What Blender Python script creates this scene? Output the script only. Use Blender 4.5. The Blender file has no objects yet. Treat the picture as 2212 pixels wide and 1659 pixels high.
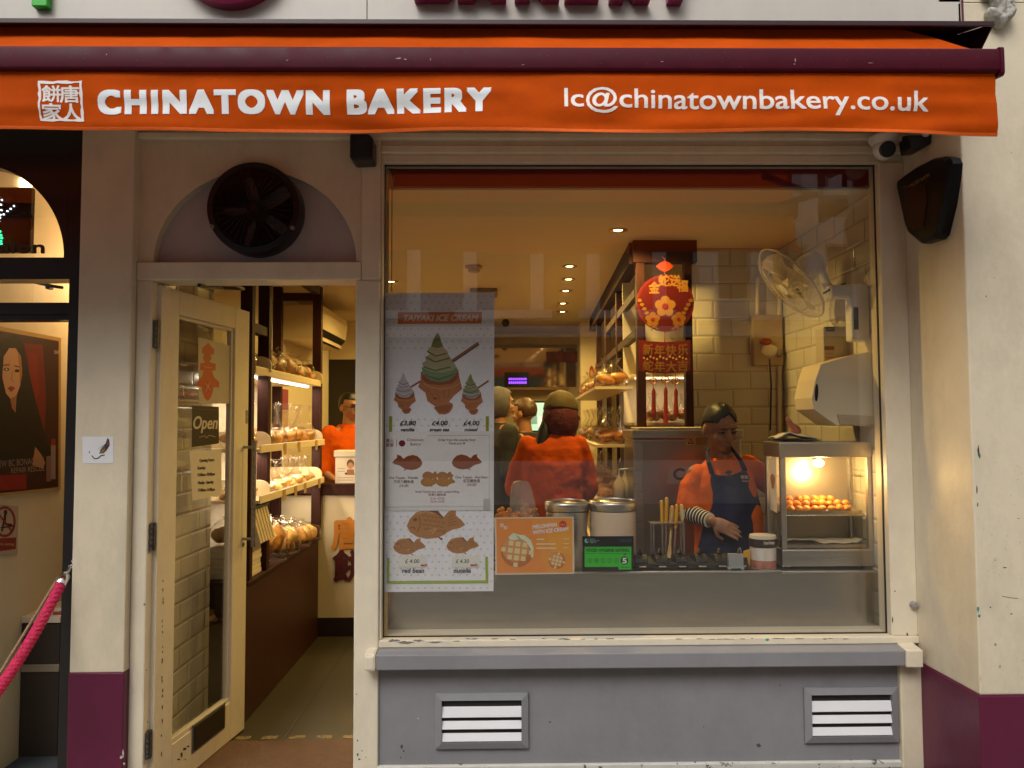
import bpy, bmesh, math, random
from mathutils import Vector, Matrix, Euler, noise as mnoise
random.seed(7)
R = math.radians
S = bpy.context.scene
COL = S.collection

# ------------------------------------------------------------------ camera
CAM_LOC = Vector((0.0, -3.1, 1.52))
FPX = 1661.0                       # focal length in units of a 2212 px wide frame
YAW, PITCH, ROLL = R(0.8), R(2.85), R(-0.24)
CAM_ROT = (Matrix.Rotation(-YAW, 3, 'Z') @ Matrix.Rotation(R(90) + PITCH, 3, 'X') @ Matrix.Rotation(ROLL, 3, 'Z'))
cam = bpy.data.cameras.new('camera')
cam.sensor_width = 36.0
cam.lens = 36.0 * FPX / 2212.0
cam.clip_start = 0.05
cam.clip_end = 2000
cam_o = bpy.data.objects.new('camera', cam)
cam_o.location = CAM_LOC
cam_o.rotation_euler = CAM_ROT.to_euler()
COL.objects.link(cam_o)
S.camera = cam_o

# ------------------------------------------------------------------ world, sun, exposure
SUN_EL, SUN_ROT = R(48), R(205)
w = bpy.data.worlds.new('World')
S.world = w
w.use_nodes = True
nt = w.node_tree
bg = nt.nodes['Background']
sky = nt.nodes.new('ShaderNodeTexSky')
sky.sky_type = 'NISHITA'
sky.sun_disc = False
sky.sun_elevation = SUN_EL
sky.sun_rotation = SUN_ROT
sky.dust_density = 6.0
hs = nt.nodes.new('ShaderNodeHueSaturation')   # overcast: the blue is washed out
hs.inputs['Saturation'].default_value = 0.12
nt.links.new(sky.outputs[0], hs.inputs['Color'])
nt.links.new(hs.outputs[0], bg.inputs['Color'])
bg.inputs['Strength'].default_value = 0.14
sl = bpy.data.lights.new('sun', 'SUN')
sl.energy = 0.6
sl.angle = R(25)
sl.color = (1.0, 0.93, 0.82)
so = bpy.data.objects.new('sun', sl)
sd = Vector((math.sin(SUN_ROT) * math.cos(SUN_EL), math.cos(SUN_ROT) * math.cos(SUN_EL), math.sin(SUN_EL)))
so.rotation_euler = sd.to_track_quat('Z', 'Y').to_euler()
so.location = (0, -6, 9)
COL.objects.link(so)
S.view_settings.view_transform = 'Standard'
S.view_settings.look = 'None'
S.view_settings.exposure = 0.12
S.view_settings.gamma = 1.0
S.cycles.max_bounces = 10
S.cycles.transparent_max_bounces = 24
S.cycles.diffuse_bounces = 4
S.cycles.glossy_bounces = 4
S.cycles.caustics_reflective = False
S.cycles.caustics_refractive = False
S.cycles.sample_clamp_indirect = 4.0
S.cycles.use_denoising = True

# ------------------------------------------------------------------ measuring helpers
def ray(u, v):
    return CAM_ROT @ Vector(((u - 1106.0) / FPX, -(v - 829.5) / FPX, -1.0))
def P(u, v, y):
    d = ray(u, v)
    return CAM_LOC + d * ((y - CAM_LOC.y) / d.y)
def X(u, v, y): return P(u, v, y).x
def Z(u, v, y): return P(u, v, y).z
def Pp(u, v, pt, n):
    d = ray(u, v)
    return CAM_LOC + d * ((Vector(pt) - CAM_LOC).dot(n) / d.dot(n))

# ------------------------------------------------------------------ materials
def lin(c):
    if isinstance(c, str):
        c = [int(c[i:i + 2], 16) / 255 for i in (0, 2, 4)]
        c = [x / 12.92 if x <= .04045 else ((x + .055) / 1.055) ** 2.4 for x in c]
    return tuple(c)
MATS = {}
def M(name, col=(.5, .5, .5), rough=.5, metal=0., var=.12, scale=6., bump=0., bscale=60., coat=0., chips=None, chip_t=.72, chip_s=9.,
      spec=.5, emit=None, estr=0., stretch=None, rvar=0., dirt=0., transl=0., orand=0.):
    if name in MATS: return MATS[name]
    m = bpy.data.materials.new(name)
    m.use_nodes = True
    n = m.node_tree.nodes; l = m.node_tree.links
    b = n['Principled BSDF']
    col = lin(col)
    b.inputs['Roughness'].default_value = rough
    b.inputs['Metallic'].default_value = metal
    b.inputs['Specular IOR Level'].default_value = spec
    if coat: b.inputs['Coat Weight'].default_value = coat; b.inputs['Coat Roughness'].default_value = .12
    tc = n.new('ShaderNodeTexCoord')
    vec = tc.outputs['Object']
    if stretch:
        mp = n.new('ShaderNodeMapping'); mp.inputs['Scale'].default_value = stretch
        l.new(vec, mp.inputs[0]); vec = mp.outputs[0]
    out = None
    if var > 0:
        nz = n.new('ShaderNodeTexNoise'); nz.inputs['Scale'].default_value = scale; nz.inputs['Detail'].default_value = 5; nz.inputs['Roughness'].default_value = .65
        l.new(vec, nz.inputs['Vector'])
        rp = n.new('ShaderNodeValToRGB')
        rp.color_ramp.elements[0].position = .3; rp.color_ramp.elements[1].position = .7
        rp.color_ramp.elements[0].color = tuple(max(0, c * (1 - var)) for c in col) + (1,)
        rp.color_ramp.elements[1].color = tuple(min(1, c * (1 + var * .6)) for c in col) + (1,)
        l.new(nz.outputs['Fac'], rp.inputs[0]); out = rp.outputs[0]
        if rvar:
            mr = n.new('ShaderNodeMapRange'); mr.inputs['To Min'].default_value = max(0, rough - rvar); mr.inputs['To Max'].default_value = min(1, rough + rvar)
            mr.inputs['From Min'].default_value = .3; mr.inputs['From Max'].default_value = .7
            l.new(nz.outputs['Fac'], mr.inputs['Value']); l.new(mr.outputs[0], b.inputs['Roughness'])
    if chips:
        n2 = n.new('ShaderNodeTexNoise'); n2.inputs['Scale'].default_value = chip_s; n2.inputs['Detail'].default_value = 8; n2.inputs['Roughness'].default_value = .7
        l.new(tc.outputs['Object'], n2.inputs['Vector'])
        r2 = n.new('ShaderNodeValToRGB'); r2.color_ramp.elements[0].position = chip_t; r2.color_ramp.elements[1].position = chip_t + .015
        l.new(n2.outputs['Fac'], r2.inputs[0])
        mx = n.new('ShaderNodeMix'); mx.data_type = 'RGBA'
        l.new(r2.outputs[0], mx.inputs['Factor'])
        if out: l.new(out, mx.inputs['A'])
        else: mx.inputs['A'].default_value = col + (1,)
        mx.inputs['B'].default_value = lin(chips) + (1,)
        out = mx.outputs['Result']
    if dirt:
        n3 = n.new('ShaderNodeTexNoise'); n3.inputs['Scale'].default_value = 1.7; n3.inputs['Detail'].default_value = 9; n3.inputs['Roughness'].default_value = .75
        mp3 = n.new('ShaderNodeMapping'); mp3.inputs['Scale'].default_value = (2.2, 2.2, 1.1); l.new(tc.outputs['Object'], mp3.inputs[0]); l.new(mp3.outputs[0], n3.inputs['Vector'])
        r3 = n.new('ShaderNodeValToRGB'); r3.color_ramp.elements[0].position = .45; r3.color_ramp.elements[1].position = .75
        l.new(n3.outputs['Fac'], r3.inputs[0])
        m3 = n.new('ShaderNodeMix'); m3.data_type = 'RGBA'
        mu = n.new('ShaderNodeMath'); mu.operation = 'MULTIPLY'; mu.inputs[1].default_value = dirt; l.new(r3.outputs[0], mu.inputs[0]); l.new(mu.outputs[0], m3.inputs['Factor'])
        if out: l.new(out, m3.inputs['A'])
        else: m3.inputs['A'].default_value = col + (1,)
        m3.inputs['B'].default_value = (.09, .075, .055, 1)
        out = m3.outputs['Result']
    if orand and out:                      # each bun of a batch baked a little differently
        oi = n.new('ShaderNodeObjectInfo'); mr_ = n.new('ShaderNodeMapRange'); mr_.inputs['To Min'].default_value = 1 - orand; mr_.inputs['To Max'].default_value = 1 + orand * .4
        l.new(oi.outputs['Random'], mr_.inputs['Value']); hv = n.new('ShaderNodeHueSaturation'); l.new(mr_.outputs[0], hv.inputs['Value']); l.new(out, hv.inputs['Color']); out = hv.outputs[0]
    if out: l.new(out, b.inputs['Base Color'])
    else: b.inputs['Base Color'].default_value = col + (1,)
    if bump:
        nb = n.new('ShaderNodeTexNoise'); nb.inputs['Scale'].default_value = bscale; nb.inputs['Detail'].default_value = 4
        l.new(vec, nb.inputs['Vector'])
        bp = n.new('ShaderNodeBump'); bp.inputs['Strength'].default_value = bump; bp.inputs['Distance'].default_value = .02
        l.new(nb.outputs['Fac'], bp.inputs['Height']); l.new(bp.outputs[0], b.inputs['Normal'])
    if emit:
        b.inputs['Emission Color'].default_value = lin(emit) + (1,); b.inputs['Emission Strength'].default_value = estr
    if transl:
        o_ = n['Material Output']; tb = n.new('ShaderNodeBsdfTranslucent'); tb.inputs[0].default_value = col + (1,); ms = n.new('ShaderNodeMixShader'); ms.inputs[0].default_value = transl
        l.new(b.outputs[0], ms.inputs[1]); l.new(tb.outputs[0], ms.inputs[2]); l.new(ms.outputs[0], o_.inputs[0])
    MATS[name] = m
    return m
def glassy(name, tint=(1, 1, 1), ior=1.5, rough=0.0, bump=0., bscale=30., refl=None, haze=0.):
    """thin sheet: what is not mirrored passes straight through"""
    if name in MATS: return MATS[name]
    m = bpy.data.materials.new(name); m.use_nodes = True
    n = m.node_tree.nodes; l = m.node_tree.links; n.clear()
    o = n.new('ShaderNodeOutputMaterial'); t = n.new('ShaderNodeBsdfTransparent'); t.inputs[0].default_value = tuple(tint) + (1,)
    g = n.new('ShaderNodeBsdfGlossy'); g.inputs['Roughness'].default_value = rough
    mx = n.new('ShaderNodeMixShader'); fr = n.new('ShaderNodeFresnel')
    ge = n.new('ShaderNodeNewGeometry'); mi = n.new('ShaderNodeMix'); mi.inputs['A'].default_value = ior; mi.inputs['B'].default_value = 1 / ior   # same mirror from both sides
    l.new(ge.outputs['Backfacing'], mi.inputs['Factor']); l.new(mi.outputs['Result'], fr.inputs['IOR'])
    l.new(fr.outputs[0], mx.inputs[0]); l.new(t.outputs[0], mx.inputs[1]); l.new(g.outputs[0], mx.inputs[2])
    last = mx
    if haze:
        d = n.new('ShaderNodeBsdfDiffuse'); d.inputs[0].default_value = (.85, .85, .83, 1)
        m2 = n.new('ShaderNodeMixShader'); m2.inputs[0].default_value = haze
        l.new(mx.outputs[0], m2.inputs[1]); l.new(d.outputs[0], m2.inputs[2]); last = m2
    if bump:
        nb = n.new('ShaderNodeTexNoise'); nb.inputs['Scale'].default_value = bscale; nb.inputs['Detail'].default_value = 3
        tc = n.new('ShaderNodeTexCoord'); l.new(tc.outputs['Object'], nb.inputs['Vector'])
        bp = n.new('ShaderNodeBump'); bp.inputs['Strength'].default_value = bump; bp.inputs['Distance'].default_value = .02
        l.new(nb.outputs['Fac'], bp.inputs['Height']); l.new(bp.outputs[0], g.inputs['Normal']); l.new(bp.outputs[0], fr.inputs['Normal'])
    l.new(last.outputs[0], o.inputs[0])
    MATS[name] = m
    return m
def glow(name, col, strength):
    if name in MATS: return MATS[name]
    m = bpy.data.materials.new(name); m.use_nodes = True
    n = m.node_tree.nodes; b = n['Principled BSDF']
    b.inputs['Base Color'].default_value = lin(col) + (1,)
    b.inputs['Emission Color'].default_value = lin(col) + (1,); b.inputs['Emission Strength'].default_value = strength
    MATS[name] = m
    return m
def tiles(name, axis, c1, c2, mortar, bw=.2, bh=.1, rough=.18):
    """glazed brick tile; axis 'x' for a wall that faces y, 'y' for one that faces x"""
    if name in MATS: return MATS[name]
    m = bpy.data.materials.new(name); m.use_nodes = True
    n = m.node_tree.nodes; l = m.node_tree.links; b = n['Principled BSDF']
    tc = n.new('ShaderNodeTexCoord'); sp = n.new('ShaderNodeSeparateXYZ'); cb = n.new('ShaderNodeCombineXYZ')
    l.new(tc.outputs['Object'], sp.inputs[0]); l.new(sp.outputs['X' if axis == 'x' else 'Y'], cb.inputs['X']); l.new(sp.outputs['Z'], cb.inputs['Y'])
    def brick(ms, sm):
        br = n.new('ShaderNodeTexBrick'); br.inputs['Scale'].default_value = 1
        br.inputs['Brick Width'].default_value = bw; br.inputs['Row Height'].default_value = bh
        br.inputs['Mortar Size'].default_value = ms; br.inputs['Mortar Smooth'].default_value = sm; br.inputs['Bias'].default_value = 0
        l.new(cb.outputs[0], br.inputs['Vector']); return br
    br = brick(.0022, .1)
    br.inputs['Color1'].default_value = lin(c1) + (1,); br.inputs['Color2'].default_value = lin(c2) + (1,); br.inputs['Mortar'].default_value = lin(mortar) + (1,)
    l.new(br.outputs['Color'], b.inputs['Base Color'])
    b2 = brick(.012, 1.0)
    bp = n.new('ShaderNodeBump'); bp.inputs['Strength'].default_value = .6; bp.inputs['Distance'].default_value = .006; bp.invert = True
    l.new(b2.outputs['Fac'], bp.inputs['Height']); l.new(bp.outputs[0], b.inputs['Normal'])
    b.inputs['Roughness'].default_value = rough
    MATS[name] = m
    return m
def ink(h, rough=.45):
    return M('ink_' + h, h, rough, var=.05, scale=20)

# ------------------------------------------------------------------ mesh builder
class MB:
    def __init__(self):
        self.v = []; self.f = []; self.mi = []; self.mats = []; self.k = 0; self.T = None
    def mat(self, m):
        if m not in self.mats: self.mats.append(m)
        self.k = self.mats.index(m); return self
    def add(self, vs, fs):
        o = len(self.v)
        for p in vs:
            p = Vector(p)
            self.v.append(self.T @ p if self.T else p)
        for f in fs:
            self.f.append([o + i for i in f]); self.mi.append(self.k)
        return self
    def box(self, x0, x1, y0, y1, z0, z1):
        return self.add([(x, y, z) for z in (z0, z1) for y in (y0, y1) for x in (x0, x1)],
                        [(0, 2, 3, 1), (4, 5, 7, 6), (0, 1, 5, 4), (2, 6, 7, 3), (0, 4, 6, 2), (1, 3, 7, 5)])
    def hexa(self, a, b):
        """two matching quads -> closed solid"""
        return self.add(list(a) + list(b), [(0, 1, 2, 3), (7, 6, 5, 4), (0, 4, 5, 1), (1, 5, 6, 2), (2, 6, 7, 3), (3, 7, 4, 0)])
    def poly(self, pts): return self.add(pts, [tuple(range(len(pts)))])
    def prism(self, pts, plane, a, b):
        n = len(pts)
        def q(p, h):
            return (p[0], h, p[1]) if plane == 'xz' else ((p[0], p[1], h) if plane == 'xy' else (h, p[0], p[1]))
        return self.add([q(p, a) for p in pts] + [q(p, b) for p in pts],
                        [tuple(range(n)), tuple(range(2 * n - 1, n - 1, -1))] + [(i, (i + 1) % n, n + (i + 1) % n, n + i) for i in range(n)])
    def loft(self, rings, cap=True, closed=False):
        n = len(rings[0]); vs = [p for r in rings for p in r]; fs = []
        for j in range(len(rings) - 1):
            for i in range(n):
                fs.append((j * n + i, j * n + (i + 1) % n, (j + 1) * n + (i + 1) % n, (j + 1) * n + i))
        if cap:
            fs.append(tuple(range(n - 1, -1, -1))); fs.append(tuple((len(rings) - 1) * n + i for i in range(n)))
        return self.add(vs, fs)
    def tube(self, pts, r, n=8, cap=True, flat=1.0):
        pts = [Vector(p) for p in pts]; rings = []
        up = None
        for i, p in enumerate(pts):
            d = (pts[min(i + 1, len(pts) - 1)] - pts[max(i - 1, 0)])
            d = d.normalized() if d.length > 1e-9 else Vector((0, 0, 1))
            if up is None:
                up = Vector((0, 0, 1)) if abs(d.z) < .9 else Vector((1, 0, 0))
            s = d.cross(up).normalized(); up = s.cross(d).normalized()
            rr = r[i] if isinstance(r, (list, tuple)) else r
            rings.append([p + s * (math.cos(2 * math.pi * k / n) * rr) + up * (math.sin(2 * math.pi * k / n) * rr * flat) for k in range(n)])
        return self.loft(rings, cap)
    def lathe(self, prof, c=(0, 0, 0), axis='z', n=24, cap=True):
        rings = []; c = Vector(c)
        for r, h in prof:
            ring = []
            for k in range(n):
                a = 2 * math.pi * k / n; x, y = math.cos(a) * r, math.sin(a) * r
                ring.append(c + (Vector((x, y, h)) if axis == 'z' else (Vector((x, h, y)) if axis == 'y' else Vector((h, x, y)))))
            rings.append(ring)
        return self.loft(rings, cap)
    def ell(self, c, r, n=16, m=10, rot=None, lump=0., ls=6., seed=0.):
        c = Vector(c); rings = []
        if not isinstance(r, (tuple, list, Vector)): r = (r, r, r)
        for j in range(m + 1):
            t = math.pi * j / m; ring = []
            for k in range(n):
                a = 2 * math.pi * k / n
                st = max(math.sin(t), .01)
                p = Vector((math.cos(a) * st * r[0], math.sin(a) * st * r[1], -math.cos(t) * r[2]))
                if lump: p *= 1 + lump * mnoise.noise((p + Vector((seed, seed * 1.7, 0))) * ls)
                if rot: p = rot @ p
                ring.append(c + p)
            rings.append(ring)
        return self.loft(rings, True)
    def grid(self, fn, nu, nv):
        vs = [fn(i / nu, j / nv) for j in range(nv + 1) for i in range(nu + 1)]
        return self.add(vs, [(j * (nu + 1) + i, j * (nu + 1) + i + 1, (j + 1) * (nu + 1) + i + 1, (j + 1) * (nu + 1) + i) for j in range(nv) for i in range(nu)])
ORG = {}
def link(name, mb, mat=None, parent=None, smooth=None, bevel=0., org=None, fix=True, mods=None):
    me = bpy.data.meshes.new(name)
    if parent is not None: o0 = ORG[parent.as_pointer()]
    elif org is not None: o0 = Vector(org)
    else:
        xs = [p.x for p in mb.v]; ys = [p.y for p in mb.v]; zs = [p.z for p in mb.v]
        o0 = Vector(((min(xs) + max(xs)) / 2, (min(ys) + max(ys)) / 2, min(zs)))
    me.from_pydata([tuple(p - o0) for p in mb.v], [], mb.f)
    for m in (mb.mats or [mat]): me.materials.append(m)
    if mb.mats: me.polygons.foreach_set('material_index', mb.mi)
    if fix:
        bm = bmesh.new(); bm.from_mesh(me); bmesh.ops.recalc_face_normals(bm, faces=bm.faces); bm.to_mesh(me); bm.free()
    if smooth is not None:
        me.shade_smooth(); me.set_sharp_from_angle(angle=R(smooth))
    me.update()
    o = bpy.data.objects.new(name, me); COL.objects.link(o)
    ORG[o.as_pointer()] = o0
    if parent is not None: o.parent = parent
    else: o.location = o0
    if bevel:
        b = o.modifiers.new('bevel', 'BEVEL'); b.width = bevel; b.segments = 2; b.limit_method = 'ANGLE'; b.angle_limit = R(40)
        b.harden_normals = False
    return o
def thing(name, label, cat, loc, group=None):
    o = bpy.data.objects.new(name, None); COL.objects.link(o); o.empty_display_size = .1
    o.location = loc; ORG[o.as_pointer()] = Vector(loc)
    return tag(o, label, cat, group)
def tag(o, label, cat, group=None):
    o['label'] = label; o['category'] = cat
    if group: o['group'] = group
    return o
def struct(o, kind='structure'):
    o['kind'] = kind; return o
def one(name, mb, mat, label, cat, group=None, **k):
    return tag(link(name, mb, mat, **k), label, cat, group)
def dup(root, loc, rz=0., label=None, scale=None):
    r = root.copy(); COL.objects.link(r); r.location = loc
    if rz: r.rotation_euler = (0, 0, rz)
    if scale: r.scale = scale
    if label: r['label'] = label
    for ch in list(root.children):
        c = ch.copy(); COL.objects.link(c); c.parent = r
        for g in ch.children:
            d = g.copy(); COL.objects.link(d); d.parent = c
    return r

# ------------------------------------------------------------------ lettering and flat print
_TC = {}
def glyphs(s, shear=0., space=1.):
    key = (s, shear, space)
    if key not in _TC:
        c = bpy.data.curves.new('t', 'FONT'); c.body = s; c.shear = shear; c.space_character = space; c.resolution_u = 4
        o = bpy.data.objects.new('t', c); me = o.to_mesh()
        vs = [(p.co.x, p.co.y) for p in me.vertices]; fs = [tuple(q.vertices) for q in me.polygons]
        o.to_mesh_clear(); bpy.data.objects.remove(o); bpy.data.curves.remove(c)
        _TC[key] = (vs, fs)
    return _TC[key]
class Print:
    """flat artwork measured in picture units on one real plane"""
    def __init__(self, pt, n, eps=.0003):
        self.pt = Vector(pt); self.n = Vector(n).normalized(); self.mb = MB(); self.eps = eps; self.k = 0
    def at(self, u, v): return Pp(u, v, self.pt + self.n * (self.eps * self.k), self.n)
    def poly(self, pts, col, inc=.15):
        self.mb.mat(ink(col)); self.mb.poly([self.at(u, v) for u, v in pts]); self.k += inc; return self
    def up(self): self.k += 1; return self
    def rect(self, u0, v0, u1, v1, col): return self.poly([(u0, v0), (u1, v0), (u1, v1), (u0, v1)], col)
    def disc(self, u, v, ru, rv, col, n=20, a=0., inc=.15):
        ca, sa = math.cos(a), math.sin(a)
        return self.poly([(u + math.cos(2 * math.pi * i / n) * ru * ca - math.sin(2 * math.pi * i / n) * rv * sa,
                           v + math.cos(2 * math.pi * i / n) * ru * sa + math.sin(2 * math.pi * i / n) * rv * ca) for i in range(n)], col, inc)
    def line(self, pts, w, col):
        for (a, b), (c, d) in zip(pts, pts[1:]):
            L = math.hypot(c - a, d - b) or 1; nx, ny = -(d - b) / L * w / 2, (c - a) / L * w / 2
            self.poly([(a + nx, b + ny), (c + nx, d + ny), (c - nx, d - ny), (a - nx, b - ny)], col)
        return self
    def text(self, s, u0, u1, base, h, col, bold=0., shear=0., rot=0., slope=0., space=1., bend=None):
        vs, fs = glyphs(s, shear, space)
        x0 = min(p[0] for p in vs); x1 = max(p[0] for p in vs)
        cap = .70 if all(ord(ch) < 0x2e80 for ch in s) else .85
        sx = (u1 - u0) / (x1 - x0) if u1 else h / cap
        sy = h / cap
        self.mb.mat(ink(col))
        offs = [(0, 0)]
        if bold: offs += [(math.cos(i * math.pi / 4) * bold, math.sin(i * math.pi / 4) * bold) for i in range(8)]
        for i, (dx, dy) in enumerate(offs):
            kk = self.k; self.k = kk + i * .08
            out = []
            for x, y in vs:
                u = (x - x0) * sx + dx; v = -y * sy + dy + slope * u
                if rot: u, v = u * math.cos(rot) - v * math.sin(rot), u * math.sin(rot) + v * math.cos(rot)
                if bend: v += bend(u0 + u)
                out.append(self.at(u0 + u, base + v))
            self.mb.add(out, fs); self.k = kk
        return self
    def build(self, name, parent=None, **k):
        return link(name, self.mb, None, parent, fix=False, **k)
# ================================================================== materials
cream = M('cream_paint', (.69, .60, .445), .45, var=.07, scale=3, bump=.06, bscale=40, chips=(.10, .12, .11), chip_t=.725, chip_s=7, dirt=.24)
cream2 = M('cream_woodwork', (.73, .645, .495), .38, var=.06, scale=4, bump=.05, bscale=30, chips=(.16, .18, .15), chip_t=.715, chip_s=12, dirt=.2)
maroon = M('maroon_paint', (.105, .007, .036), .38, var=.12, scale=5, bump=.05, bscale=40, chips=(.35, .25, .25), chip_t=.76, chip_s=9)
maroon_metal = M('maroon_metal', (.070, .002, .012), .5, var=.15, scale=14, spec=.2, chips=(.4, .3, .3), chip_t=.775, chip_s=22, rvar=.1)
greyp = M('grey_paint', (.235, .23, .245), .42, var=.1, scale=4, bump=.05, bscale=30, chips=(.10, .08, .07), chip_t=.765, chip_s=13, dirt=.2)
black = M('black_plastic', (.006, .006, .007), .35, var=.2, scale=20)
black_frame = M('black_gloss_paint', (.008, .006, .006), .35, var=.3, scale=10, coat=.2)
orange = M('orange_canvas', (.70, .094, .0012), .85, var=.2, scale=4, bump=.35, bscale=9, spec=.15, transl=.3)
white_pl = M('white_plastic', (.72, .70, .66), .35, var=.05, scale=10)
steel = M('brushed_steel', (.50, .485, .46), .34, 1., var=.1, scale=6, stretch=(.3, 3, 40), rvar=.09)
steel_panel = M('satin_steel_panel', (.47, .44, .40), .25, 1., var=.02, scale=3, stretch=(1.5, 1, .6))
chrome = M('chrome', (.75, .74, .72), .12, 1., var=0)
darkwood = M('dark_red_wood', (.034, .008, .005), .6, var=.35, scale=5, stretch=(12, 12, 1.2), spec=.2)
brownwood = M('brown_panel_wood', (.042, .011, .005), .5, var=.3, scale=5, stretch=(2, 2, 9), spec=.3)
glass = glassy('window_glass', (.985, .985, .975), 1.72)
stone = M('carved_stone', (.42, .40, .35), .8, var=.3, scale=22, bump=.5, bscale=60)

# ================================================================== ground and street
g = MB().mat(M('pavement_stone', (.26, .235, .20), .7, var=.35, scale=2, bump=.2, bscale=50))
g.poly([(-60, -60, 0), (60, -60, 0), (60, 30, 0), (-60, 30, 0)])
struct(link('pavement', g, org=(0, 0, 0)))

# the terrace across the street; the window glass mirrors it
ob = thing('terrace_house', 'tall brick terrace across the street with white window surrounds', 'building', (0, -12, 0))
brk = tiles('street_brick', 'x', (.16, .085, .05), (.12, .06, .04), (.22, .19, .16), .225, .075, .8)
t = MB().mat(brk).box(-14, 14, -18, -11.2, 0, 7.6); link('wall', t, None, ob)
whitest = M('white_render', (.85, .83, .82), .6, var=.1, scale=3)
wnd = M('dark_window_pane', (.02, .025, .03), .08)
for fl, z0 in enumerate((3.6, 5.9)):
    for i in range(9):
        xx = -12 + i * 2.3 + .55
        f = MB().mat(whitest)
        f.box(xx - .75, xx - .5, -11.2, -11.05, z0, z0 + 1.5).box(xx + .5, xx + .75, -11.2, -11.05, z0, z0 + 1.5)
        f.box(xx - .85, xx + .85, -11.2, -11.0, z0 + 1.5, z0 + 1.75).box(xx - .9, xx + .9, -11.2, -10.95, z0 - .15, z0)
        fo = link('window', f, None, ob)
        link('pane', MB().mat(wnd).box(xx - .5, xx + .5, -11.199, -11.15, z0, z0 + 1.5), None, fo)
t = MB().mat(whitest).box(-14, 14, -11.2, -11.0, 3.1, 3.3).box(-14, 14, -11.2, -10.9, 7.45, 7.9); link('cornice', t, None, ob)
t = MB().mat(whitest).box(-14, 14, -11.2, -11.1, 0, .8); link('plinth', t, None, ob)
t = MB().mat(whitest)
for a, b, c, d in ((3.6, 6.9, 3.35, 3.75), (3.6, 6.9, 4.75, 5.15), (3.6, 3.95, 3.75, 4.75), (4.55, 4.95, 3.75, 4.75), (5.6, 5.95, 3.75, 4.75), (6.5, 6.9, 3.75, 4.75), (5.5, 5.8, 5.15, 6.6), (6.55, 6.9, 5.15, 6.6)): t.box(a, b, -11.04, -10.6, c, d)
t.box(3.6, 6.9, -11.2, -10.7, 3.3, 3.34); bay = link('white_bay', t, None, ob)
for a, b in ((3.95, 4.55), (4.95, 5.6), (5.95, 6.5)): link('pane', MB().mat(wnd).box(a, b, -10.9, -10.86, 3.75, 4.75), None, bay)
for i, cc in enumerate(((.3, .04, .04), (.55, .5, .42), (.06, .16, .1), (.5, .2, .05), (.4, .36, .34))):
    t = MB().mat(M('shop_panel_%d' % i, cc, .5)).box(-13 + i * 5.3, -8.2 + i * 5.3, -11.2, -11.12, 2.4, 3.05); link('shop_board', t, None, ob)
    t = MB().mat(wnd).box(-12.8 + i * 5.3, -8.4 + i * 5.3, -11.2, -11.14, .85, 2.35); link('shop_pane', t, None, ob)

# ================================================================== the bakery front
sf = thing('shopfront', 'cream painted bakery front with wide window, grey base panel and maroon pilaster feet', 'shopfront', (0, 0, 0))
SOF = 2.735
YF = -.38
xl0, xl1 = X(163, 900, -.05), X(279, 900, -.05)
zm = Z(215, 1453, -.05)
link('pilaster', MB().mat(cream).box(xl0, xl1, -.05, .14, zm, SOF - .001), None, sf, bevel=.004)
link('pilaster_foot', MB().mat(maroon).box(xl0 - .002, xl1 + .002, -.053, .14, 0, zm), None, sf, bevel=.004)
xj0, xj1 = xl1, X(322, 1100, 0)
link('door_jamb', MB().mat(cream2).box(xj0, xj1, -.012, .12, 0, Z(300, 606, 0)), None, sf, bevel=.006)
xm0, xm1 = X(767, 1050, 0), X(820, 1050, 0)
zl0, zl1 = Z(550, 606, 0), Z(550, 567, 0)
link('mullion', MB().mat(cream2).box(xm0, xm1, -.012, .12, 0, zl0).box(X(782, 420, 0), xm1, -.0121, .1, zl0, SOF), None, sf, bevel=.006)
link('door_lintel', MB().mat(cream2).box(xj0, X(782, 500, 0) - .001, -.016, .12, zl0, zl1), None, sf, bevel=.005)
# wall over the door with its arched recess
xa, za = X(551, 566, 0), zl1
ra, rb = X(770, 560, 0) - xa, Z(551, 368, 0) - za
wx0, wx1, wz1 = xj0, X(782, 420, 0) - .001, SOF
t = MB().mat(cream); n = 40
arc = []; out = []
for i in range(n + 1):
    a = math.pi * i / n; ca, sa = math.cos(a), math.sin(a)
    arc.append((xa + ca * ra, za + sa * rb))
    k = min(((wx1 - xa) / ca) if ca > 1e-6 else ((wx0 - xa) / ca if ca < -1e-6 else 9), (wz1 - za) / sa if sa > 1e-6 else 9)
    out.append((xa + ca * k, za + sa * k))
# include the two upper corners
for i in range(n):
    a, b, c, d = arc[i], arc[i + 1], out[i + 1], out[i]
    pts = [a, d]
    for cx in ((wx1, wz1), (wx0, wz1)):
        if (abs(d[0] - wx1) < 1e-6 and abs(c[1] - wz1) < 1e-6 and cx[0] == wx1 and abs(c[0] - wx1) > 1e-6) or \
           (abs(d[1] - wz1) < 1e-6 and abs(c[0] - wx0) < 1e-6 and cx[0] == wx0 and abs(d[0] - wx0) > 1e-6): pts.append(cx)
    pts += [c, b]
    t.prism(pts, 'xz', 0, .06)
link('arch_wall', t, None, sf)
t = MB().mat(M('lilac_grey_board', (.47, .42, .43), .5, var=.08, scale=4, dirt=.2)).box(xa - ra - .02, xa + ra + .02, .045, .1, za, za + rb + .02)
link('arch_panel', t, None, sf)
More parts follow.
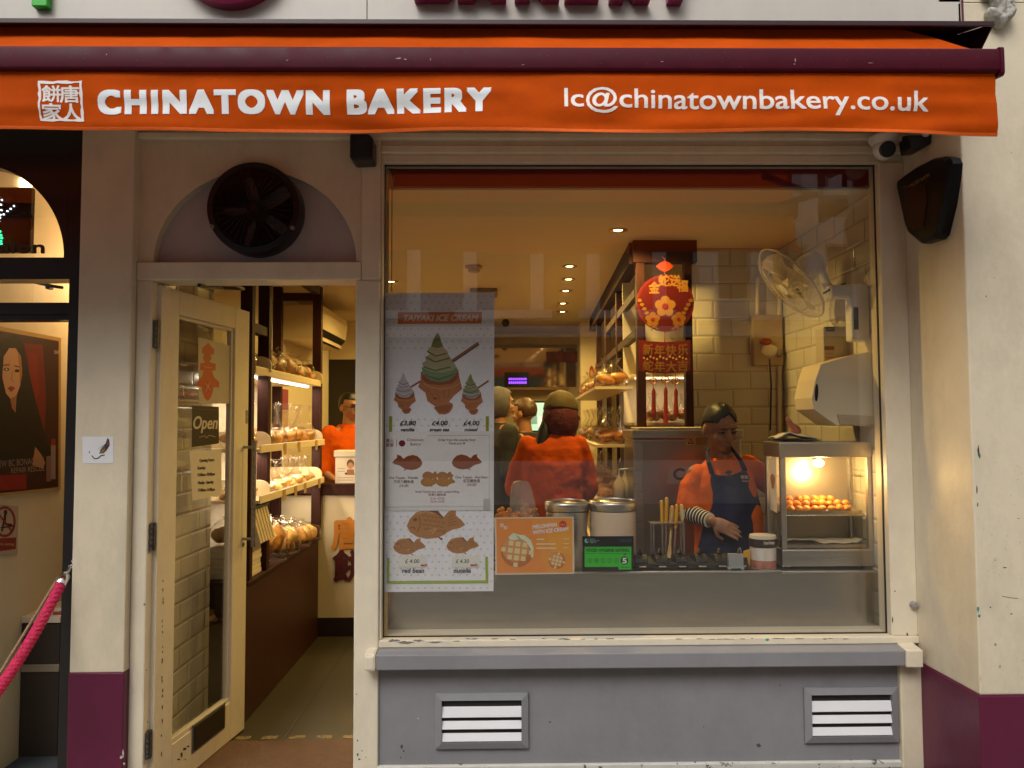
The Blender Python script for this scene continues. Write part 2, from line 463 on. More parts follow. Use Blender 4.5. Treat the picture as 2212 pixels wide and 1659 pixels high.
# wall over the window, with mouldings
zw1 = Z(1360, 350, 0); xw0, xw1 = X(826, 860, 0), X(1912, 860, 0)
xr = X(1985, 1435, 0)
link('cornice', MB().mat(cream2).box(xl1, xr - .001, -.03, -.0005, Z(1360, 300, -.03), Z(1360, 286, -.03)), None, sf, bevel=.006)
link('window_head', MB().mat(cream2).box(xm1, xr, 0, .1, Z(1360, 316, 0), SOF).box(xm1, xr, -.012, .1, Z(1360, 332, 0), Z(1360, 316, 0)).box(xm1, xr, .012, .1, zw1, Z(1360, 332, 0)), None, sf, bevel=.004)
zs = Z(1360, 1378, 0)
wf = link('window_frame', MB().mat(cream2).box(xm1, xw0, 0, .1, zs, zw1).box(xw1, xr, 0, .1, zs, zw1).box(xm1, xr, -.01, .1, Z(1360, 1394, 0), zs), None, sf, bevel=.004)
link('glass', MB().mat(glass).box(xw0 - .004, xw1 + .002, .045, .051, zs - .004, zw1 + .004), None, wf)
gk = M('black_rubber', (.012, .01, .01), .6)
link('glazing_seal', MB().mat(gk).box(xw0 - .001, xw0 + .0035, .035, .0445, zs, zw1).box(xw1 - .0035, xw1 + .001, .035, .0445, zs, zw1).box(xw0 + .004, xw1 - .004, .035, .0444, zw1 - .005, zw1 + .001).box(xw0 + .004, xw1 - .004, .035, .0444, zs - .001, zs + .004), None, wf)
# sill: sloping top and front face
zt, zf, zb = Z(1360, 1394, 0), Z(1360, 1411, -.07), Z(1360, 1444, -.07)
xs0, xs1 = X(812, 1425, -.07), X(1956, 1418, -.07)
prof = [(-.005, zt), (-.07, zf), (-.07, zb), (.05, zb)]
link('window_sill', MB().mat(greyp).prism(prof, 'yz', xs0, xs1), None, sf, bevel=.004)
pw = [(-.003, zt + .004), (-.078, zf + .004), (-.078, zb - .004), (.05, zb - .004)]
link('sill_end', MB().mat(cream2).prism(pw, 'yz', X(786, 1425, -.07), xs0), None, sf, bevel=.012)
link('sill_end', MB().mat(cream2).prism(pw, 'yz', xs1, X(1992, 1418, -.07)), None, sf, bevel=.004)
xg0, xg1 = X(812, 1550, 0), X(1942, 1550, 0)
zg = Z(1500, 1646, 0)
link('base_panel', MB().mat(greyp).box(xg0, xg1, .002, .12, zg, zb), None, sf, bevel=.003)
link('corner_post', MB().mat(cream).box(xg1, xr, -.02, .12, zg - .03, zb - .004), None, sf, bevel=.006)
link('base_strip', MB().mat(M('chipped_white_paint', (.6, .58, .52), .6, var=.1, chips=(.08, .08, .075), chip_t=.60, chip_s=26)).box(xg0, xg1 + .002, -.012, .12, zg - .028, zg), None, sf, bevel=.005)
link('threshold_base', MB().mat(M('black_bitumen', (.012, .013, .013), .75, var=.4, scale=12, bump=.4)).box(xg0, xr + .02, -.10, .12, 0, zg - .03), None, sf, bevel=.01)
# right pier: reveal and outer face
xp = X(2117, 1500, YF)
zpm = Z(2117, 1502, YF)
def pier(z0, z1, off):
    return MB().prism([(xr - off, .12), (xr - off, 0), (xp - off, YF - off), (xp + 1.6, YF - off), (xp + 1.6, .12)], 'xy', z0, z1)
t = pier(zpm, 3.05, 0); t.mats = [cream]; link('pier', t, None, sf, bevel=.006)
t = pier(0, zpm, .003); t.mats = [maroon]; link('pier_foot', t, None, sf, bevel=.006)
t = MB().mat(cream).box(xp - .065, xp + 1.6, YF - .0, .12, 3.051, 6.5); link('upper_wall', t, None, sf)
# fascia board and soffit
fasc = M('fascia_board', (.60, .56, .50), .4, var=.05, scale=2, chips=(.12, .08, .08), chip_t=.78, chip_s=10, dirt=.12)
xe = X(2076, 20, YF)
link('fascia', MB().mat(fasc).box(-4.5, X(793, 25, YF) - .0015, YF, -.2, 2.76, 3.9).box(X(793, 25, YF) + .0015, xe, YF, -.2, 2.76, 3.9).box(-4.5, xe, YF + .008, -.19, 2.77, 3.89), None, sf, bevel=.002)
link('fascia_edge', MB().mat(maroon).box(xe + .0005, xe + .007, YF - .004, -.2, 2.76, 3.9), None, sf)
link('soffit', MB().mat(cream).box(xl0, xr, YF + .01, .12, SOF, SOF + .015), None, sf)
link('upper_storey', MB().mat(cream).box(-4.5, xe + .05, -.199, .2, 2.76, 6.5), None, sf)

# ---------------------------------------------------------------- raised sign letters and roundel
sg = thing('raised_sign_lettering', 'row of thick raised maroon letters on the cream fascia above the awning', 'sign', (X(1190, 0, YF), YF, 2.85))
mag = M('magenta_sign_paint', (.27, .014, .09), .35, var=.08)
yl = YF - .055
# bottoms of each letter in picture units; the letters run up out of sight
def lp(pts): return [(X(u, v, yl), Z(u, v, yl)) for u, v in pts]
H = -130
def letter(polys):
    t = MB().mat(mag)
    for p in polys: t.prism(lp(p), 'xz', YF - .001, yl)
    link('letter', t, None, sg, bevel=.002)
bb = -8
letter([[(893, bb), (893, H), (925, H), (925, bb)], [(925.2, bb), (925.2, bb - 24), (945, bb - 25), (950, bb - 36), (945, bb - 46), (925.2, bb - 47), (925.2, bb - 68), (942, bb - 69), (946, bb - 80), (940, bb - 90), (925.2, bb - 91), (925.2, H), (960, H), (976, H + 18), (976, H + 40), (966, bb - 58), (982, bb - 40), (982, bb - 16), (966, bb)]])
letter([[(987, bb + 1), (1023, H), (1059, H), (1094, bb + 1), (1061, bb + 1), (1056, -18), (1027, -18), (1022, bb + 1)]])
letter([[(1112, bb + 1), (1112, H), (1145, H), (1145, -70), (1172, H), (1208, H), (1176, -56), (1210, bb + 1), (1172, bb + 1), (1145, -40), (1145, bb + 1)]])
letter([[(1221, bb + 2), (1221, H), (1294, H), (1294, H + 24), (1252, H + 24), (1252, -67), (1288, -67), (1288, -43), (1252, -43), (1252, -20), (1295, -20), (1295, bb + 2)]])
letter([[(1318, bb + 3), (1318, H), (1372, H), (1392, H + 20), (1392, H + 45), (1376, -40), (1407, bb + 3), (1370, bb + 3), (1350, -36), (1349, bb + 3)]])
letter([[(1445, bb + 4), (1445, -42), (1408, H), (1444, H), (1462, -74), (1480, H), (1514, H), (1478, -42), (1478, bb + 4)]])
rd = thing('sign_roundel', 'large maroon disc sign above the awning, left of the raised letters', 'sign', (X(491, -80, YF), YF, Z(491, -80, YF)))
t = MB().mat(mag).lathe([(0, 0), (.20, 0), (.20, -.05), (.19, -.056), (0, -.056)], (X(491, -113, yl), YF, Z(491, -113, yl)), 'y', 64)
link('disc', t, None, rd, smooth=30)
t = MB().mat(ink('e8e0d4')).lathe([(.155, -.0565), (.165, -.0565), (.165, -.059), (.155, -.059), (.155, -.0565)], (X(491, -113, yl), YF, Z(491, -113, yl)), 'y', 64, cap=False)
link('ring', t, None, rd)
t = MB().mat(M('green_sign', (.03, .45, .03), .4)).box(X(58, 0, yl), X(92, 0, yl), YF - .03, YF, Z(75, 4, yl), Z(75, -60, yl))
one('green_sign_stroke', t, None, 'foot of a bright green sign stroke at the top left of the fascia', 'sign', bevel=.003)

# ---------------------------------------------------------------- awning
aw = thing('shop_awning', 'orange shop awning with maroon front bar and lettered valance', 'awning', (0, YF, 2.62))
AX0 = -3.2
xb = X(2160, 140, -.80); xh = X(2148, 63, -.66); xv = X(2152, 215, -.785)
zh = Z(1106, 54, -.66)
hood = M('dark_maroon_metal', (.030, .004, .009), .35, var=.2, scale=10, coat=.2)
def slab(a, b, th, x0, x1, t):
    (y0, z0), (y1, z1) = a, b
    L = math.hypot(y1 - y0, z1 - z0); ny, nz = -(z1 - z0) / L * th, (y1 - y0) / L * th
    t.prism([(y0, z0), (y1, z1), (y1 + ny, z1 + nz), (y0 + ny, z0 + nz)], 'yz', x0, x1)
t = MB().mat(hood)
slab((-.66, zh + .012), (YF - .001, zh + .10), .006, AX0, xh, t)
t.box(AX0, xh, -.664, -.655, zh, zh + .016)
t.box(AX0, xh, YF - .006, YF - .001, zh - .12, zh + .098)
t.prism([(-.655, zh + .001), (-.655, zh + .012), (YF - .007, zh + .098), (YF - .007, zh - .115), (-.52, zh - .10)], 'yz', xh - .005, xh - .0005)
link('hood', t, None, aw, bevel=.002)
# canvas from roller to bar
zb1, zb0 = Z(1106, 100, -.80), Z(1106, 152, -.80)
def canvas(a, b):
    x = AX0 + (xb - .17 - AX0) * a
    y = -.765 + b * .30
    wv = .006 * math.sin(x * 9 + 1.3 * math.sin(x * 2.3)) * math.sin(math.pi * min(1, b * 2.2)) + .004 * mnoise.noise((x * 6, b * 3, 0))
    xx = x + (.17 * max(0, 1 - b * 1.2) if a > .999 else 0)
    return Vector((xx if a > .999 else x, y, zb1 - .004 + b * .262 + wv))
t = MB().mat(orange).grid(canvas, 160, 14); link('canvas', t, None, aw, smooth=60)
link('roller', MB().mat(hood).lathe([(.035, AX0), (.035, xh - .02)], (0, -.475, zh + .03), 'x', 16), None, aw, smooth=40)
# rounded front bar
pr = []
for i in range(17):
    a = math.pi * (.5 + i / 16); pr.append((-.79 + math.cos(a) * .012, (zb1 + zb0) / 2 + (math.sin(a) * .012) + ((zb1 - zb0) / 2 - .012) * (1 if i < 8 else (-1 if i > 8 else 0))))
pr = [(-.757, zb0 + .006), (-.757, zb1 - .006)] + pr
t = MB().mat(maroon_metal).prism(pr, 'yz', AX0, xb); link('front_bar', t, None, aw, smooth=25)
t = MB().mat(maroon_metal).prism([(y * 1.0 + (-.003 if y < -.78 else .006), z + (.004 if z > (zb0 + zb1) / 2 else -.012)) for y, z in pr], 'yz', xb, xb + .012); link('bar_end_cap', t, None, aw, smooth=25)
# valance
zv0 = Z(1106, 284, -.782)
def vz(u_x): return zv0 - .006 * math.sin(u_x * 2.1 + .6) - .004 * math.sin(u_x * 5.3) - (.004 if u_x > .9 else 0) * min(1, (u_x - .9) * 2)
def vy(x, b):   # b: 0 top, 1 bottom
    return -.782 - .018 * b * math.sin(x * 2.6 + .4) - .010 * b * math.sin(x * 6.1 + 1.) - .012 * mnoise.noise((x * 3.5, b * 4, 2)) * b ** .5 - .012 * math.sin(b * math.pi) * .5
VT = zb0 + .012
def vpt(a, b):
    x = AX0 + (xv + .018 * b - AX0) * a
    return Vector((x, vy(x, b), VT + (vz(x) - VT) * b))
va = link('valance', MB().mat(orange).grid(vpt, 220, 26), None, aw, smooth=70)
hem = MB().mat(M('orange_hem', (.78, .13, .015), .7, spec=.2, bump=.2, bscale=200))
hem.grid(lambda a, b: vpt(a, .955 + .05 * b) + Vector((0, -.0035 + .002 * (b - .5) ** 2, 0)), 220, 2)
link('hem', hem, None, va, smooth=60)
vl = MB().mat(M('white_print', (.80, .82, .84), .5, var=.04)); 
def onval(u, v, d):
    p = P(u, v, -.785); b = (p.z - VT) / (vz(p.x) - VT)
    return Vector((p.x, vy(p.x, b) - .0012 - d, p.z))
def valtext(s, u0, u1, base, h, bold, mb, slope=0., space=1.):
    vs, fs = glyphs(s, 0, space)
    x0 = min(p[0] for p in vs); x1 = max(p[0] for p in vs); sx = (u1 - u0) / (x1 - x0); sy = h / (.7 if ord(s[0]) < 0x2e80 else .86)
    bm = bmesh.new()                       # cut the flat letters fine enough to follow the folds of the cloth
    bv = [bm.verts.new((u0 + (x - x0) * sx, base - y * sy + slope * (x - x0) * sx, 0)) for x, y in vs]
    for f in fs:
        try: bm.faces.new([bv[i] for i in f])
        except ValueError: pass
    for ax, lo, hi in ((0, u0, u1), (1, base - h - 6, base + 14)):
        q = lo + 9
        while q < hi:
            bmesh.ops.bisect_plane(bm, geom=bm.verts[:] + bm.edges[:] + bm.faces[:], dist=.001, plane_co=(q, q, 0), plane_no=(1, 0, 0) if ax == 0 else (0, 1, 0)); q += 11
    bm.verts.index_update(); gv = [(p.co.x, p.co.y) for p in bm.verts]; gf = [tuple(p.index for p in f.verts) for f in bm.faces]; bm.free()
    offs = [(0, 0)] + ([(i * bold, j * bold * .8) for i in (-1, 0, 1) for j in (-1, 0, 1) if i or j] if bold else [])
    if bold > 4: offs += [(i * bold * .5, j * bold * .75) for i in (-1, 1) for j in (-1, 0, 1)]
    for i, (dx, dy) in enumerate(offs):
        mb.add([onval(x + dx, y + dy, i * .00004) for x, y in gv], gf)
valtext('CHINATOWN', 214, 707, 243, 46, 4.2, vl, -.004, 1.22)
valtext('BAKERY', 752, 1058, 240, 46, 4.0, vl, 0, 1.2)
link('lettering', vl, None, va, fix=False)
v2 = MB().mat(M('pale_print', (.84, .76, .72), .5, var=.04))
valtext('lc@chinatownbakery.co.uk', 1219, 2006, 235, 43, .8, v2, .0055)
link('address_lettering', v2, None, va, fix=False)
v3 = MB().mat(M('pale_print', (.84, .76, .72)))
for s, u, v in (('唐', 130, 218), ('人', 132, 255), ('餅', 91, 217), ('家', 91, 255)):
    valtext(s, u, u + 41, v, 32, .9, v3)
rnd = random.Random(4)
def seal(c, wj):
    m = []
    (u0, v0), (u1, v1) = c
    for a, b in (((u0, v0), (u1, v0)), ((u1, v0), (u1, v1)), ((u1, v1), (u0, v1)), ((u0, v1), (u0, v0))):
        for i in range(9):
            m.append((a[0] + (b[0] - a[0]) * i / 9 + rnd.uniform(-wj, wj), a[1] + (b[1] - a[1]) * i / 9 + rnd.uniform(-wj, wj)))
    return m
o_, i_ = seal(((83, 176), (178, 260)), 1.6), seal(((88, 181), (173, 255)), 1.4)
n = len(o_)
v3.add([onval(u, v, .0003) for u, v in o_ + i_], [(k, (k + 1) % n, n + (k + 1) % n, n + k) for k in range(n)])
link('seal_logo', v3, None, va, fix=False)
# folding arms under the canvas
for ax in (-1.1, 1.25):
    link('folding_arm', MB().mat(hood).tube([(ax, YF, 2.68), (ax + .32, -.58, 2.65), (ax + .05, -.76, 2.60)], [.018, .02, .014], 8), None, aw, smooth=40)

# ---------------------------------------------------------------- extractor fan in the arch
fx, fz, fr_ = X(550, 451, -.02), Z(550, 451, -.02), .187
fn = thing('wall_fan', 'round black wall fan with wire grille in the arch above the door', 'fan', (fx, .045, fz))
link('housing', MB().mat(black).lathe([(fr_ * .97, .11), (fr_, .03), (fr_, -.035), (fr_ * .985, -.055), (fr_ * .86, -.058), (fr_ * .83, -.04), (fr_ * .82, .08), (0, .085)], (fx, .015, fz), 'y', 56), None, fn, smooth=35)
t = MB().mat(M('fan_wire', (.035, .036, .028), .2, .8, var=.3, scale=30))
for k in range(34):
    rr = fr_ * (.12 + .72 * k / 33); yy = -.043 - .024 * (1 - (rr / fr_) ** 2)
    t.tube([(fx + math.cos(a * math.pi / 24) * rr, yy, fz + math.sin(a * math.pi / 24) * rr) for a in range(49)], .0012, 5, cap=False)
for k in range(36):
    a = k * math.pi / 18 + .05
    t.tube([(fx + math.cos(a) * r_, -.0435 - .024 * (1 - (r_ / fr_) ** 2), fz + math.sin(a) * r_) for r_ in (.02, .08, .13, fr_ * .84)], .0009, 4)
link('grille', t, None, fn, smooth=50)
t = MB().mat(M('fan_blade', (.001, .001, .001), .9, spec=.0))
for k in range(5):
    a0 = k * 2 * math.pi / 5
    def bl(s, q):
        a = a0 + (q - .5) * (.55 + .5 * s); r_ = .03 + s * fr_ * .66
        return Vector((fx + math.cos(a) * r_, .02 + (q - .5) * .04, fz + math.sin(a) * r_))
    t.grid(bl, 6, 6)
link('blade', t, None, fn, smooth=60)
link('motor', MB().mat(black).lathe([(.0, -.085), (.03, -.083), (.042, -.05), (.042, .05)], (fx, .03, fz), 'y', 24), None, fn, smooth=30)
for k in (3.6, 5.8):
    link('clip', MB().mat(M('clip_metal', (.3, .28, .26), .3, .9)).lathe([(0, -.014), (.009, -.012), (.009, 0)], (fx + math.cos(k) * fr_ * .96, -.035, fz + math.sin(k) * fr_ * .96), 'y', 10), None, fn)

# ---------------------------------------------------------------- speaker, cameras, flood lamp, alarm
sp = thing('outdoor_speaker', 'small black box speaker under the awning between door and window', 'speaker', (X(780, 318, -.1), -.012, Z(780, 348, -.1)))
t = MB().mat(black).prism([(X(756, 290, -.1), Z(780, 290, -.1)), (X(798, 290, -.1), Z(780, 290, -.1)), (X(806, 300, -.1), Z(780, 300, -.1)), (X(806, 346, -.1), Z(780, 346, -.1)), (X(762, 348, -.1), Z(780, 348, -.1)), (X(756, 340, -.1), Z(780, 340, -.1))], 'xz', -.012, -.11)
link('cabinet', t, None, sp, bevel=.008)
link('grille', MB().mat(M('speaker_cloth', (.012, .012, .012), .8, bump=.6, bscale=400)).box(X(762, 318, -.1), X(800, 318, -.1), -.118, -.111, Z(780, 342, -.1), Z(780, 299, -.1)), None, sp, bevel=.003)
SCB = Z(1908, 297, -.07)
cc = thing('dome_camera', 'white round security camera at the upper right window corner', 'security camera', (X(1914, 300, -.07), -.07, SCB))
cx_, cz_ = X(1914, 322, -.09), Z(1914, 322, -.09)
link('base', MB().mat(white_pl).box(cx_ - .03, cx_ + .03, -.10, -.001, SCB, SCB + .012).lathe([(.056, SCB - .0005), (.056, SCB - .012), (.046, SCB - .03), (.03, SCB - .034)], (cx_, -.07, 0), 'z', 28), None, cc, smooth=30)
link('ball', MB().mat(white_pl).ell((cx_, -.075, cz_ + .004), .043, 24, 16), None, cc, smooth=60)
d = Vector((-.1, -1, -.35)).normalized(); q = d.to_track_quat('Z', 'Y').to_matrix().to_4x4(); q.translation = Vector((cx_, -.075, cz_ + .004))
t = MB().mat(black); t.T = q; t.lathe([(.031, .0), (.031, .040), (.027, .044), (0, .044)], (0, 0, 0), 'z', 24); link('lens', t, None, cc, smooth=30)
fl = thing('flood_lamp', 'black angled flood lamp half hidden under the right end of the awning', 'lamp', (X(1988, 300, -.2), -.2, Z(1988, 300, -.2)))
yq = -.2
pts = [(1964, 292), (1968, 322), (1990, 321), (2012, 309), (2014, 290)]
link('head', MB().mat(black).prism([(X(u, v, yq), Z(u, v, yq)) for u, v in pts], 'xz', yq, yq + .08), None, fl, bevel=.004)
link('bracket', MB().mat(black).tube([P(1950, 299, yq + .04), P(1966, 297, yq + .04)], .008, 8).tube([P(1990, 300, yq + .04), P(2060, 300, yq + .04)], .01, 8), None, fl)
link('sensor', MB().mat(white_pl).ell(P(2000, 289, yq - .01), (.014, .014, .012), 14, 10), None, fl, smooth=60)
def zz(px, py): return ((3200 + px / 3.318) / 1.736, (480 + py / 3.318) / 1.736)
oc = [(560, 655), (650, 585), (800, 480), (1000, 382), (1150, 355), (1215, 375), (1250, 440), (1230, 640), (1180, 950), (1090, 1330), (1040, 1385), (870, 1440), (835, 1428), (700, 1310), (660, 1200), (600, 920), (556, 720)]
rn = Vector((YF, -(xp - xr), 0)).normalized()       # faces the window
if rn.x > 0: rn = -rn
rp0 = Vector((xr, 0, 0))
al = thing('alarm_box', 'black shield shaped alarm box with dark red lens on the right pier', 'alarm', rp0 + Vector((-.02, -.2, 2.0)))
face = [Pp(*zz(*p), rp0 + rn * .036, rn) for p in oc]
back = [p - rn * .0355 for p in face]
cen = sum(face, Vector()) / len(face)
front = [cen + (p - cen) * .92 + rn * .014 for p in face]
n = len(face)
alb = M('alarm_plastic', (.004, .0035, .004), .38, var=0, coat=.08, spec=.2)
t = MB().mat(alb).loft([back, face, front]); link('body', t, None, al, bevel=.003)
ar = [Pp(*zz(*p), rp0 + rn * .0505, rn) for p in [(610, 740), (900, 700), (930, 860), (880, 1230), (740, 1250), (690, 1190), (630, 900)]]
link('red_lens', MB().mat(M('dark_red_lens', (.02, .002, .0015), .3, var=0, coat=.1, spec=.2)).loft([ar, [p + rn * .003 for p in ar]]), None, al)
pt = Print(rp0 + rn * .0515, rn)
def inv(px, py): return zz(px, py)
a0 = zz(612, 800); a1 = zz(945, 600)
pt.text('Spectrum', 0, 0, 0, 1, '6b5a3a') if False else None
vs, fs = glyphs('Spectrum'); x0 = min(p[0] for p in vs); x1 = max(p[0] for p in vs)
pt.mb.mat(ink('a08c52', .6))
pt.mb.add([pt.at(a0[0] + (a1[0] - a0[0]) * (x - x0) / (x1 - x0), a0[1] + (a1[1] - a0[1]) * (x - x0) / (x1 - x0) - y * 15) for x, y in vs], fs)
pt.build('lettering', al)

# ---------------------------------------------------------------- louvre vents in the base panel
slatw = M('white_louvre', (.74, .74, .76), .4, var=.04)
def vent(u0, v0, u1, v1, label):
    x0, x1 = X(u0, (v0 + v1) / 2, -.01), X(u1, (v0 + v1) / 2, -.01); z1, z0 = Z((u0 + u1) / 2, v0, -.01), Z((u0 + u1) / 2, v1, -.01)
    o = thing('louvre_vent', label, 'vent', ((x0 + x1) / 2, .002, z0), 'vents in the grey base panel')
    b = .026; A = [(x0, z0), (x1, z0), (x1, z1), (x0, z1)]; B = [(x0 + b, z0 + b), (x1 - b, z0 + b), (x1 - b, z1 - b), (x0 + b, z1 - b)]
    t = MB().mat(greyp)
    for i in range(4):
        j = (i + 1) % 4
        t.hexa([(A[i][0], .001, A[i][1]), (A[j][0], .001, A[j][1]), (B[j][0], .001, B[j][1]), (B[i][0], .001, B[i][1])],
               [(A[i][0], -.012, A[i][1]), (A[j][0], -.012, A[j][1]), (B[j][0], -.02, B[j][1]), (B[i][0], -.02, B[i][1])])
    link('frame', t, None, o)
    link('backing', MB().mat(M('vent_dark', (.03, .028, .028), .8)).box(x0 + b, x1 - b, -.0005, .001, z0 + b, z1 - b), None, o)
    hh = (z1 - z0 - 2 * b)
    for k in range(3):
        zc = z0 + b + hh * (.11, .40, .71)[k]
        h = hh * (.085, .085, .115)[k]
        link('slat', MB().mat(slatw).prism([(-.017, zc - h), (-.013, zc - h - .002), (-.003, zc + h), (-.007, zc + h + .002)], 'yz', x0 + b + .0005, x1 - b - .0005), None, o, bevel=.0012)
    return o
vent(940, 1497, 1141, 1617, 'white slatted louvre vent in the grey panel under the posters')
vent(1738, 1485, 1940, 1604, 'white slatted louvre vent in the grey panel beside the right pier')

# ---------------------------------------------------------------- carved bracket, knob, sticker
rnd = random.Random(11)
t = MB().mat(stone)
for i in range(26):
    u = 2160 + rnd.uniform(-30, 30); v = rnd.uniform(-40, 40)
    wv = 1 - max(0, v) / 70
    t.ell(P(2160 + (u - 2160) * wv, v, YF - .02), (rnd.uniform(.010, .022), .03, rnd.uniform(.014, .03)), 10, 8, Matrix.Rotation(rnd.uniform(-1, 1), 3, 'Y'), .25, 40, i)
for k in (-1, 0, 1): t.ell(P(2160 + k * 18, 34 + 10 * (k == 0), YF - .02), (.018, .035, .03), 12, 8, Matrix.Rotation(.5 * k, 3, 'Y'), .2, 40, k)
t.box(X(2135, 0, YF), X(2186, 0, YF), YF - .02, YF + .01, Z(2160, 20, YF), Z(2160, -60, YF))
br = one('carved_bracket', t, None, 'weathered stone leaf carving on the wall at the top right corner', 'carving', smooth=60)
md = br.modifiers.new('blend', 'REMESH'); md.mode = 'VOXEL'; md.voxel_size = .005; md.use_smooth_shade = True
kb = P(1972, 1306, 0)
one('round_knob', MB().mat(M('dull_zinc', (.36, .34, .33), .5, .5)).lathe([(0, -.02), (.011, -.018), (.0145, -.010), (.0145, 0)], (kb.x, -.0, kb.z), 'y', 18), None, 'small round grey stud on the white post right of the window', 'stud', smooth=40)
pt = Print((0, -.0512, 0), (0, -1, 0))
pt.rect(178, 943, 245, 1001, 'dcdcdf')
pt.up(); pt.poly([(214, 980), (220, 966), (228, 958), (232, 946), (236, 950), (237, 962), (231, 972), (224, 979)], '3a3433')
pt.up(); pt.poly([(215, 979), (222, 970), (228, 968), (224, 977)], '8a6a20').poly([(230, 954), (234, 950), (236, 960), (231, 964)], '7a3a30')
pt.line([(198, 984), (204, 991), (212, 990), (218, 984), (226, 983)], 2.2, '25262b').line([(193, 975), (193, 979)], 2, '25262b')
pt.line([(212, 970), (222, 961)], .8, '9a9a9a').line([(214, 973), (226, 964)], .8, '9a9a9a')
tag(pt.build('wall_sticker'), 'small white bird sticker pasted on the cream pilaster left of the door', 'sticker')

# ---------------------------------------------------------------- salon next door
sa = thing('salon_doorway', 'black painted salon doorway with glazed arch next to the bakery', 'shopfront', (-2.6, 0, 0))
YS = .0
sx1 = xl0 - .001
sxi = X(143, 1000, YS)
t = MB().mat(black_frame)
t.box(sxi, sx1, YS - .01, .10, 0, 2.75)
zt0, zt1 = Z(70, 603, YS), Z(70, 556, YS)
t.box(-4.5, sxi - .0005, YS, .10, zt0, zt1)
t.box(-4.5, sxi - .0005, YS + .02, .09, Z(70, 690, YS), Z(70, 652, YS))
t.box(-4.5, sxi - .0005, YS + .01, .095, Z(70, 678, YS), Z(70, 664, YS))
# arch board with quarter-round opening
aa, ab = X(136, 556, YS), Z(0, 366, YS); acx = X(-70, 556, YS); rx, rz = aa - acx, (Z(-70, 352, YS) - zt1)
arcp = [(acx + math.cos(math.pi * i / 48) * rx, zt1 + math.sin(math.pi * i / 48) * rz) for i in range(49)]
for i in range(48):
    a, b = arcp[i], arcp[i + 1]
    t.prism([a, (a[0], 2.75) if i else (sxi - .001, zt1), (b[0], 2.75) if i else (sxi - .001, 2.75), b] if i else [a, (sxi - .001, zt1), (sxi - .001, 2.75), (b[0], 2.75), b], 'xz', YS + .005, .09)
t.box(-4.5, acx - rx, YS + .005, .09, zt1, 2.75)
link('frame', t, None, sa, bevel=.002)
link('arch_glass', MB().mat(glass).box(acx - rx, acx + rx, .05, .055, zt1, zt1 + rz), None, sa)
link('transom_glass', MB().mat(glass).box(-4.4, sxi - .001, .05, .055, Z(70, 651, YS), zt0), None, sa)
salw = M('salon_wall_paint', (.72, .60, .38), .6, var=.05)
t = MB().mat(salw)
XSW = -2.20
t.box(XSW - .1, XSW, .11, 3.2, 0, 2.9); link('side_wall', t, None, sa)
link('back_wall', MB().mat(salw).box(XSW, -1.76, 2.6, 2.7, 0, 2.9), None, sa)
link('ceiling', MB().mat(salw).box(XSW - .1, -1.76, .101, 2.7, 2.9, 2.95), None, sa)
link('blank_wall', MB().mat(black_frame).box(-4.5, XSW - .1, .101, .14, 0, 2.95), None, sa)
link('floor', MB().mat(M('salon_floor', (.06, .04, .03), .5, var=.3, scale=8)).poly([(XSW, .1, .004), (-1.76, .1, .004), (-1.76, 2.6, .004), (XSW, 2.6, .004)]), None, sa)
# door closer rod above the transom
one('closer_rod', MB().mat(black).tube([(X(40, 604, .3), .30, Z(40, 602, .3)), (X(112, 622, .3), .30, Z(112, 618, .3)), (X(140, 624, .3), .28, Z(140, 623, .3))], .007, 8).box(X(102, 620, .3), X(111, 620, .3), .285, .315, Z(105, 625, .3), Z(105, 614, .3)), None, 'black jointed closer rod behind the salon transom glass', 'closer')
lb = thing('salon_lamp', 'bright bare lamp glowing at the top of the salon arch', 'lamp', P(30, 385, .5))
pb = P(30, 388, .5)
link('bulb', MB().mat(glow('salon_bulb', (1, .80, .4), 6)).tube([P(14, 382, .42), P(60, 402, .42)], .03, 12), None, lb, smooth=60)
link('fitting', MB().mat(white_pl).tube([P(14, 372, .45), P(60, 390, .45)], .012, 10).tube([P(40, 380, .45), (pb.x, .5, 2.9)], .006, 6), None, lb)
def point(name, loc, e, col, r=.05):
    l = bpy.data.lights.new(name, 'POINT'); l.energy = e; l.color = col; l.shadow_soft_size = r
    o = bpy.data.objects.new(name, l); o.location = loc; COL.objects.link(o); return o
point('salon_lamp_light', (-1.98, 1.0, 2.3), 11, (1, .68, .34), .12)
# LED sign hung behind the arch glass
ls = thing('led_sign', 'black framed LED sign with white and green dots hanging behind the salon arch', 'sign', P(30, 545, .09))
link('panel', MB().mat(M('sign_black', (.012, .014, .016), .25)).box(X(-60, 470, .09), X(66, 470, .09), .09, .12, Z(30, 545, .09), Z(30, 404, .09)), None, ls, bevel=.004)
link('cable', MB().mat(black).tube([P(66, 460, .1), P(72, 470, .1), P(71, 490, .1), P(66, 498, .1)], .003, 6), None, ls)
t = MB().mat(glow('led_white', (.85, .9, 1), 5))
for p in ((4, 432), (2, 442), (3, 454), (1, 464), (30, 445), (23, 451), (16, 456), (8, 463), (0, 470), (-3, 425), (-8, 480), (-2, 478)):
    t.ell(P(p[0], p[1], .088), .0032, 8, 6)
link('white_dots', t, None, ls)
t = MB().mat(glow('led_green', (.02, .9, .25), 4))
for p in ((0, 500), (2, 508), (-2, 514), (4, 514), (2, 521), (-4, 505), (3, 527), (-3, 524)): t.ell(P(p[0], p[1], .088), .0045, 8, 6)
link('green_dots', t, None, ls)
pt = Print((0, .0485, 0), (0, -1, 0)); pt.text('salon', -26, 95, 546, 25, '4a3210', bold=1.8)
link('lettering', pt.mb, None, sa, fix=False)
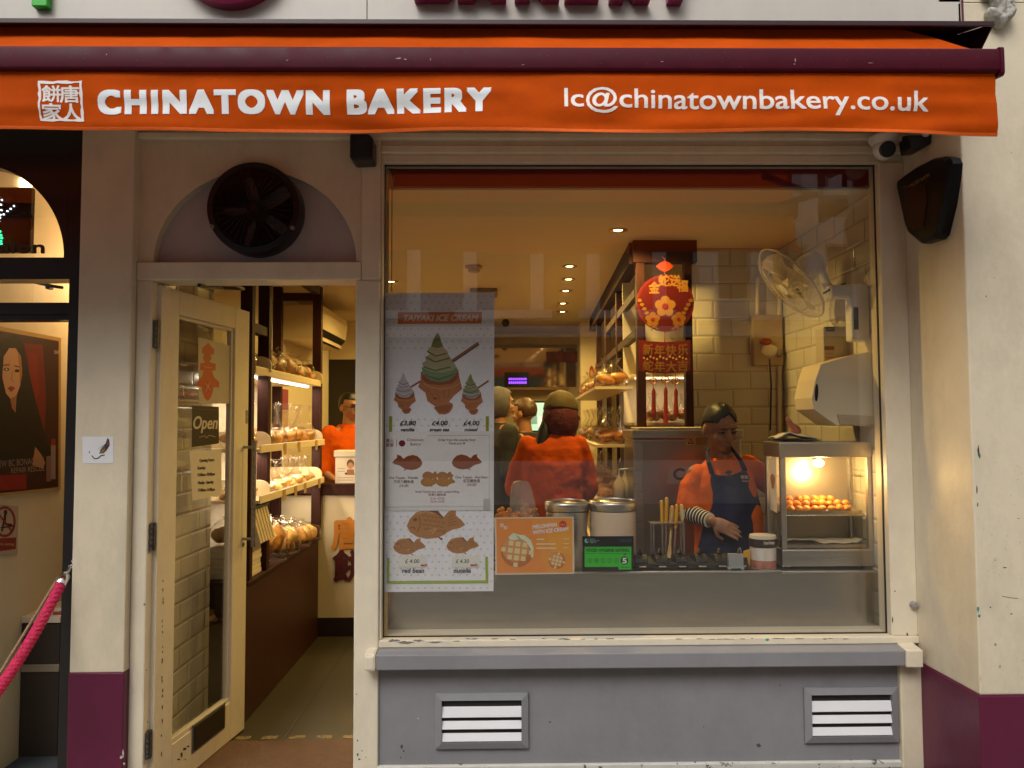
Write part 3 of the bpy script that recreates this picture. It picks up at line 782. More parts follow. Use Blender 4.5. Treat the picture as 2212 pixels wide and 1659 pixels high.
# poster on the side wall
pn = Vector((1, 0, 0)); px_ = XSW + .012
po = thing('hair_poster', 'framed red and black poster of a woman with long dark hair on the salon wall', 'poster', (XSW, .4, 1.2))
def pa(u, v, d=0.): return Pp(u, v, (px_ + d, 0, 0), pn)
ol = [(-60, 694), (132, 730), (131, 1056), (-60, 1078)]
t = MB().mat(M('gold_frame', (.45, .28, .08), .4, .3)); t.loft([[pa(*p, -.0115) for p in ol], [pa(*p, .004) for p in ol]]); link('frame', t, None, po)
pt = Print((px_ + .0045, 0, 0), pn)
pt.poly([(-60, 704), (127, 737), (126, 1052), (-60, 1072)], '33070a')
pt.up(); pt.poly([(40, 740), (92, 745), (100, 860), (95, 960), (40, 960)], '6d0a0a').poly([(60, 760), (80, 765), (86, 850), (70, 880)], '7e0f0c')
pt.up(); pt.poly([(-12, 765), (8, 732), (36, 722), (52, 745), (62, 800), (76, 862), (98, 940), (112, 985), (100, 1004), (-60, 1010), (-60, 765)], '0d0806')
pt.up(); pt.poly([(8, 770), (20, 752), (34, 752), (45, 770), (48, 800), (44, 832), (35, 856), (25, 864), (13, 850), (5, 815)], 'd6a47c')
pt.poly([(22, 862), (36, 854), (34, 892), (26, 882)], 'a8704a')
pt.up(); pt.disc(14, 798, 6, 3.4, '2a1612').disc(37, 801, 5.6, 3.4, '2a1612').disc(14, 798, 2.2, 2.2, 'e8dccc', 8).line([(6, 789), (21, 788)], 2.2, '1b0f0a').line([(31, 790), (45, 794)], 2.2, '1b0f0a').poly([(38, 760), (46, 775), (48, 810), (43, 835), (42, 800)], 'b07a54')
pt.poly([(16, 838), (24, 834), (33, 838), (24, 847)], '9a4434').line([(27, 802), (25, 822), (30, 824)], 1.4, 'a87048')
pt.poly([(76, 965), (88, 980), (98, 1000), (92, 1012), (70, 1005)], 'b07a52')
pt.poly([(-60, 1030), (57, 1024), (57, 1056), (-60, 1064)], '8a0f0c')
pt.rect(100, 985, 110, 1040, '7a5a58').rect(110, 962, 120, 1035, '8e7a74').rect(110, 948, 120, 962, '8a1414')
pt.up(); pt.text('NEW BC BONACURE', -10, 95, 1010, 14, '9a8578', slope=-.09).text('REPAIR RESCUE', 24, 96, 1023, 12, '9a8578', slope=-.09)
pt.text('Sil', 117, 126, 764, 7, '9a8578', bold=.5)
pt.build('print', po)
ns = thing('no_sitting_sign', 'white safety notice with red no sitting ring on the salon wall', 'sign', (XSW, .35, .85))
pt = Print((px_ - .008, 0, 0), pn); pt.poly([(-40, 1086), (40, 1094), (38, 1198), (-40, 1204)], 'b8a590')
pt.up(); pt.disc(10, 1127, 24, 34, '8a2a1a', 28); pt.poly([(-40, 1165), (35, 1161), (34, 1186), (-40, 1196)], '8a2a1a')
pt.up(); pt.disc(10, 1127, 19, 28, 'b8a590', 28)
pt.up(); pt.disc(12, 1107, 4, 6, '2a1c14').line([(11, 1112), (10, 1132), (26, 1134)], 5, '2a1c14').line([(10, 1118), (4, 1148)], 4, '2a1c14').line([(2, 1140), (30, 1136)], 3, '2a1c14')
pt.up(); pt.line([(-6, 1106), (26, 1148)], 4, '8a2a1a').text('No sitting', -2, 30, 1178, 6, 'c8b8a4')
pt.build('plate', ns)
mt = one('door_mat', MB().mat(M('blue_grey_mat', (.045, .055, .065), .9, bump=.5, bscale=300)).box(XSW + .01, -1.80, .32, .75, .0045, .014), None, 'blue grey entrance mat on the salon floor', 'mat', bevel=.003)
lt = thing('low_cabinet', 'low dark cabinet with white top against the salon wall', 'cabinet', (-2.1, .5, .004))
link('body', MB().mat(M('cabinet_dark', (.03, .02, .015), .5)).box(XSW + .001, X(128, 1400, .5), .5, .8, .0045, Z(90, 1347, .5)), None, lt, bevel=.004)
link('top', MB().mat(M('cabinet_top', (.6, .52, .4), .4)).box(XSW + .001, X(130, 1340, .49), .49, .81, Z(90, 1346, .49), Z(90, 1332, .49)), None, lt, bevel=.003)
link('shelf', MB().mat(M('cabinet_shelf', (.25, .2, .14), .4)).box(XSW + .002, X(127, 1440, .492), .492, .4995, Z(90, 1452, .49), Z(90, 1436, .49)), None, lt, bevel=.002)
zt_ = Z(90, 1332, .49) + .0005
one('magazine_stack', MB().mat(M('mag_red', (.35, .06, .04), .4)).box(X(108, 1325, .5), X(127, 1325, .5), .52, .7, zt_, zt_ + .012).mat(M('mag_white', (.6, .55, .48), .4)).box(X(110, 1325, .5), X(126, 1325, .5), .53, .69, zt_ + .0125, zt_ + .024), None, 'two magazines lying on the low salon cabinet', 'magazines')

# ---------------------------------------------------------------- rope barrier and wooden rail
rb_ = thing('rope_barrier', 'thick magenta twisted rope with chrome end hooked to the black salon frame', 'rope', P(60, 1400, -.15))
A, B = P(140, 1246, -.045), P(-40, 1540, -.42)
N_ = 150; strands = []
mg = M('magenta_rope', (.62, .012, .09), .55, var=.25, scale=60, bump=.5, bscale=220)
t = MB().mat(mg)
ax = (B - A); L = ax.length; axn = ax.normalized(); e1 = axn.cross(Vector((0, 1, 0))).normalized(); e2 = axn.cross(e1)
for s in range(3):
    pts = []
    for i in range(N_ + 1):
        f = i / N_; a = f * L / .052 * 2 * math.pi + s * 2 * math.pi / 3
        pts.append(A + ax * f + Vector((0, 0, -.03 * math.sin(math.pi * f))) + e1 * math.cos(a) * .0095 + e2 * math.sin(a) * .0095)
    t.tube(pts, .0115, 8)
link('rope', t, None, rb_, smooth=60)
hk = -axn
q = hk.to_track_quat('Z', 'Y').to_matrix().to_4x4(); q.translation = A
t = MB().mat(chrome); t.T = q; t.lathe([(.020, -.035), (.0215, -.03), (.0215, .0), (.017, .012), (.009, .018), (.007, .04), (.011, .045), (.007, .052), (.004, .06), (0, .06)], (0, 0, 0), 'z', 20); link('end_cap', t, None, rb_, smooth=35)
hp = A + hk * .055
he = Vector((X(157, 1212, -.012), -.012, Z(157, 1208, -.012)))
link('hook', MB().mat(chrome).tube([hp, hp + (he - hp) * .4 + Vector((.012, -.01, 0)), hp + (he - hp) * .8 + Vector((.004, -.012, 0)), he], [.005, .0045, .004, .003], 8), None, rb_, smooth=50)
one('wooden_rail', MB().mat(M('pale_wood', (.35, .22, .12), .5, var=.3, stretch=(2, 2, 20))).tube([P(122, 1255, .0), P(-40, 1520, -.10)], .006, 8).tube([P(122, 1255, .0), P(126, 1250, .02)], .006, 8), None, 'thin pale wooden rail sloping behind the magenta rope', 'rail', smooth=40)
# ================================================================== inside the bakery: the shell
CE = 2.50
XL, XR, YB = -1.66, X(1914, 860, .05), 5.4
YT = 1.20                                  # tiled wall behind the staff
wallp = M('warm_wall_paint', (.70, .60, .44), .55, var=.05, scale=2)
ceilp = M('ceiling_paint', (.66, .55, .38), .6, var=.03, scale=1.5)
link('party_wall', MB().mat(wallp).box(XL - .10, XL, 1.3, YB, 0, CE + .1), None, sf)
tl_y = tiles('white_tile_side', 'y', (.62, .58, .50), (.58, .54, .46), (.40, .34, .26))
tl_x = tiles('white_tile_back', 'x', (.62, .56, .46), (.57, .51, .42), (.38, .30, .20))
link('tiled_entry_wall', MB().mat(tl_y).box(XL - .10, -1.478, .141, .855, 0, CE + .1).box(XL - .10, XL, .8555, 1.299, 0, CE + .1), None, sf)
link('tiled_side_wall', MB().mat(tl_y).box(XR, XR + .10, .0525, YT + .1, 0, CE + .1), None, sf)
link('tiled_back_wall', MB().mat(tl_x).box(X(1492, 800, YT), XR - .0005, YT, YT + .1, 0, CE + .1), None, sf)
link('inner_wall', MB().mat(wallp).box(XR + .10, XR + .2, YT + .101, YB, 0, CE + .1).box(X(1492, 800, YT) + .6, XR + .1, YT + .6, YT + .7, 0, CE), None, sf)
link('rear_wall', MB().mat(wallp).box(XL - .1, XR + .2, YB, YB + .1, 0, CE + .1), None, sf)
link('ceiling', MB().mat(ceilp).box(XL - .1, XR + .2, .125, YB + .1, CE + .101, CE + .2).box(XL + .0005, XR - .0005, .10, YT - .0005, CE, CE + .1).box(XL + .0005, XR + .09, YT, YB - .0005, CE, CE + .1), None, sf)
link('shop_floor', MB().mat(tiles('floor_tile', 'x', (.05, .042, .026), (.044, .037, .022), (.03, .024, .018), .3, .3, .4)).poly([(XL, -.0, .004), (XR, -.0, .004), (XR, YB, .004), (XL, YB, .004)]), None, sf)
YM = .66
one('threshold_mat', MB().mat(M('brown_mat', (.12, .062, .032), .9, var=.2, scale=14, bump=.4, bscale=200)).box(-1.47, xm1 - .03, -.02, YM, .0045, .012), None, 'worn brown entrance mat inside the bakery doorway', 'mat', bevel=.003)
t = MB().mat(M('yellow_tape', (.26, .17, .05), .6, var=.3, scale=30, chips=(.1, .08, .05), chip_t=.5, chip_s=30))
for k in range(7): t.box(-1.42 + k * .13, -1.42 + k * .13 + .075, YM + .03, YM + .07, .0042, .0052)
one('floor_tape', t, None, 'broken line of worn yellow tape across the floor inside the door', 'tape')

# ---------------------------------------------------------------- ceiling lamps
warm = (1.0, .67, .18)
bulbm = glow('halogen_bulb', (1, .72, .34), 16)
ringm = M('lamp_ring', (.35, .20, .07), .3, .6)
spots = [(1335, 497), (1230, 575), (1228, 603), (1222, 628), (1216, 655), (1215, 673), (845, 608)]
lbl = ['recessed ceiling lamp alone near the window, above the worker', 'first ceiling lamp of the short receding row behind the smoke alarm', 'second ceiling lamp of the receding row toward the back', 'third ceiling lamp of the receding row toward the back', 'fourth ceiling lamp of the receding row toward the back', 'last ceiling lamp of the receding row, nearest the rear wall', 'recessed ceiling lamp at the left above the ice cream poster']
dl0 = None
ZA = Vector((0, 0, 1))
for i, (u, v) in enumerate(spots):
    p = Pp(u, v, (0, 0, CE), ZA); p.z = CE
    if dl0 is None:
        dl0 = thing('ceiling_lamp', lbl[i], 'ceiling lamp', p, 'recessed ceiling lamps')
        link('ring', MB().mat(ringm).lathe([(.030, 0), (.030, .02), (.048, .0005), (.050, -.004), (.036, -.006), (.030, 0)], p, 'z', 24, cap=False), None, dl0, smooth=40)
        link('bulb', MB().mat(bulbm).lathe([(0, -.004), (.018, -.003), (.024, .0), (.024, .004), (0, .004)], p, 'z', 16), None, dl0, smooth=40)
        link('can', MB().mat(ringm).lathe([(.029, -.0005), (.029, -.0002), (0, -.0001)], p, 'z', 16), None, dl0)
    else: dup(dl0, p, 0, lbl[i])
def spot(p, e, col=warm, size=165, tgt=None):
    l = bpy.data.lights.new('ceiling_lamp_light', 'SPOT'); l.energy = e; l.color = col; l.spot_size = R(size); l.spot_blend = .5; l.shadow_soft_size = .03
    o = bpy.data.objects.new('ceiling_lamp_light', l); o.location = p; COL.objects.link(o)
    if tgt: o.rotation_euler = (Vector(p) - Vector(tgt)).to_track_quat('Z', 'Y').to_euler()
LE = 36
for i, (u, v) in enumerate(spots):
    p = Pp(u, v, (0, 0, CE), ZA); p.z = CE - .012; spot(p, LE * (1.7 if i == 0 else 1))
for p in ((-.757, 3.0, CE - .012), (-.757, 4.2, CE - .012)): spot(p, LE)
p = Pp(1024, 575, (0, 0, CE), ZA); p.z = CE
sm = thing('smoke_alarm', 'brown tinted round smoke alarm on the ceiling', 'smoke alarm', p)
link('base', MB().mat(M('aged_plastic', (.40, .25, .10), .5)).lathe([(.055, 0), (.055, -.012), (.04, -.018), (.036, -.035), (.02, -.042), (0, -.042)], p, 'z', 24), None, sm, smooth=30)
p = Pp(1092, 690, (0, 0, CE), ZA); p.z = CE
dc = thing('ceiling_camera', 'small black dome camera hanging from the ceiling at the rear', 'security camera', p)
link('dome', MB().mat(black).ell((p.x, p.y, CE - .035), .04, 16, 12), None, dc, smooth=60); link('stem', MB().mat(black).lathe([(.02, 0), (.02, -.02)], p, 'z', 12), None, dc)
p = Pp(1045, 622, (0, 0, CE), ZA); p.z = CE
one('ceiling_hatch', MB().mat(M('hatch', (.22, .14, .05), .5)).box(p.x - .1, p.x + .1, p.y, p.y + .25, CE - .03, CE - .0005), None, 'low brown ceiling fitting just above the poster top edge', 'fitting', bevel=.008)

# ---------------------------------------------------------------- roller blind
yb_ = .085
bl = thing('roller_blind', 'dark maroon roller blind drawn down a little along the top of the window', 'blind', (0, yb_, CE - .1))
bx0, bx1 = X(851, 380, yb_), X(1899, 380, yb_) + .03
link('fabric', MB().mat(M('maroon_blind', (.17, .006, .008), .7, var=.08, scale=3)).box(bx0, bx1, yb_, yb_ + .002, Z(1360, 403, yb_), zw1 - .001), None, bl)
link('hem_bar', MB().mat(M('blind_bar', (.16, .09, .05), .5)).box(bx0, bx1, yb_ - .004, yb_ + .006, Z(1360, 406, yb_), Z(1360, 402.5, yb_)), None, bl, bevel=.002)
link('head_rail', MB().mat(M('head_rail', (.4, .3, .2), .4)).box(bx0, bx1, yb_ - .008, yb_ - .001, Z(1360, 358, yb_), Z(1360, 351, yb_)), None, bl)
bk = M('blind_bracket', (.12, .05, .02), .5)
link('bracket', MB().mat(bk).prism([(X(834, 352, yb_), zw1 - .001), (X(851, 352, yb_), zw1 - .001), (X(851, 352, yb_), Z(845, 372, yb_)), (X(846, 352, yb_), Z(845, 384, yb_)), (X(842, 352, yb_), Z(845, 362, yb_))], 'xz', yb_ - .004, yb_ + .03), None, bl)
cdm = M('cord', (.20, .12, .03), .7)
link('cord', MB().mat(cdm).tube([P(833, 362, yb_), P(832, 600, yb_), P(833, 630, yb_)], .0022, 6), None, bl)
link('cord', MB().mat(cdm).tube([P(847, 380, yb_), P(846, 600, yb_), P(847, 640, yb_)], .0022, 6), None, bl)
side = MB().mat(M('yellowed_post', (.55, .40, .18), .5)).box(xw0 - .06, xw0 + .012, .075, .082, zs, zw1 - .001)
link('blind_post', side, None, sf)

# ---------------------------------------------------------------- window counter
YC0, YC1 = .160, .40
zc = Z(1400, 1234, YC0)
link('inner_ledge', MB().mat(cream2).box(xw0 - .003, XR - .002, .0515, YC0 - .0005, zs - .03, zs - .002), None, sf)
ct = thing('steel_counter', 'long brushed stainless steel counter close behind the shop window', 'counter', (.4, .2, 0))
link('front_panel', MB().mat(steel_panel).box(xw0 - .02, XR - .001, YC0, YC0 + .004, .02, zc - .010), None, ct)
link('top', MB().mat(steel).box(xw0 - .02, X(1688, 1234, YC0), YC0 - .002, YC1, zc - .0098, zc), None, ct, bevel=.003)
link('top', MB().mat(steel).box(X(1688, 1234, YC0) + .001, XR - .001, YC0 - .0015, YC1, zc - .013, zc - .0035), None, ct, bevel=.003)
link('carcass', MB().mat(M('counter_dark', (.1, .1, .1), .6)).box(xw0 - .015, XR - .005, YC0 + .0045, YC1 - .01, .004, zc - .014), None, ct)

# ---------------------------------------------------------------- timber lattice partition and beam
la = thing('timber_lattice', 'dark timber lattice partition with posts and beams running to the back of the shop', 'partition', (.8, 2.5, 0))
YL = 1.0
def lx(y): return X(1384, 700, YL) + (y - YL) * .045
pw_ = .034
zbm = Z(1430, 567, YL)
def bar(name, x0, x1, y0, y1, z0, z1): link(name, MB().mat(darkwood).box(x0, x1, y0, y1, z0, z1), None, la, bevel=.002)
xa0, xa1 = X(1376, 700, YL), X(1394, 700, YL); xb0, xb1 = X(1480, 700, YL), X(1496, 700, YL)
bar('post', xa0, xa1, YL, YL + .05, .004, zbm - .001)
bar('post', xb0, xb1, YL, YL + .05, .004, zbm - .001)
bar('beam', X(1368, 550, YL), xb1 + .03, YL - .004, YL + .055, zbm, CE - .0005)
# receding top beam
p0, p1 = lx(YL + .06), lx(4.2)
t = MB().mat(darkwood).hexa([(p0 - .05, YL + .056, zbm + .005), (p0 + .02, YL + .056, zbm + .005), (p0 + .02, YL + .056, CE - .0005), (p0 - .05, YL + .056, CE - .0005)], [(p1 - .05, 4.2, zbm + .005), (p1 + .02, 4.2, zbm + .005), (p1 + .02, 4.2, CE - .0005), (p1 - .05, 4.2, CE - .0005)])
link('beam', t, None, la)
for y in (1.95, 2.75, 3.6):
    bar('post', lx(y) - .03, lx(y) + .012, y, y + .045, .004, zbm + .004)
for y0, y1, z in ((1.06, 1.95, 2.2), (1.06, 1.95, 1.98), (1.996, 2.75, 2.2), (1.996, 2.75, 1.98), (2.796, 3.6, 1.98)):
    t = MB().mat(darkwood).hexa([(lx(y0) - .025, y0, z), (lx(y0) + .008, y0, z), (lx(y0) + .008, y0, z + .045), (lx(y0) - .025, y0, z + .045)], [(lx(y1) - .025, y1 - .0005, z), (lx(y1) + .008, y1 - .0005, z), (lx(y1) + .008, y1 - .0005, z + .045), (lx(y1) - .025, y1 - .0005, z + .045)])
    link('rail', t, None, la)
shelfm = M('cream_shelf', (.72, .60, .40), .4, var=.05)
rk = thing('lattice_bread_rack', 'cream shelves of bagged bread fixed along the dark timber lattice', 'shelf', (.6, 2, 0))
RZ = (1.70, 1.38, 1.08, .80)
for z in RZ:
    link('shelf', MB().mat(shelfm).hexa([(lx(1.1) - .24, 1.12, z), (lx(1.1) - .03, 1.12, z), (lx(1.1) - .03, 1.12, z + .015), (lx(1.1) - .24, 1.12, z + .015)], [(lx(3.4) - .24, 3.4, z), (lx(3.4) - .03, 3.4, z), (lx(3.4) - .03, 3.4, z + .015), (lx(3.4) - .24, 3.4, z + .015)]), None, rk)
link('standard', MB().mat(steel).box(lx(1.5) - .06, lx(1.5) - .04, 1.5, 1.52, .004, 1.75).box(lx(2.6) - .06, lx(2.6) - .04, 2.6, 2.62, .004, 1.75), None, rk)

# ---------------------------------------------------------------- rear of the shop
yr = YB
mr = thing('rear_mirror', 'wide mirror along the top of the rear wall above the shelf', 'mirror', (0, yr, 1.7))
link('glass', MB().mat(M('tinted_mirror', (.62, .52, .42), .06, 1., var=0)).box(X(1000, 790, yr), X(1243, 790, yr), yr - .012, yr - .001, Z(1150, 836, yr), Z(1150, 752, yr)), None, mr)
link('frame', MB().mat(M('mirror_frame', (.4, .3, .2), .4)).box(X(1000, 790, yr), X(1246, 790, yr), yr - .02, yr - .0005, Z(1150, 752, yr) + .0005, Z(1150, 745, yr)), None, mr)
rs = thing('rear_shelf', 'thin shelf under the rear mirror carrying a purple lit sign', 'shelf', (0, yr - .1, 1.6))
link('board', MB().mat(M('shelf_board', (.45, .28, .16), .4)).box(X(1000, 840, yr), X(1225, 840, yr), yr - .22, yr - .0205, Z(1150, 842, yr - .2), Z(1150, 837, yr - .2)), None, rs)
yq = yr - .15
zsh = Z(1150, 837, yr - .2) + .0005
pl = thing('purple_light_sign', 'small black box sign glowing with two rows of violet lettering on the rear shelf', 'sign', (X(1117, 820, yq), yq, zsh))
link('box', MB().mat(black).box(X(1090, 820, yq), X(1142, 820, yq), yq, yq + .05, zsh, Z(1117, 804, yq)), None, pl)
t = MB().mat(glow('violet_led', (.22, .05, 1), 3.2))
for r_, (va, vb) in enumerate(((816.5, 821), (824, 829))):
    for k in range(9):
        u = 1099 + k * 4.4
        t.box(X(u, 820, yq), X(u + 3.1, 820, yq), yq - .004, yq - .0005, Z(1117, vb, yq), Z(1117, va, yq))
link('lettering', t, None, pl)
one('screen_glow_panel', MB().mat(glow('violet_panel', (.06, .015, .22), .6)).box(X(1096, 820, yq), X(1138, 820, yq), yq - .0004, yq - .0001, Z(1117, 832, yq), Z(1117, 813, yq)), None, 'dim violet display face behind the lit letters', 'display') if False else None
mo = thing('till_monitor', 'pale blue lit computer screen at the rear left of the capped worker', 'monitor', P(1160, 930, 3.6))
ym = 3.6
link('casing', MB().mat(black).box(X(1141, 900, ym), X(1184, 900, ym), ym, ym + .04, Z(1160, 934, ym), Z(1160, 866, ym)).box(X(1155, 900, ym), X(1168, 900, ym), ym + .01, ym + .03, 1.06, Z(1160, 934, ym)), None, mo)
t = MB().mat(glow('screen', (.35, .62, .60), .9)).box(X(1144, 900, ym), X(1181, 900, ym), ym - .002, ym - .0005, Z(1160, 930, ym), Z(1160, 870, ym))
t.mat(glow('screen_dark', (.16, .33, .33), .6)).box(X(1146, 900, ym), X(1160, 900, ym), ym - .003, ym - .0021, Z(1160, 916, ym), Z(1160, 886, ym)).mat(glow('screen_white', (.8, .8, .72), 1.)).box(X(1164, 900, ym), X(1179, 900, ym), ym - .003, ym - .0021, Z(1160, 922, ym), Z(1160, 900, ym))
link('screen', t, None, mo)
pc = thing('white_pillar', 'pale pillar at the rear with two red paper charms', 'pillar', (X(1273, 900, 4.4), 4.4, 0))
link('shaft', MB().mat(wallp).box(X(1255, 900, 4.4), X(1300, 900, 4.4), 4.4, 4.7, .004, CE - .001), None, pc)
pt = Print((0, 4.399, 0), (0, -1, 0)); pt.disc(1278, 805, 5, 15, 'a02018').disc(1288, 803, 4, 14, 'a02018'); pt.up(); pt.disc(1278, 805, 3, 8, 'd8a040').disc(1288, 803, 2.4, 7, 'd8a040')
link('paper_charm', pt.mb, None, pc, fix=False)
rc = thing('rear_counter', 'dark till counter across the middle of the shop', 'counter', (0, 3.6, 0))
link('body', MB().mat(brownwood).box(-.5, .62, 3.45, 3.95, .004, 1.04), None, rc, bevel=.004); link('top', MB().mat(darkwood).box(-.52, .64, 3.42, 3.97, 1.0405, 1.06), None, rc, bevel=.003)
pn_ = thing('rear_notice', 'red and grey notice panel on the rear wall beside the pillar', 'notice', P(1225, 925, yr))
pt = Print((0, yr - .004, 0), (0, -1, 0)); pt.rect(1205, 880, 1225, 950, '9a2a30').rect(1225, 880, 1246, 950, '6a7a70'); pt.up(); pt.rect(1200, 955, 1252, 972, 'd8d4c8').rect(1208, 890, 1222, 900, 'd8b8a0')
link('panel', pt.mb, None, pn_, fix=False)
rw_ = thing('rear_curtain', 'pink and red fabric banner along the top of the rear wall', 'banner', P(1150, 770, yr))
link('cloth', MB().mat(M('faded_red_cloth', (.35, .08, .06), .7)).grid(lambda a, b: Vector((X(1180, 770, yr) + a * .42, yr - .03 - .006 * math.sin(a * 40), Z(1150, 760, yr) - b * .12)), 40, 3), None, rw_, smooth=60)
one('rear_cupboard', MB().mat(M('cupboard', (.30, .20, .12), .5)).box(X(1000, 900, yr - .3), X(1235, 900, yr - .3), yr - .35, yr - .001, .004, 1.28).mat(steel).box(X(1190, 860, yr - .3), X(1250, 860, yr - .3), yr - .4, yr - .36, 1.30, 1.33), None, 'low brown cupboard against the rear wall', 'cupboard', bevel=.004)

# ---------------------------------------------------------------- door
H = Vector((X(341, 1100, .035), .035, 0))
F = Pp(528, 1573, (0, 0, .016), ZA); F.z = 0
de = (F - H).normalized(); DW = (F - H).length; dn = Vector((de.y, -de.x, 0))
TD = Matrix(((de.x, -dn.x, 0, H.x), (de.y, -dn.y, 0, H.y), (0, 0, 1, 0), (0, 0, 0, 1)))   # local: s, depth behind the face, z
DTOP = Z(440, 606, .0) - .012
def ds(u, v, off=0.):
    p = Pp(u, v, H + dn * off, dn); return (p - H).dot(de), p.z
dr = thing('shop_door', 'open cream framed glass door of the bakery, swung inward', 'door', H)
s0, z_t = ds(388, 684); s1, z_t2 = ds(509, 707); _, z_b = ds(388, 1597)
z_t = (z_t + z_t2) / 2
t = MB().mat(cream2); t.T = TD
t.box(0, s0, 0, .045, .014, DTOP).box(s1, DW, 0, .045, .014, DTOP).box(s0 + .0002, s1 - .0002, .0002, .0448, z_t, DTOP - .0002).box(s0 + .0002, s1 - .0002, .0002, .0448, .0142, z_b)
for a, b, c, d in ((s0, s0 + .014, z_b, z_t), (s1 - .014, s1, z_b, z_t)): t.box(a, b, .012, .034, c, d)
t.box(s0, s1, .012, .034, z_t - .014, z_t).box(s0, s1, .006, .034, z_b, z_b + .02)
link('frame', t, None, dr, bevel=.003)
t = MB().mat(glass); t.T = TD; t.box(s0 + .01, s1 - .01, .021, .026, z_b + .01, z_t - .01); link('glass', t, None, dr)
hsteel = M('worn_steel', (.30, .28, .26), .4, .9, var=.4, scale=60)
t = MB().mat(hsteel); t.T = TD
sh, za_ = ds(546, 952, .055); _, zb_ = ds(546, 1182, .055); sh = DW - .045
t.tube([(sh, -.055, zb_), (sh, -.055, za_)], .0105, 12); _, q1 = ds(527, 966); _, q2 = ds(527, 1163)
t.tube([(sh, 0, q1), (sh, -.055, q1)], .007, 8).tube([(sh, 0, q2), (sh, -.055, q2)], .007, 8)
link('handle', t, None, dr, smooth=40)
t = MB().mat(hsteel); t.T = TD
_, l1 = ds(522, 886); _, l2 = ds(522, 915); t.box(DW - .03, DW - .008, -.0015, .0, l2, l1); _, l3 = ds(523, 1177); t.lathe([(0, -.003), (.011, -.003), (.011, 0)], (DW - .04, 0, l3), 'y', 14); link('lock_plate', t, None, dr)
t = MB().mat(M('letter_slot_frame', (.2, .22, .24), .35, .9)); t.T = TD
a0, c0 = ds(413, 1646); a1, c1 = ds(485, 1535)
zl = .10; t.box(a0, a1, -.005, .0, .095, .215); link('letter_slot', t, None, dr, bevel=.003)
t = MB().mat(M('letter_slot_flap', (.045, .028, .018), .4, .6)); t.T = TD; t.box(a0 + .012, a1 - .012, -.008, -.0052, .105, .205); link('letter_flap', t, None, dr, bevel=.002)
hg = M('hinge_steel', (.14, .125, .12), .5, .8, var=.5, scale=80, chips=(.5, .45, .38), chip_t=.68, chip_s=60)
for v0, v1 in ((691, 752), (1130, 1190), (1580, 1640)):
    z1_, z0_ = Z(335, v0, .01), Z(335, v1, .01)
    t = MB().mat(hg).box(xj1 - .003, xj1 + .016, .012, .030, z0_, z1_); 
    for k in range(5): t.lathe([(.006, z0_ + (z1_ - z0_) * k / 5 + .002), (.006, z0_ + (z1_ - z0_) * (k + 1) / 5 - .002)], (xj1 + .008, .006, 0), 'z', 10)
    link('hinge', t, None, dr)
one('door_closer_rod', MB().mat(black).tube([P(430, 616, .06), P(480, 622, .3), P(526, 624, .42)], .008, 8).tube([P(526, 624, .42), P(500, 612, .12)], .008, 8), None, 'black closer arm above the open bakery door', 'closer')
# notices on the door glass
def dprint(off=.0195): return Print(H - dn * off, dn)
pt = dprint(.0202)
pt.poly([(428, 728), (502, 748), (503, 872), (430, 872)], 'b4a892')
c = 'b4501c'
pt.up(); pt.poly([(437, 752), (444, 746), (450, 740), (456, 748), (463, 754), (462, 766), (455, 766), (457, 775), (452, 782), (466, 786), (466, 800), (458, 801), (462, 814), (474, 826), (473, 838), (461, 836), (460, 846), (455, 860), (449, 866), (442, 860), (437, 846), (436, 836), (424, 836), (425, 826), (436, 814), (440, 800), (432, 800), (432, 785), (443, 783), (438, 774), (441, 764), (436, 763)], c)
pt.up(); pt.disc(449, 836, 8, 12, 'a8472a').line([(441, 792), (459, 795)], 1.4, 'c88a50').line([(444, 828), (455, 842)], 1.2, 'c8a088').line([(454, 826), (444, 846)], 1.2, 'c8a088')
tag(pt.build('spring_papercut'), 'orange paper cut blessing character taped inside the door glass', 'paper cut')
pt = dprint(.0200)
pt.poly([(415, 876), (473, 879), (473, 958), (414, 966)], '2a1f12')
pt.up(); pt.line([(417, 883), (471, 886)], 1.2, '5a4428').line([(430, 945), (442, 941), (446, 946), (452, 940), (466, 944)], 1.2, 'a89878')
pt.up(); pt.text('Open', 418, 470, 926, 27, 'c2b8a4', bold=.7, shear=.25)
tag(pt.build('open_sign'), 'black square sign reading Open in white script on the door glass', 'sign')
pt = dprint(.0199)
pt.poly([(409, 974), (478, 972), (479, 1068), (416, 1082)], 'cfc6b4')
pt.up()
for s, u, uu, v in (('Opening Hours', 431, 463, 998), ('Sunday', 427, 444, 1014), ('12:00am-10:00pm', 427, 464, 1029), ('Monday - Saturday', 428, 461, 1046), ('11:00am-11:00pm', 428, 464, 1062)):
    pt.text(s, u, uu, v, 6.5, '3a3024', bold=.35, slope=-.06)
tag(pt.build('opening_hours_sheet'), 'white paper of opening hours taped low on the door glass', 'notice')
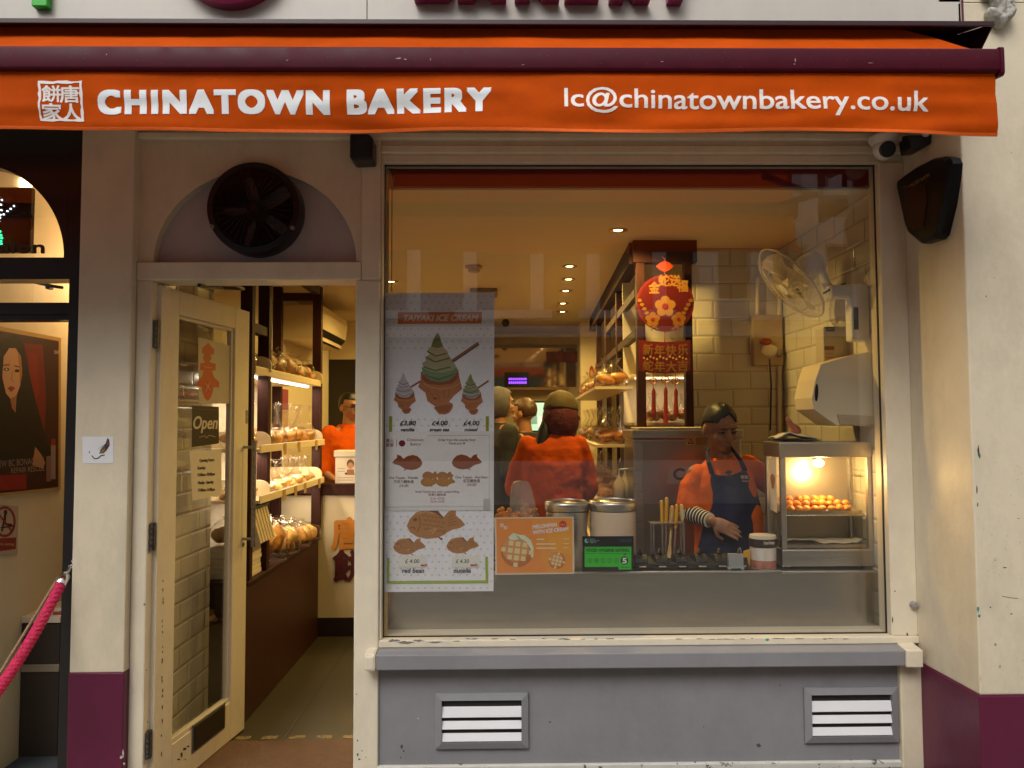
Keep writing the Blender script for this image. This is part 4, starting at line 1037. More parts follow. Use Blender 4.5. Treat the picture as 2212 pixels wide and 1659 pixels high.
# ================================================================== people
clouds = bpy.data.textures.new('cloth_folds', 'CLOUDS'); clouds.noise_scale = .13; clouds.noise_depth = 2
def remesh(o, vox, smooth_it=3, folds=0.):
    m = o.modifiers.new('skin', 'REMESH'); m.mode = 'VOXEL'; m.voxel_size = vox; m.use_smooth_shade = True
    s = o.modifiers.new('soft', 'SMOOTH'); s.iterations = smooth_it; s.factor = .5
    if folds:
        d = o.modifiers.new('folds', 'DISPLACE'); d.texture = clouds; d.strength = folds; d.mid_level = .5; d.texture_coords = 'LOCAL'
def limb(t, pts, rs, n=12):
    t.tube(pts, rs, n)
    for p, r in zip(pts, rs): t.ell(p, r * .99, 12, 8)
def lerp(a, b, f): return a + (b - a) * f
def hand(t, wrist, tip, side, curl=.35, s=1.0):
    """palm, four unequal bent fingers and a thumb leaving the side of the palm; side = direction of the thumb"""
    d = (tip - wrist).normalized(); side = (side - d * side.dot(d)).normalized(); nrm = d.cross(side).normalized()
    pal = lerp(wrist, wrist + d * .085 * s, .5)
    B = Matrix((side, d, nrm)).transposed()
    t.ell(pal, (.036 * s, .050 * s, .015 * s), 14, 10, B)
    t.ell(wrist + d * .07 * s, (.036 * s, .022 * s, .013 * s), 14, 8, B)
    for k, (off, L, r) in enumerate(((.028, .070, .0080), (.0095, .078, .0083), (-.0095, .073, .0080), (-.0275, .058, .0072))):
        p = wrist + d * (.082 - .004 * abs(k - 1)) * s + side * off * s; a = 0.; pts = [p - d * .02 * s, p]; rs = [r * s, r * s]
        for sg, f in ((.45, 1), (.30, .92), (.25, .8)):
            a += curl * (.6 + .25 * k * .5)
            p = p + (d * math.cos(a) + nrm * math.sin(a) + side * off * 1.2) * (L * sg * s); pts.append(p); rs.append(r * f * s)
        limb(t, pts, rs, 8)
    p = wrist + d * .028 * s + side * .026 * s
    q = p + (d * .55 + side * .75 + nrm * .35).normalized() * .036 * s; r_ = q + (d * .9 + side * .15 + nrm * .4).normalized() * .030 * s
    limb(t, [p, q, r_], [.0115 * s, .0095 * s, .008 * s], 8)
def head(t, C, Rm, s=1.):
    """adds skull, jaw, nose, ears to the body surface; local -Y is the face"""
    def L(x, y, z): return C + Rm @ Vector((x * s, y * s, z * s))
    def E(x, y, z, r, n=14, m=10): t.ell(L(x, y, z), tuple(k * s for k in r), n, m, Rm)
    E(0, .012, .025, (.074, .094, .088), 24, 16)
    E(0, -.018, -.035, (.060, .070, .072), 20, 14)
    E(0, -.045, -.078, (.036, .036, .030))
    E(0, -.082, .035, (.045, .012, .010))
    for k in (-1, 1):
        E(k * .036, -.062, -.022, (.026, .022, .022)); E(k * .078, .012, -.012, (.010, .020, .032), 10, 8)
    t.tube([L(0, -.083, .022), L(0, -.094, 0), L(0, -.106, -.020)], [.008 * s, .010 * s, .014 * s], 10); E(0, -.103, -.021, (.017, .012, .010))
    E(0, -.085, -.052, (.026, .012, .012))
    return L
lipm = M('lip', (.22, .06, .045), .4, var=0); dark = M('dark_hair', (.005, .004, .004), .5, var=.4, scale=40, stretch=(6, 1, 1)); eyem = M('eye_dark', (.012, .008, .006), .2, var=0)
whitee = M('eye_white', (.30, .24, .19), .3, var=0)
def face(o, L, Rm, s=1., lids=True):
    for k in (-1, 1):
        t = MB().mat(whitee).ell(L(k * .033, -.0745, .006), (.0125 * s, .008 * s, .0042 * s), 12, 8, Rm).mat(eyem).ell(L(k * .033 + .003, -.0805, .004), (.0055 * s, .003 * s, .0040 * s), 10, 8, Rm)
        t.tube([L(k * .018, -.083, .006), L(k * .033, -.086, .0115), L(k * .050, -.078, .006)], .0022 * s, 6)
        link('eye', t, None, o, smooth=60)
        t = MB().mat(dark).tube([L(k * .016, -.089, .024), L(k * .034, -.088, .031), L(k * .054, -.074, .025)], [.0025 * s, .0032 * s, .0015 * s], 6); link('eyebrow', t, None, o, smooth=60)
    t = MB().mat(lipm).ell(L(0, -.0965, -.048), (.021 * s, .006 * s, .0045 * s), 14, 8, Rm).ell(L(0, -.0965, -.0555), (.018 * s, .0065 * s, .005 * s), 14, 8, Rm); link('lips', t, None, o, smooth=60)
def haircap(C, Rm, s, keep, r=(.0815, .1015, .0985), off=(0, .014, .028), mat=None, lump=.03):
    t = MB().mat(mat or dark); n, m = 72, 54; vs = []; fs = []
    for j in range(m + 1):
        th = math.pi * j / m
        for k in range(n):
            a = 2 * math.pi * k / n; dd = Vector((math.sin(th) * math.cos(a), math.sin(th) * math.sin(a), math.cos(th)))
            rr = 1 + lump * mnoise.noise(dd * 3.1) + .006 * math.sin(a * 37)
            vs.append((dd, C + Rm @ Vector(((dd.x * r[0] * rr + off[0]) * s, (dd.y * r[1] * rr + off[1]) * s, (dd.z * r[2] * rr + off[2]) * s))))
    for j in range(m):
        for k in range(n):
            q = (j * n + k, j * n + (k + 1) % n, (j + 1) * n + (k + 1) % n, (j + 1) * n + k)
            if all(keep(vs[i][0]) for i in q): fs.append(q)
    t.add([v[1] for v in vs], fs); return t
def torso(t, rings, n=28):
    out = []
    for c, rx, ry, rz in rings:
        e = Vector((math.cos(rz), math.sin(rz), 0)); f = Vector((-math.sin(rz), math.cos(rz), 0))
        ring = []
        for k in range(n):
            a = 2 * math.pi * k / n; ca, sa = math.cos(a), math.sin(a)
            ring.append(Vector(c) + e * (math.copysign(abs(ca) ** .8, ca) * rx) + f * (math.copysign(abs(sa) ** .85, sa) * ry))
        out.append(ring)
    t.loft(out)
def legs(skin, cloth, hipc, hw, floor, ry, fwd):
    for k in (-1, 1):
        h = hipc + Vector((k * hw * .5, 0, 0)); kn = Vector((h.x + k * .01, h.y + fwd.y * .02, lerp(h.z, floor, .5))); an = Vector((h.x + k * .015, h.y, floor + .08))
        limb(skin, [h, kn, an], [.06, .045, .032]); skin.ell(an + fwd * .06 + Vector((0, 0, -.045)), (.04, .11, .032))
        limb(cloth, [h, kn, an + Vector((0, 0, .02))], [.095, .07, .058])
FL = .004
skin1 = M('brown_skin', (.30, .135, .068), .55, var=.22, scale=28, bump=.12, bscale=240)
tee = M('orange_shirt', (.70, .125, .002), .85, var=.14, scale=10, bump=.55, bscale=16, spec=.15)
navy = M('navy_apron', (.018, .020, .055), .8, var=.2, scale=9, bump=.45, bscale=14, spec=.2)
denim = M('dark_trousers', (.015, .015, .02), .8)

# ---- the worker at the griddle
wy = .56
w1 = thing('person', 'woman in orange shirt and navy apron with black hair tied back working behind the counter', 'person', (X(1565, 1200, wy), wy, FL))
Hc = P(1556, 925, wy - .03); Rm = (Matrix.Rotation(R(12), 3, 'Z') @ Matrix.Rotation(R(19), 3, 'X') @ Matrix.Rotation(R(-3), 3, 'Y'))
sk = MB().mat(skin1)
L = head(sk, Hc, Rm, .955)
nb = P(1562, 1012, wy + .02)
limb(sk, [Hc + Vector((0, .03, -.04)), nb], [.050, .052])
shl, shr = P(1500, 1022, wy), P(1618, 1006, wy + .02)
ell_, wrl = P(1486, 1106, wy - .03), P(1538, 1126, wy - .16)
tipl = P(1592, 1150, wy - .21)
limb(sk, [nb, shl], [.046, .034]); limb(sk, [nb, shr], [.046, .034])
limb(sk, [shl, ell_, wrl], [.036, .031, .024])
hand(sk, wrl, tipl, Vector((.3, -.35, -.8)), .30, .92)
elr, wrr = P(1668, 1050, wy + .10), P(1712, 1075, wy + .16)
limb(sk, [shr, elr, wrr], [.036, .034, .026]); hand(sk, wrr, wrr + Vector((.15, .02, -.03)), Vector((0, -1, .3)), .5, .92)
pel = P(1572, 1240, wy + .03)
torso(sk, [(pel, .14, .10, 0), (lerp(pel, nb, .5), .12, .09, 0), (lerp(pel, nb, .85), .14, .085, 0), (nb, .06, .05, 0)])
tr = MB().mat(denim)
legs(sk, tr, pel, .17, FL, .1, Vector((0, -1, 0)))
torso(tr, [(pel + Vector((0, 0, -.10)), .165, .125, 0), (pel + Vector((0, 0, .05)), .155, .115, 0)])
o = link('body', sk, None, w1); remesh(o, .0048, 3)
face(w1, L, Rm, .955)
def keep(d):
    v = Vector((d.x, d.y, d.z))
    return v.z > -.75 and not (v.y < -.12 and v.z < .64 - .95 * abs(v.x) ** 1.7 + .03 * math.sin(v.x * 9)) and not (v.y < .22 and v.z < .02 - .25 * (v.y - .0))
o = link('hair', haircap(Hc, Rm, .955, keep), None, w1, smooth=60)
so_ = o.modifiers.new('thick', 'SOLIDIFY'); so_.thickness = .012; so_.offset = -1
t = MB().mat(dark).ell(Hc + Rm @ Vector((0, .125, -.03)), (.035, .03, .035), 14, 10); link('hair_bun', t, None, w1, smooth=60)
o = link('trousers', tr, None, w1); remesh(o, .012, 3)
st = MB().mat(tee)
cl = lambda u, v, dy=0.: P(u, v, wy + dy)
torso(st, [(cl(1575, 1225, .02), .165, .118, 0), (cl(1576, 1170, .01), .158, .112, 0), (cl(1573, 1110, .0), .160, .112, .04), (cl(1566, 1060, .0), .152, .105, .08), (cl(1562, 1022, .005), .132, .085, .1), (cl(1560, 1003, .012), .100, .068, .1), (cl(1559, 990, .015), .062, .058, .1)])
limb(st, [shl + Vector((.015, 0, -.005)), lerp(shl, ell_, .35) + Vector((-.008, 0, 0)), lerp(shl, ell_, .86)], [.052, .053, .057]); limb(st, [shr, lerp(shr, elr, .5), lerp(shr, elr, .9)], [.054, .056, .056])
o = link('shirt', st, None, w1); remesh(o, .007, 3, .02)
collar = [nb + Vector((math.cos(a) * .058, math.sin(a) * .055 + .003, .030 + .014 * math.sin(a))) for a in [2 * math.pi * k / 24 for k in range(25)]]
link('collar', MB().mat(tee).tube(collar, .006, 8, cap=False), None, w1, smooth=60)
# striped undersleeve
strp = M('striped_knit', (.012, .011, .012), .8, var=0)
if True:
    m = strp; n = m.node_tree.nodes; l = m.node_tree.links
    at = n.new('ShaderNodeAttribute'); at.attribute_name = 'along'; mm = n.new('ShaderNodeMath'); mm.operation = 'MODULO'; mm.inputs[1].default_value = .017
    gt = n.new('ShaderNodeMath'); gt.operation = 'LESS_THAN'; gt.inputs[1].default_value = .006; mx = n.new('ShaderNodeMix'); mx.data_type = 'RGBA'
    mx.inputs['A'].default_value = (.012, .011, .012, 1); mx.inputs['B'].default_value = (.62, .58, .50, 1)
    l.new(at.outputs['Fac'], mm.inputs[0]); l.new(mm.outputs[0], gt.inputs[0]); l.new(gt.outputs[0], mx.inputs['Factor']); l.new(mx.outputs['Result'], n['Principled BSDF'].inputs['Base Color'])
a0, a1 = lerp(shl, ell_, .82), lerp(ell_, wrl, .90)
path = [lerp(a0, ell_, f) for f in (0, .5)] + [ell_ + Vector((0, -.004, -.004))] + [lerp(ell_, a1, f / 8) for f in range(1, 9)]
t = MB().mat(strp).tube(path, [.044, .046, .046] + [.044 - .0014 * k for k in range(8)], 18)
o = link('sleeve', t, None, w1, smooth=60)
acc = 0; al_ = []
for i, p in enumerate(path):
    if i: acc += (path[i] - path[i - 1]).length
    al_ += [acc] * 18
at = o.data.attributes.new('along', 'FLOAT', 'POINT'); at.data.foreach_set('value', al_)
# apron
ap_l = [(1537, 1022), (1531, 1040), (1527, 1075), (1525, 1110), (1518, 1140), (1508, 1180), (1504, 1240)]
ap_r = [(1610, 1014), (1622, 1035), (1634, 1060), (1642, 1085), (1645, 1120), (1640, 1160), (1632, 1240)]
def apf(a, b):
    k = b * (len(ap_l) - 1); i = min(int(k), len(ap_l) - 2); f = k - i
    lu = lerp(Vector(ap_l[i]), Vector(ap_l[i + 1]), f); ru = lerp(Vector(ap_r[i]), Vector(ap_r[i + 1]), f)
    q = lerp(lu, ru, a); sc = 9 * math.sin(math.pi * a) * max(0, 1 - b * 6)
    c = (a - .47) * 2
    dep = wy - .138 + .075 * c * c + .012 * b + .006 * mnoise.noise((a * 4, b * 7, 1)) - (.03 * max(0, b - .3))
    return P(q.x, q.y + sc, dep)
o = link('apron', MB().mat(navy).grid(apf, 26, 30), None, w1, smooth=60); m_ = o.modifiers.new('thick', 'SOLIDIFY'); m_.thickness = .003
ap = o
link('strap', MB().mat(navy).tube([apf(0.02, .01), P(1531, 1000, wy - .105), P(1526, 980, wy - .05), P(1530, 968, wy + .02)], [.013, .013, .012, .012], 8, flat=.35), None, ap, smooth=60)
link('strap', MB().mat(navy).tube([apf(.98, .01), P(1600, 995, wy - .105), P(1585, 975, wy - .05), P(1578, 966, wy + .02)], [.013, .013, .012, .012], 8, flat=.35), None, ap, smooth=60)
pt = Print(apf(.87, .07) + Vector((0, -.012, 0)), (.25, -1, .1)); pt.text('家和', 1600, 1616, 1034, 7, 'b89a90', bold=.4).text('Bakery', 1599, 1618, 1041, 4.5, 'b89a90', bold=.3); link('lettering', pt.mb, None, ap, fix=False)
pt = Print(P(1576, 1022, wy - .128), (.05, -1, .2)); pt.poly([(1566, 1021), (1571, 1016), (1577, 1015), (1583, 1019), (1580, 1023), (1577, 1024), (1576, 1029), (1573, 1029), (1573, 1024), (1568, 1024)], '1a0e08'); link('shirt_logo', pt.mb, None, w1, fix=False)

# ---- the capped worker seen from behind
y2 = 1.0
w2 = thing('person', 'worker seen from behind in a loose orange shirt, olive cap and maroon scarf', 'person', (X(1190, 1085, y2), y2 + .02, FL))
H2 = P(1212, 905, y2 + .04); R2 = Matrix.Rotation(R(160), 3, 'Z') @ Matrix.Rotation(R(8), 3, 'X')
sk = MB().mat(skin1); L = head(sk, H2, R2, .98)
nb = P(1205, 975, y2); s1_, s2_ = P(1140, 962, y2), P(1250, 962, y2)
e1_, e2_ = P(1120, 1055, y2 + .06), P(1268, 1060, y2 + .05); h1, h2 = P(1140, 1120, y2 + .24), P(1258, 1120, y2 + .24)
limb(sk, [H2 + Vector((0, -.01, -.04)), nb], [.055, .056]); limb(sk, [nb, s1_, e1_, h1], [.055, .05, .04, .028]); limb(sk, [nb, s2_, e2_, h2], [.055, .05, .04, .028])
hand(sk, h1, h1 + Vector((.05, .1, -.02)), Vector((1, 0, .2)), .4); hand(sk, h2, h2 + Vector((-.05, .1, -.02)), Vector((-1, 0, .2)), .4)
pel = P(1192, 1180, y2 + .02); torso(sk, [(pel, .15, .11, 0), (lerp(pel, nb, .6), .15, .1, 0), (nb, .06, .06, 0)])
tr = MB().mat(denim); legs(sk, tr, pel, .18, FL, .1, Vector((0, 1, 0))); torso(tr, [(pel + Vector((0, 0, -.12)), .175, .13, 0), (pel + Vector((0, 0, .12)), .165, .125, 0)])
o = link('body', sk, None, w2); remesh(o, .007, 3)
face(w2, L, R2, .98)
o = link('trousers', tr, None, w2); remesh(o, .012, 3)
st = MB().mat(M('deep_orange_shirt', (.60, .088, .002), .85, var=.2, scale=8, bump=.7, bscale=13, spec=.15))
c2 = lambda u, v, dy=0.: P(u, v, y2 + dy)
torso(st, [(c2(1192, 1125), .165, .125, 0), (c2(1192, 1088), .168, .125, 0), (c2(1192, 1050), .160, .125, 0), (c2(1193, 1000), .165, .125, 0), (c2(1195, 968), .158, .105, 0), (c2(1198, 950), .120, .082, 0), (c2(1203, 936), .068, .062, 0)])
limb(st, [s1_, lerp(s1_, e1_, .5) + Vector((-.02, 0, 0)), e1_ + Vector((-.008, -.01, .01))], [.054, .060, .066]); limb(st, [s2_, lerp(s2_, e2_, .5) + Vector((.01, 0, 0)), e2_ + Vector((0, -.01, .01))], [.054, .060, .064])
o = link('shirt', st, None, w2); remesh(o, .009, 4, .022)
scarf = M('maroon_scarf', (.10, .006, .005), .75, var=.2, scale=18, bump=.3, bscale=80)
o = link('scarf', haircap(H2, R2, 1., lambda d: d.y > -.35 and d.z < .45, r=(.098, .112, .135), off=(0, .012, -.01), mat=scarf), None, w2, smooth=60); o.modifiers.new('thick', 'SOLIDIFY').thickness = .01
o = link('cap', haircap(H2, R2, 1., lambda d: d.z > -.02, r=(.094, .112, .11), off=(0, .008, .045), mat=M('olive_cap', (.10, .068, .018), .8, var=.15)), None, w2, smooth=60); o.modifiers.new('thick', 'SOLIDIFY').thickness = .006
vis = MB().mat(M('olive_cap')).grid(lambda a, b: H2 + R2 @ Vector(((a - .5) * .15, -.105 - .07 * b * (1 - (2 * a - 1) ** 2 * .6), .05 - .02 * b - .02 * (2 * a - 1) ** 2)), 12, 4); link('cap_peak', vis, None, w2, smooth=60)
link('hair', MB().mat(dark).loft([[P(u + math.cos(k * math.pi / 4) * r_, v, y2 + .01 + math.sin(k * math.pi / 4) * .03 - dy) for k in range(8)] for u, v, r_, dy in ((1180, 905, 8, .02), (1176, 930, 14, .05), (1174, 950, 16, .06), (1170, 968, 14, .07))]), None, w2, smooth=60)

# ---- two customers in dark coats
def simple(name, label, u, vt, y, coat, hairm, yaw, s=1., hood=None, skin=skin1, vsh=None, build_=1., tee_=None):
    Hc = P(u, vt, y) + Vector((0, 0, -.115 * s)); Rm = Matrix.Rotation(R(yaw), 3, 'Z') @ Matrix.Rotation(R(6), 3, 'X')
    o_ = thing('person', label, 'person', (Hc.x, Hc.y, FL)); fw = Rm @ Vector((0, -1, 0)); sd_ = Rm @ Vector((1, 0, 0))
    fw.z = 0; sd_.z = 0
    sk = MB().mat(skin); L = head(sk, Hc, Rm, s); nb = Hc + Vector((0, 0, -.185 * s)) - fw * .02
    sh = nb.z - .03; A = []
    for k in (-1, 1):
        a = nb + sd_ * (k * .175 * build_) + Vector((0, 0, -.04)); e = a + sd_ * (k * .05) + Vector((0, 0, -.27)) - fw * .02; h = e + fw * .17 + Vector((0, 0, -.12)) - sd_ * (k * .04); A.append((a, e, h))
        limb(sk, [nb, a, e, h], [.05, .048, .038, .027]); hand(sk, h, h + fw * .1 + Vector((0, 0, -.05)), sd_ * -k, .4)
    limb(sk, [Hc + Vector((0, 0, -.05)), nb], [.05, .052])
    pel = Vector((nb.x, nb.y, lerp(nb.z, FL, .40))); torso(sk, [(pel, .15, .1, R(yaw)), (nb, .07, .06, R(yaw))])
    tr = MB().mat(denim); legs(sk, tr, pel, .18, FL, .1, fw); torso(tr, [(pel + Vector((0, 0, -.12)), .165, .12, R(yaw)), (pel + Vector((0, 0, .1)), .155, .115, R(yaw))])
    b = link('body', sk, None, o_); remesh(b, .008, 3); face(o_, L, Rm, s)
    b = link('trousers', tr, None, o_); remesh(b, .014, 2)
    st = MB().mat(coat); z = lambda f: lerp(nb, pel, f)
    torso(st, [(z(1.15), .20 * build_, .15, R(yaw)), (z(.6), .195 * build_, .145, R(yaw)), (z(.22), .205 * build_, .125, R(yaw)), (z(.06), .15 * build_, .095, R(yaw)), (z(-.06), .075, .07, R(yaw))])
    for a, e, h in A: limb(st, [a, e, lerp(e, h, .55 if tee_ is None else .02)], [.074, .064, .054])
    b = link('coat' if tee_ is None else 'shirt', st, None, o_); remesh(b, .010, 3, .018)
    if hood: b = link('hood', haircap(Hc, Rm, s, lambda d: not (d.y < -.45 and d.z < .6), r=(.105, .125, .125), off=(0, .02, .0), mat=hood), None, o_, smooth=60); b.modifiers.new('thick', 'SOLIDIFY').thickness = .012
    else: b = link('hair', haircap(Hc, Rm, s, lambda d: d.z > -.6 and not (d.y < -.2 and d.z < .4) and not (d.y < .1 and d.z < -.1), mat=hairm), None, o_, smooth=60); b.modifiers.new('thick', 'SOLIDIFY').thickness = .012
    return o_, L, Rm
blk = M('black_coat', (.010, .009, .010), .8, var=.3, scale=8); gryh = M('grey_hood', (.10, .09, .10), .85, var=.2, scale=30, bump=.3, bscale=200)
skin2 = M('light_skin', (.42, .20, .11), .5, var=.06)
simple('person', 'customer in a dark coat and grey hood half hidden behind the ice cream poster', 1082, 838, 2.55, blk, dark, 115, .98, gryh, skin2)
simple('person', 'customer in a black coat with brown hair standing beside the hooded customer', 1132, 862, 2.75, blk, M('brown_hair', (.07, .03, .012), .5, var=.3, scale=40), -125, .95, None, skin2, build_=.9)
o_, L, Rm = simple('person', 'shop assistant with glasses and an orange shirt seen through the open door', 756, 850, 3.05, MATS['deep_orange_shirt'], dark, 48, .95, None, M('warm_skin', (.36, .17, .085), .5, var=.06), tee_=1)
gl = MB().mat(M('spectacle_frame', (.01, .008, .008), .3))
for k in (-1, 1): gl.tube([L(k * .034 + math.cos(a) * .024, -.092 + .004 * abs(k), .004 + math.sin(a) * .018) for a in [2 * math.pi * j / 16 for j in range(17)]], .0022, 6, cap=False)
gl.tube([L(-.010, -.094, .006), L(.010, -.094, .006)], .002, 6).tube([L(.058, -.09, .006), L(.08, .0, .008)], .002, 6).tube([L(-.058, -.09, .006), L(-.08, .0, .008)], .002, 6)
link('glasses', gl, None, o_, smooth=60)
# ================================================================== posters inside the glass
YP = .0578
rnd = random.Random(3)
def q1(x, y): return ((1400 + x / 2.764) / 1.736, (1050 + y / 2.764) / 1.736)
def q2(x, y): return ((1400 + x / 2.552) / 1.736, (1600 + y / 2.552) / 1.736)
def q4(x, y): return ((1840 + x / 3.318) / 1.736, (1700 + y / 3.318) / 1.736)
def Q(f, pts): return [f(*p) for p in pts]
s1, s2, s4 = 1 / 2.764 / 1.736, 1 / 2.552 / 1.736, 1 / 3.318 / 1.736
def cone(pt, cx, cy, k, cols, stick):
    """ice cream in a fish shaped waffle; drawn in picture units of the sheet"""
    def c(pts): return [q1(cx + (x - 690) * k, cy + (y - 980) * k) for x, y in pts]
    if stick: pt.line(c(stick), 38 * k * s1, '6e3a20'); pt.up(); pt.line([tuple(p) for p in c([(stick[0][0] + 4, stick[0][1] - 12), (stick[1][0] + 4, stick[1][1] - 12)])], 10 * k * s1, '9a6040')
    pt.up(); pt.poly(c([(492, 950), (880, 925), (892, 1010), (922, 1130), (835, 1200), (785, 1262), (825, 1285), (820, 1330), (790, 1375), (740, 1395), (680, 1390), (625, 1325), (640, 1310), (560, 1255), (540, 1170), (465, 1110), (490, 1040)]), 'a5673c')
    pt.up(); pt.poly(c([(510, 1030), (560, 1075), (690, 1090), (820, 1070), (882, 1010), (880, 960), (500, 980)]), '84452a')
    pt.poly(c([(640, 1320), (700, 1300), (780, 1290), (815, 1300), (770, 1370), (690, 1375)]), '8f5230')
    for a, b in (((560, 1130), (640, 1230)), ((640, 1120), (690, 1250)), ((720, 1120), (740, 1240)), ((800, 1110), (770, 1230))): pt.line(c([a, b]), 7 * k * s1, '8a5230')
    pt.disc(*c([(640, 1228)])[0], 24 * k * s1, 9 * k * s1, '6e3a20'); pt.line(c([(520, 1070), (600, 1115), (700, 1130), (820, 1112), (900, 1070)]), 9 * k * s1, 'c08658')
    pt.up(); pt.poly(c([(498, 905), (870, 905), (850, 985), (780, 1045), (690, 1060), (590, 1040), (520, 985)]), cols[0])
    pt.up(); pt.poly(c([(505, 860), (560, 830), (800, 820), (858, 890), (830, 935), (720, 962), (600, 950), (520, 915)]), cols[1])
    pt.up(); pt.poly(c([(535, 800), (600, 760), (770, 760), (810, 820), (780, 855), (700, 880), (600, 860), (545, 840)]), cols[2])
    pt.up(); pt.poly(c([(552, 735), (600, 690), (720, 690), (775, 745), (760, 790), (690, 805), (600, 790)]), cols[3])
    pt.up(); pt.poly(c([(598, 690), (625, 610), (650, 565), (668, 545), (690, 580), (700, 630), (725, 690), (665, 705)]), cols[4])
    for a, b, c_ in (((525, 900), (640, 940), 5), ((640, 940), (800, 900), 5), ((550, 800), (640, 850), 5), ((640, 850), (790, 810), 5), ((560, 740), (650, 790), 5), ((650, 790), (760, 760), 4), ((530, 985), (680, 1030), 5), ((680, 1030), (840, 975), 5)):
        pt.line(c([a, b]), 15 * k * s1, cols[5])
pa_ = Print((0, YP, 0), (0, -1, 0), .00012)
SH = [(828, 633), (1068, 632), (1066, 1277), (823, 1279)]
pa_.poly(SH, 'dedce4')
pa_.up()
for j in range(46):
    for i in range(16):
        u = 836 + i * 15 + (7.5 if j % 2 else 0); v = 640 + j * 14
        if u < 1062 and not (760 < v < 905) and v < 1272: pa_.disc(u, v, 2.6, 2.4, ('c2c0c6', 'd2cc9c', 'bccab4', 'd6caa6')[(i * 5 + j * 3) % 4], 8, 0., 0.)
        elif u < 1062 and v < 1272: pa_.disc(u, v, 1.4, 1.3, 'cac8ce', 6, 0., 0.)
pa_.up(); pa_.poly(Q(q1, [(255, 335), (1125, 330), (1124, 452), (253, 457)]), 'c06a1c')
pa_.up(); a, b = q1(315, 425), q1(1088, 425); pa_.text('TAIYAKI ICE CREAM', a[0], b[0], a[1] - .3, 62 * s1, 'd8c4b4', bold=.75, shear=.25, slope=-.004)
cone(pa_, 690, 980, 1., ('6f8460', '9c9a78', 'ab9570', 'b59c76', '6b6c2e', '5c6038'), [(815, 845), (1090, 658)])
pa_.k = 3; cone(pa_, 325, 1180, .5, ('b4aeb2', 'aaa4a8', 'b8b2b6', 'b0aab0', 'b4aeb4', '7e767c'), [(400, 1205 - 1180 + 980), (1010, 760)] if False else [(800, 850), (1010, 720)])
pa_.k = 3; cone(pa_, 1020, 1190, .5, ('a09a98', '7f8464', '9a9678', '82865c', '7c8450', '4e5234'), [(800, 850), (1040, 690)])
pa_.k = 17
for x0, x1, s, n0, n1, nm in ((275, 440, '£3.80', 285, 425, 'vanilla'), (605, 770, '£4.00', 580, 785, 'green tea'), (935, 1100, '£4.00', 945, 1080, 'mixed')):
    a, b = q1(x0, 1505), q1(x1, 1505); pa_.text(s, a[0], b[0], a[1], 46 * s1, '2a2024', bold=.32, shear=.2)
    a, b = q1(n0, 1568), q1(n1, 1568); pa_.text(nm, a[0], b[0], a[1], 36 * s1, '2a2024', bold=.25, shear=.2)
for x in (163, 1166): pa_.poly(Q(q1, [(x, 1412), (x + 32, 1412), (x + 30, 1585), (x - 2, 1585)]), '8a8c1e')
# lower half
def fish(pt, f, cx, cy, k, flip=1, col='a8764a', dk='7c4c2c', lt='c09464', fine=True):
    sc = s2
    def c(pts): return [f(cx + flip * x * k, cy + y * k) for x, y in pts]
    pt.poly(c([(-270, 10), (-240, -60), (-180, -120), (-90, -145), (10, -120), (80, -75), (130, -20), (140, 40), (100, 90), (20, 125), (-80, 135), (-170, 115), (-240, 70)]), col)
    pt.poly(c([(70, -60), (130, -130), (200, -150), (200, -90), (250, -50), (290, 0), (240, 30), (170, 45), (110, 75), (70, 60)]), col)
    pt.poly(c([(20, 110), (70, 125), (75, 150), (50, 140)]), dk)
    if not fine: return
    pt.up(); pt.poly(c([(-75, -140), (20, -145), (80, -75), (70, -65), (10, -110)]), dk)
    for i in range(5):
        for j in range(4):
            x, y = -110 + i * 42 + (j % 2) * 20, -85 + j * 42 + i * 6
            pt.line(c([(x - 16, y - 14), (x, y + 6), (x + 18, y - 12)]), 5 * k * sc, dk)
    for i in range(4): pt.line(c([(125, 10 - i * 25), (225 - i * 15, -10 - i * 28)]), 5 * k * sc, dk)
    pt.disc(*c([(-190, -50)])[0], 20 * k * sc, 16 * k * sc, dk); pt.line(c([(-240, 30), (-200, 20), (-190, 50)]), 9 * k * sc, dk); pt.line(c([(-150, -80), (-140, 0), (-170, 70)]), 8 * k * sc, dk)
    pt.line(c([(-180, -105), (-80, -130), (0, -105)]), 9 * k * sc, lt); pt.line(c([(-60, 60), (20, 30), (-30, 85)]), 10 * k * sc, lt)
pa_.k = 3; fish(pa_, q2, 590, 940, 1.0)
pa_.k = 3; fish(pa_, q2, 340, 1150, .56); pa_.k = 3; fish(pa_, q2, 850, 1140, .56)
pa_.k = 17
pa_.poly(Q(q2, [(130, 1255), (155, 1255), (152, 1478), (1074, 1470), (1070, 1245), (1096, 1243), (1100, 1497), (130, 1503)]), '93a83a')
for x in (235, 750): pa_.poly(Q(q2, [(x, 1240), (x + 270, 1232), (x + 265, 1345), (x, 1352)]), 'd6d4ca')
pa_.up()
for x0, x1, s in ((305, 440, '£ 4.00'), (790, 915, '£ 4.30')): a, b = q2(x0, 1305), q2(x1, 1305); pa_.text(s, a[0], b[0], a[1], 36 * s2, '4a4a4e', bold=.2, shear=.1)
for x0, x1 in ((455, 515), (930, 995)): a, b = q2(x0, 1335), q2(x1, 1335); pa_.text('each', a[0], b[0], a[1], 24 * s2, 'a01c28', bold=.4)
for x0, x1, s in ((275, 485, 'red bean'), (768, 932, 'nutella')): a, b = q2(x0, 1398), q2(x1, 1398); pa_.text(s, a[0], b[0], a[1], 44 * s2, '2c2c30', bold=.2, shear=.15)
tag(pa_.build('ice_cream_poster'), 'tall pale dotted poster of fish shaped ice cream cones and waffles inside the window', 'poster')
pb_ = Print((0, YP - .0026, 0), (0, -1, 0), .00012)
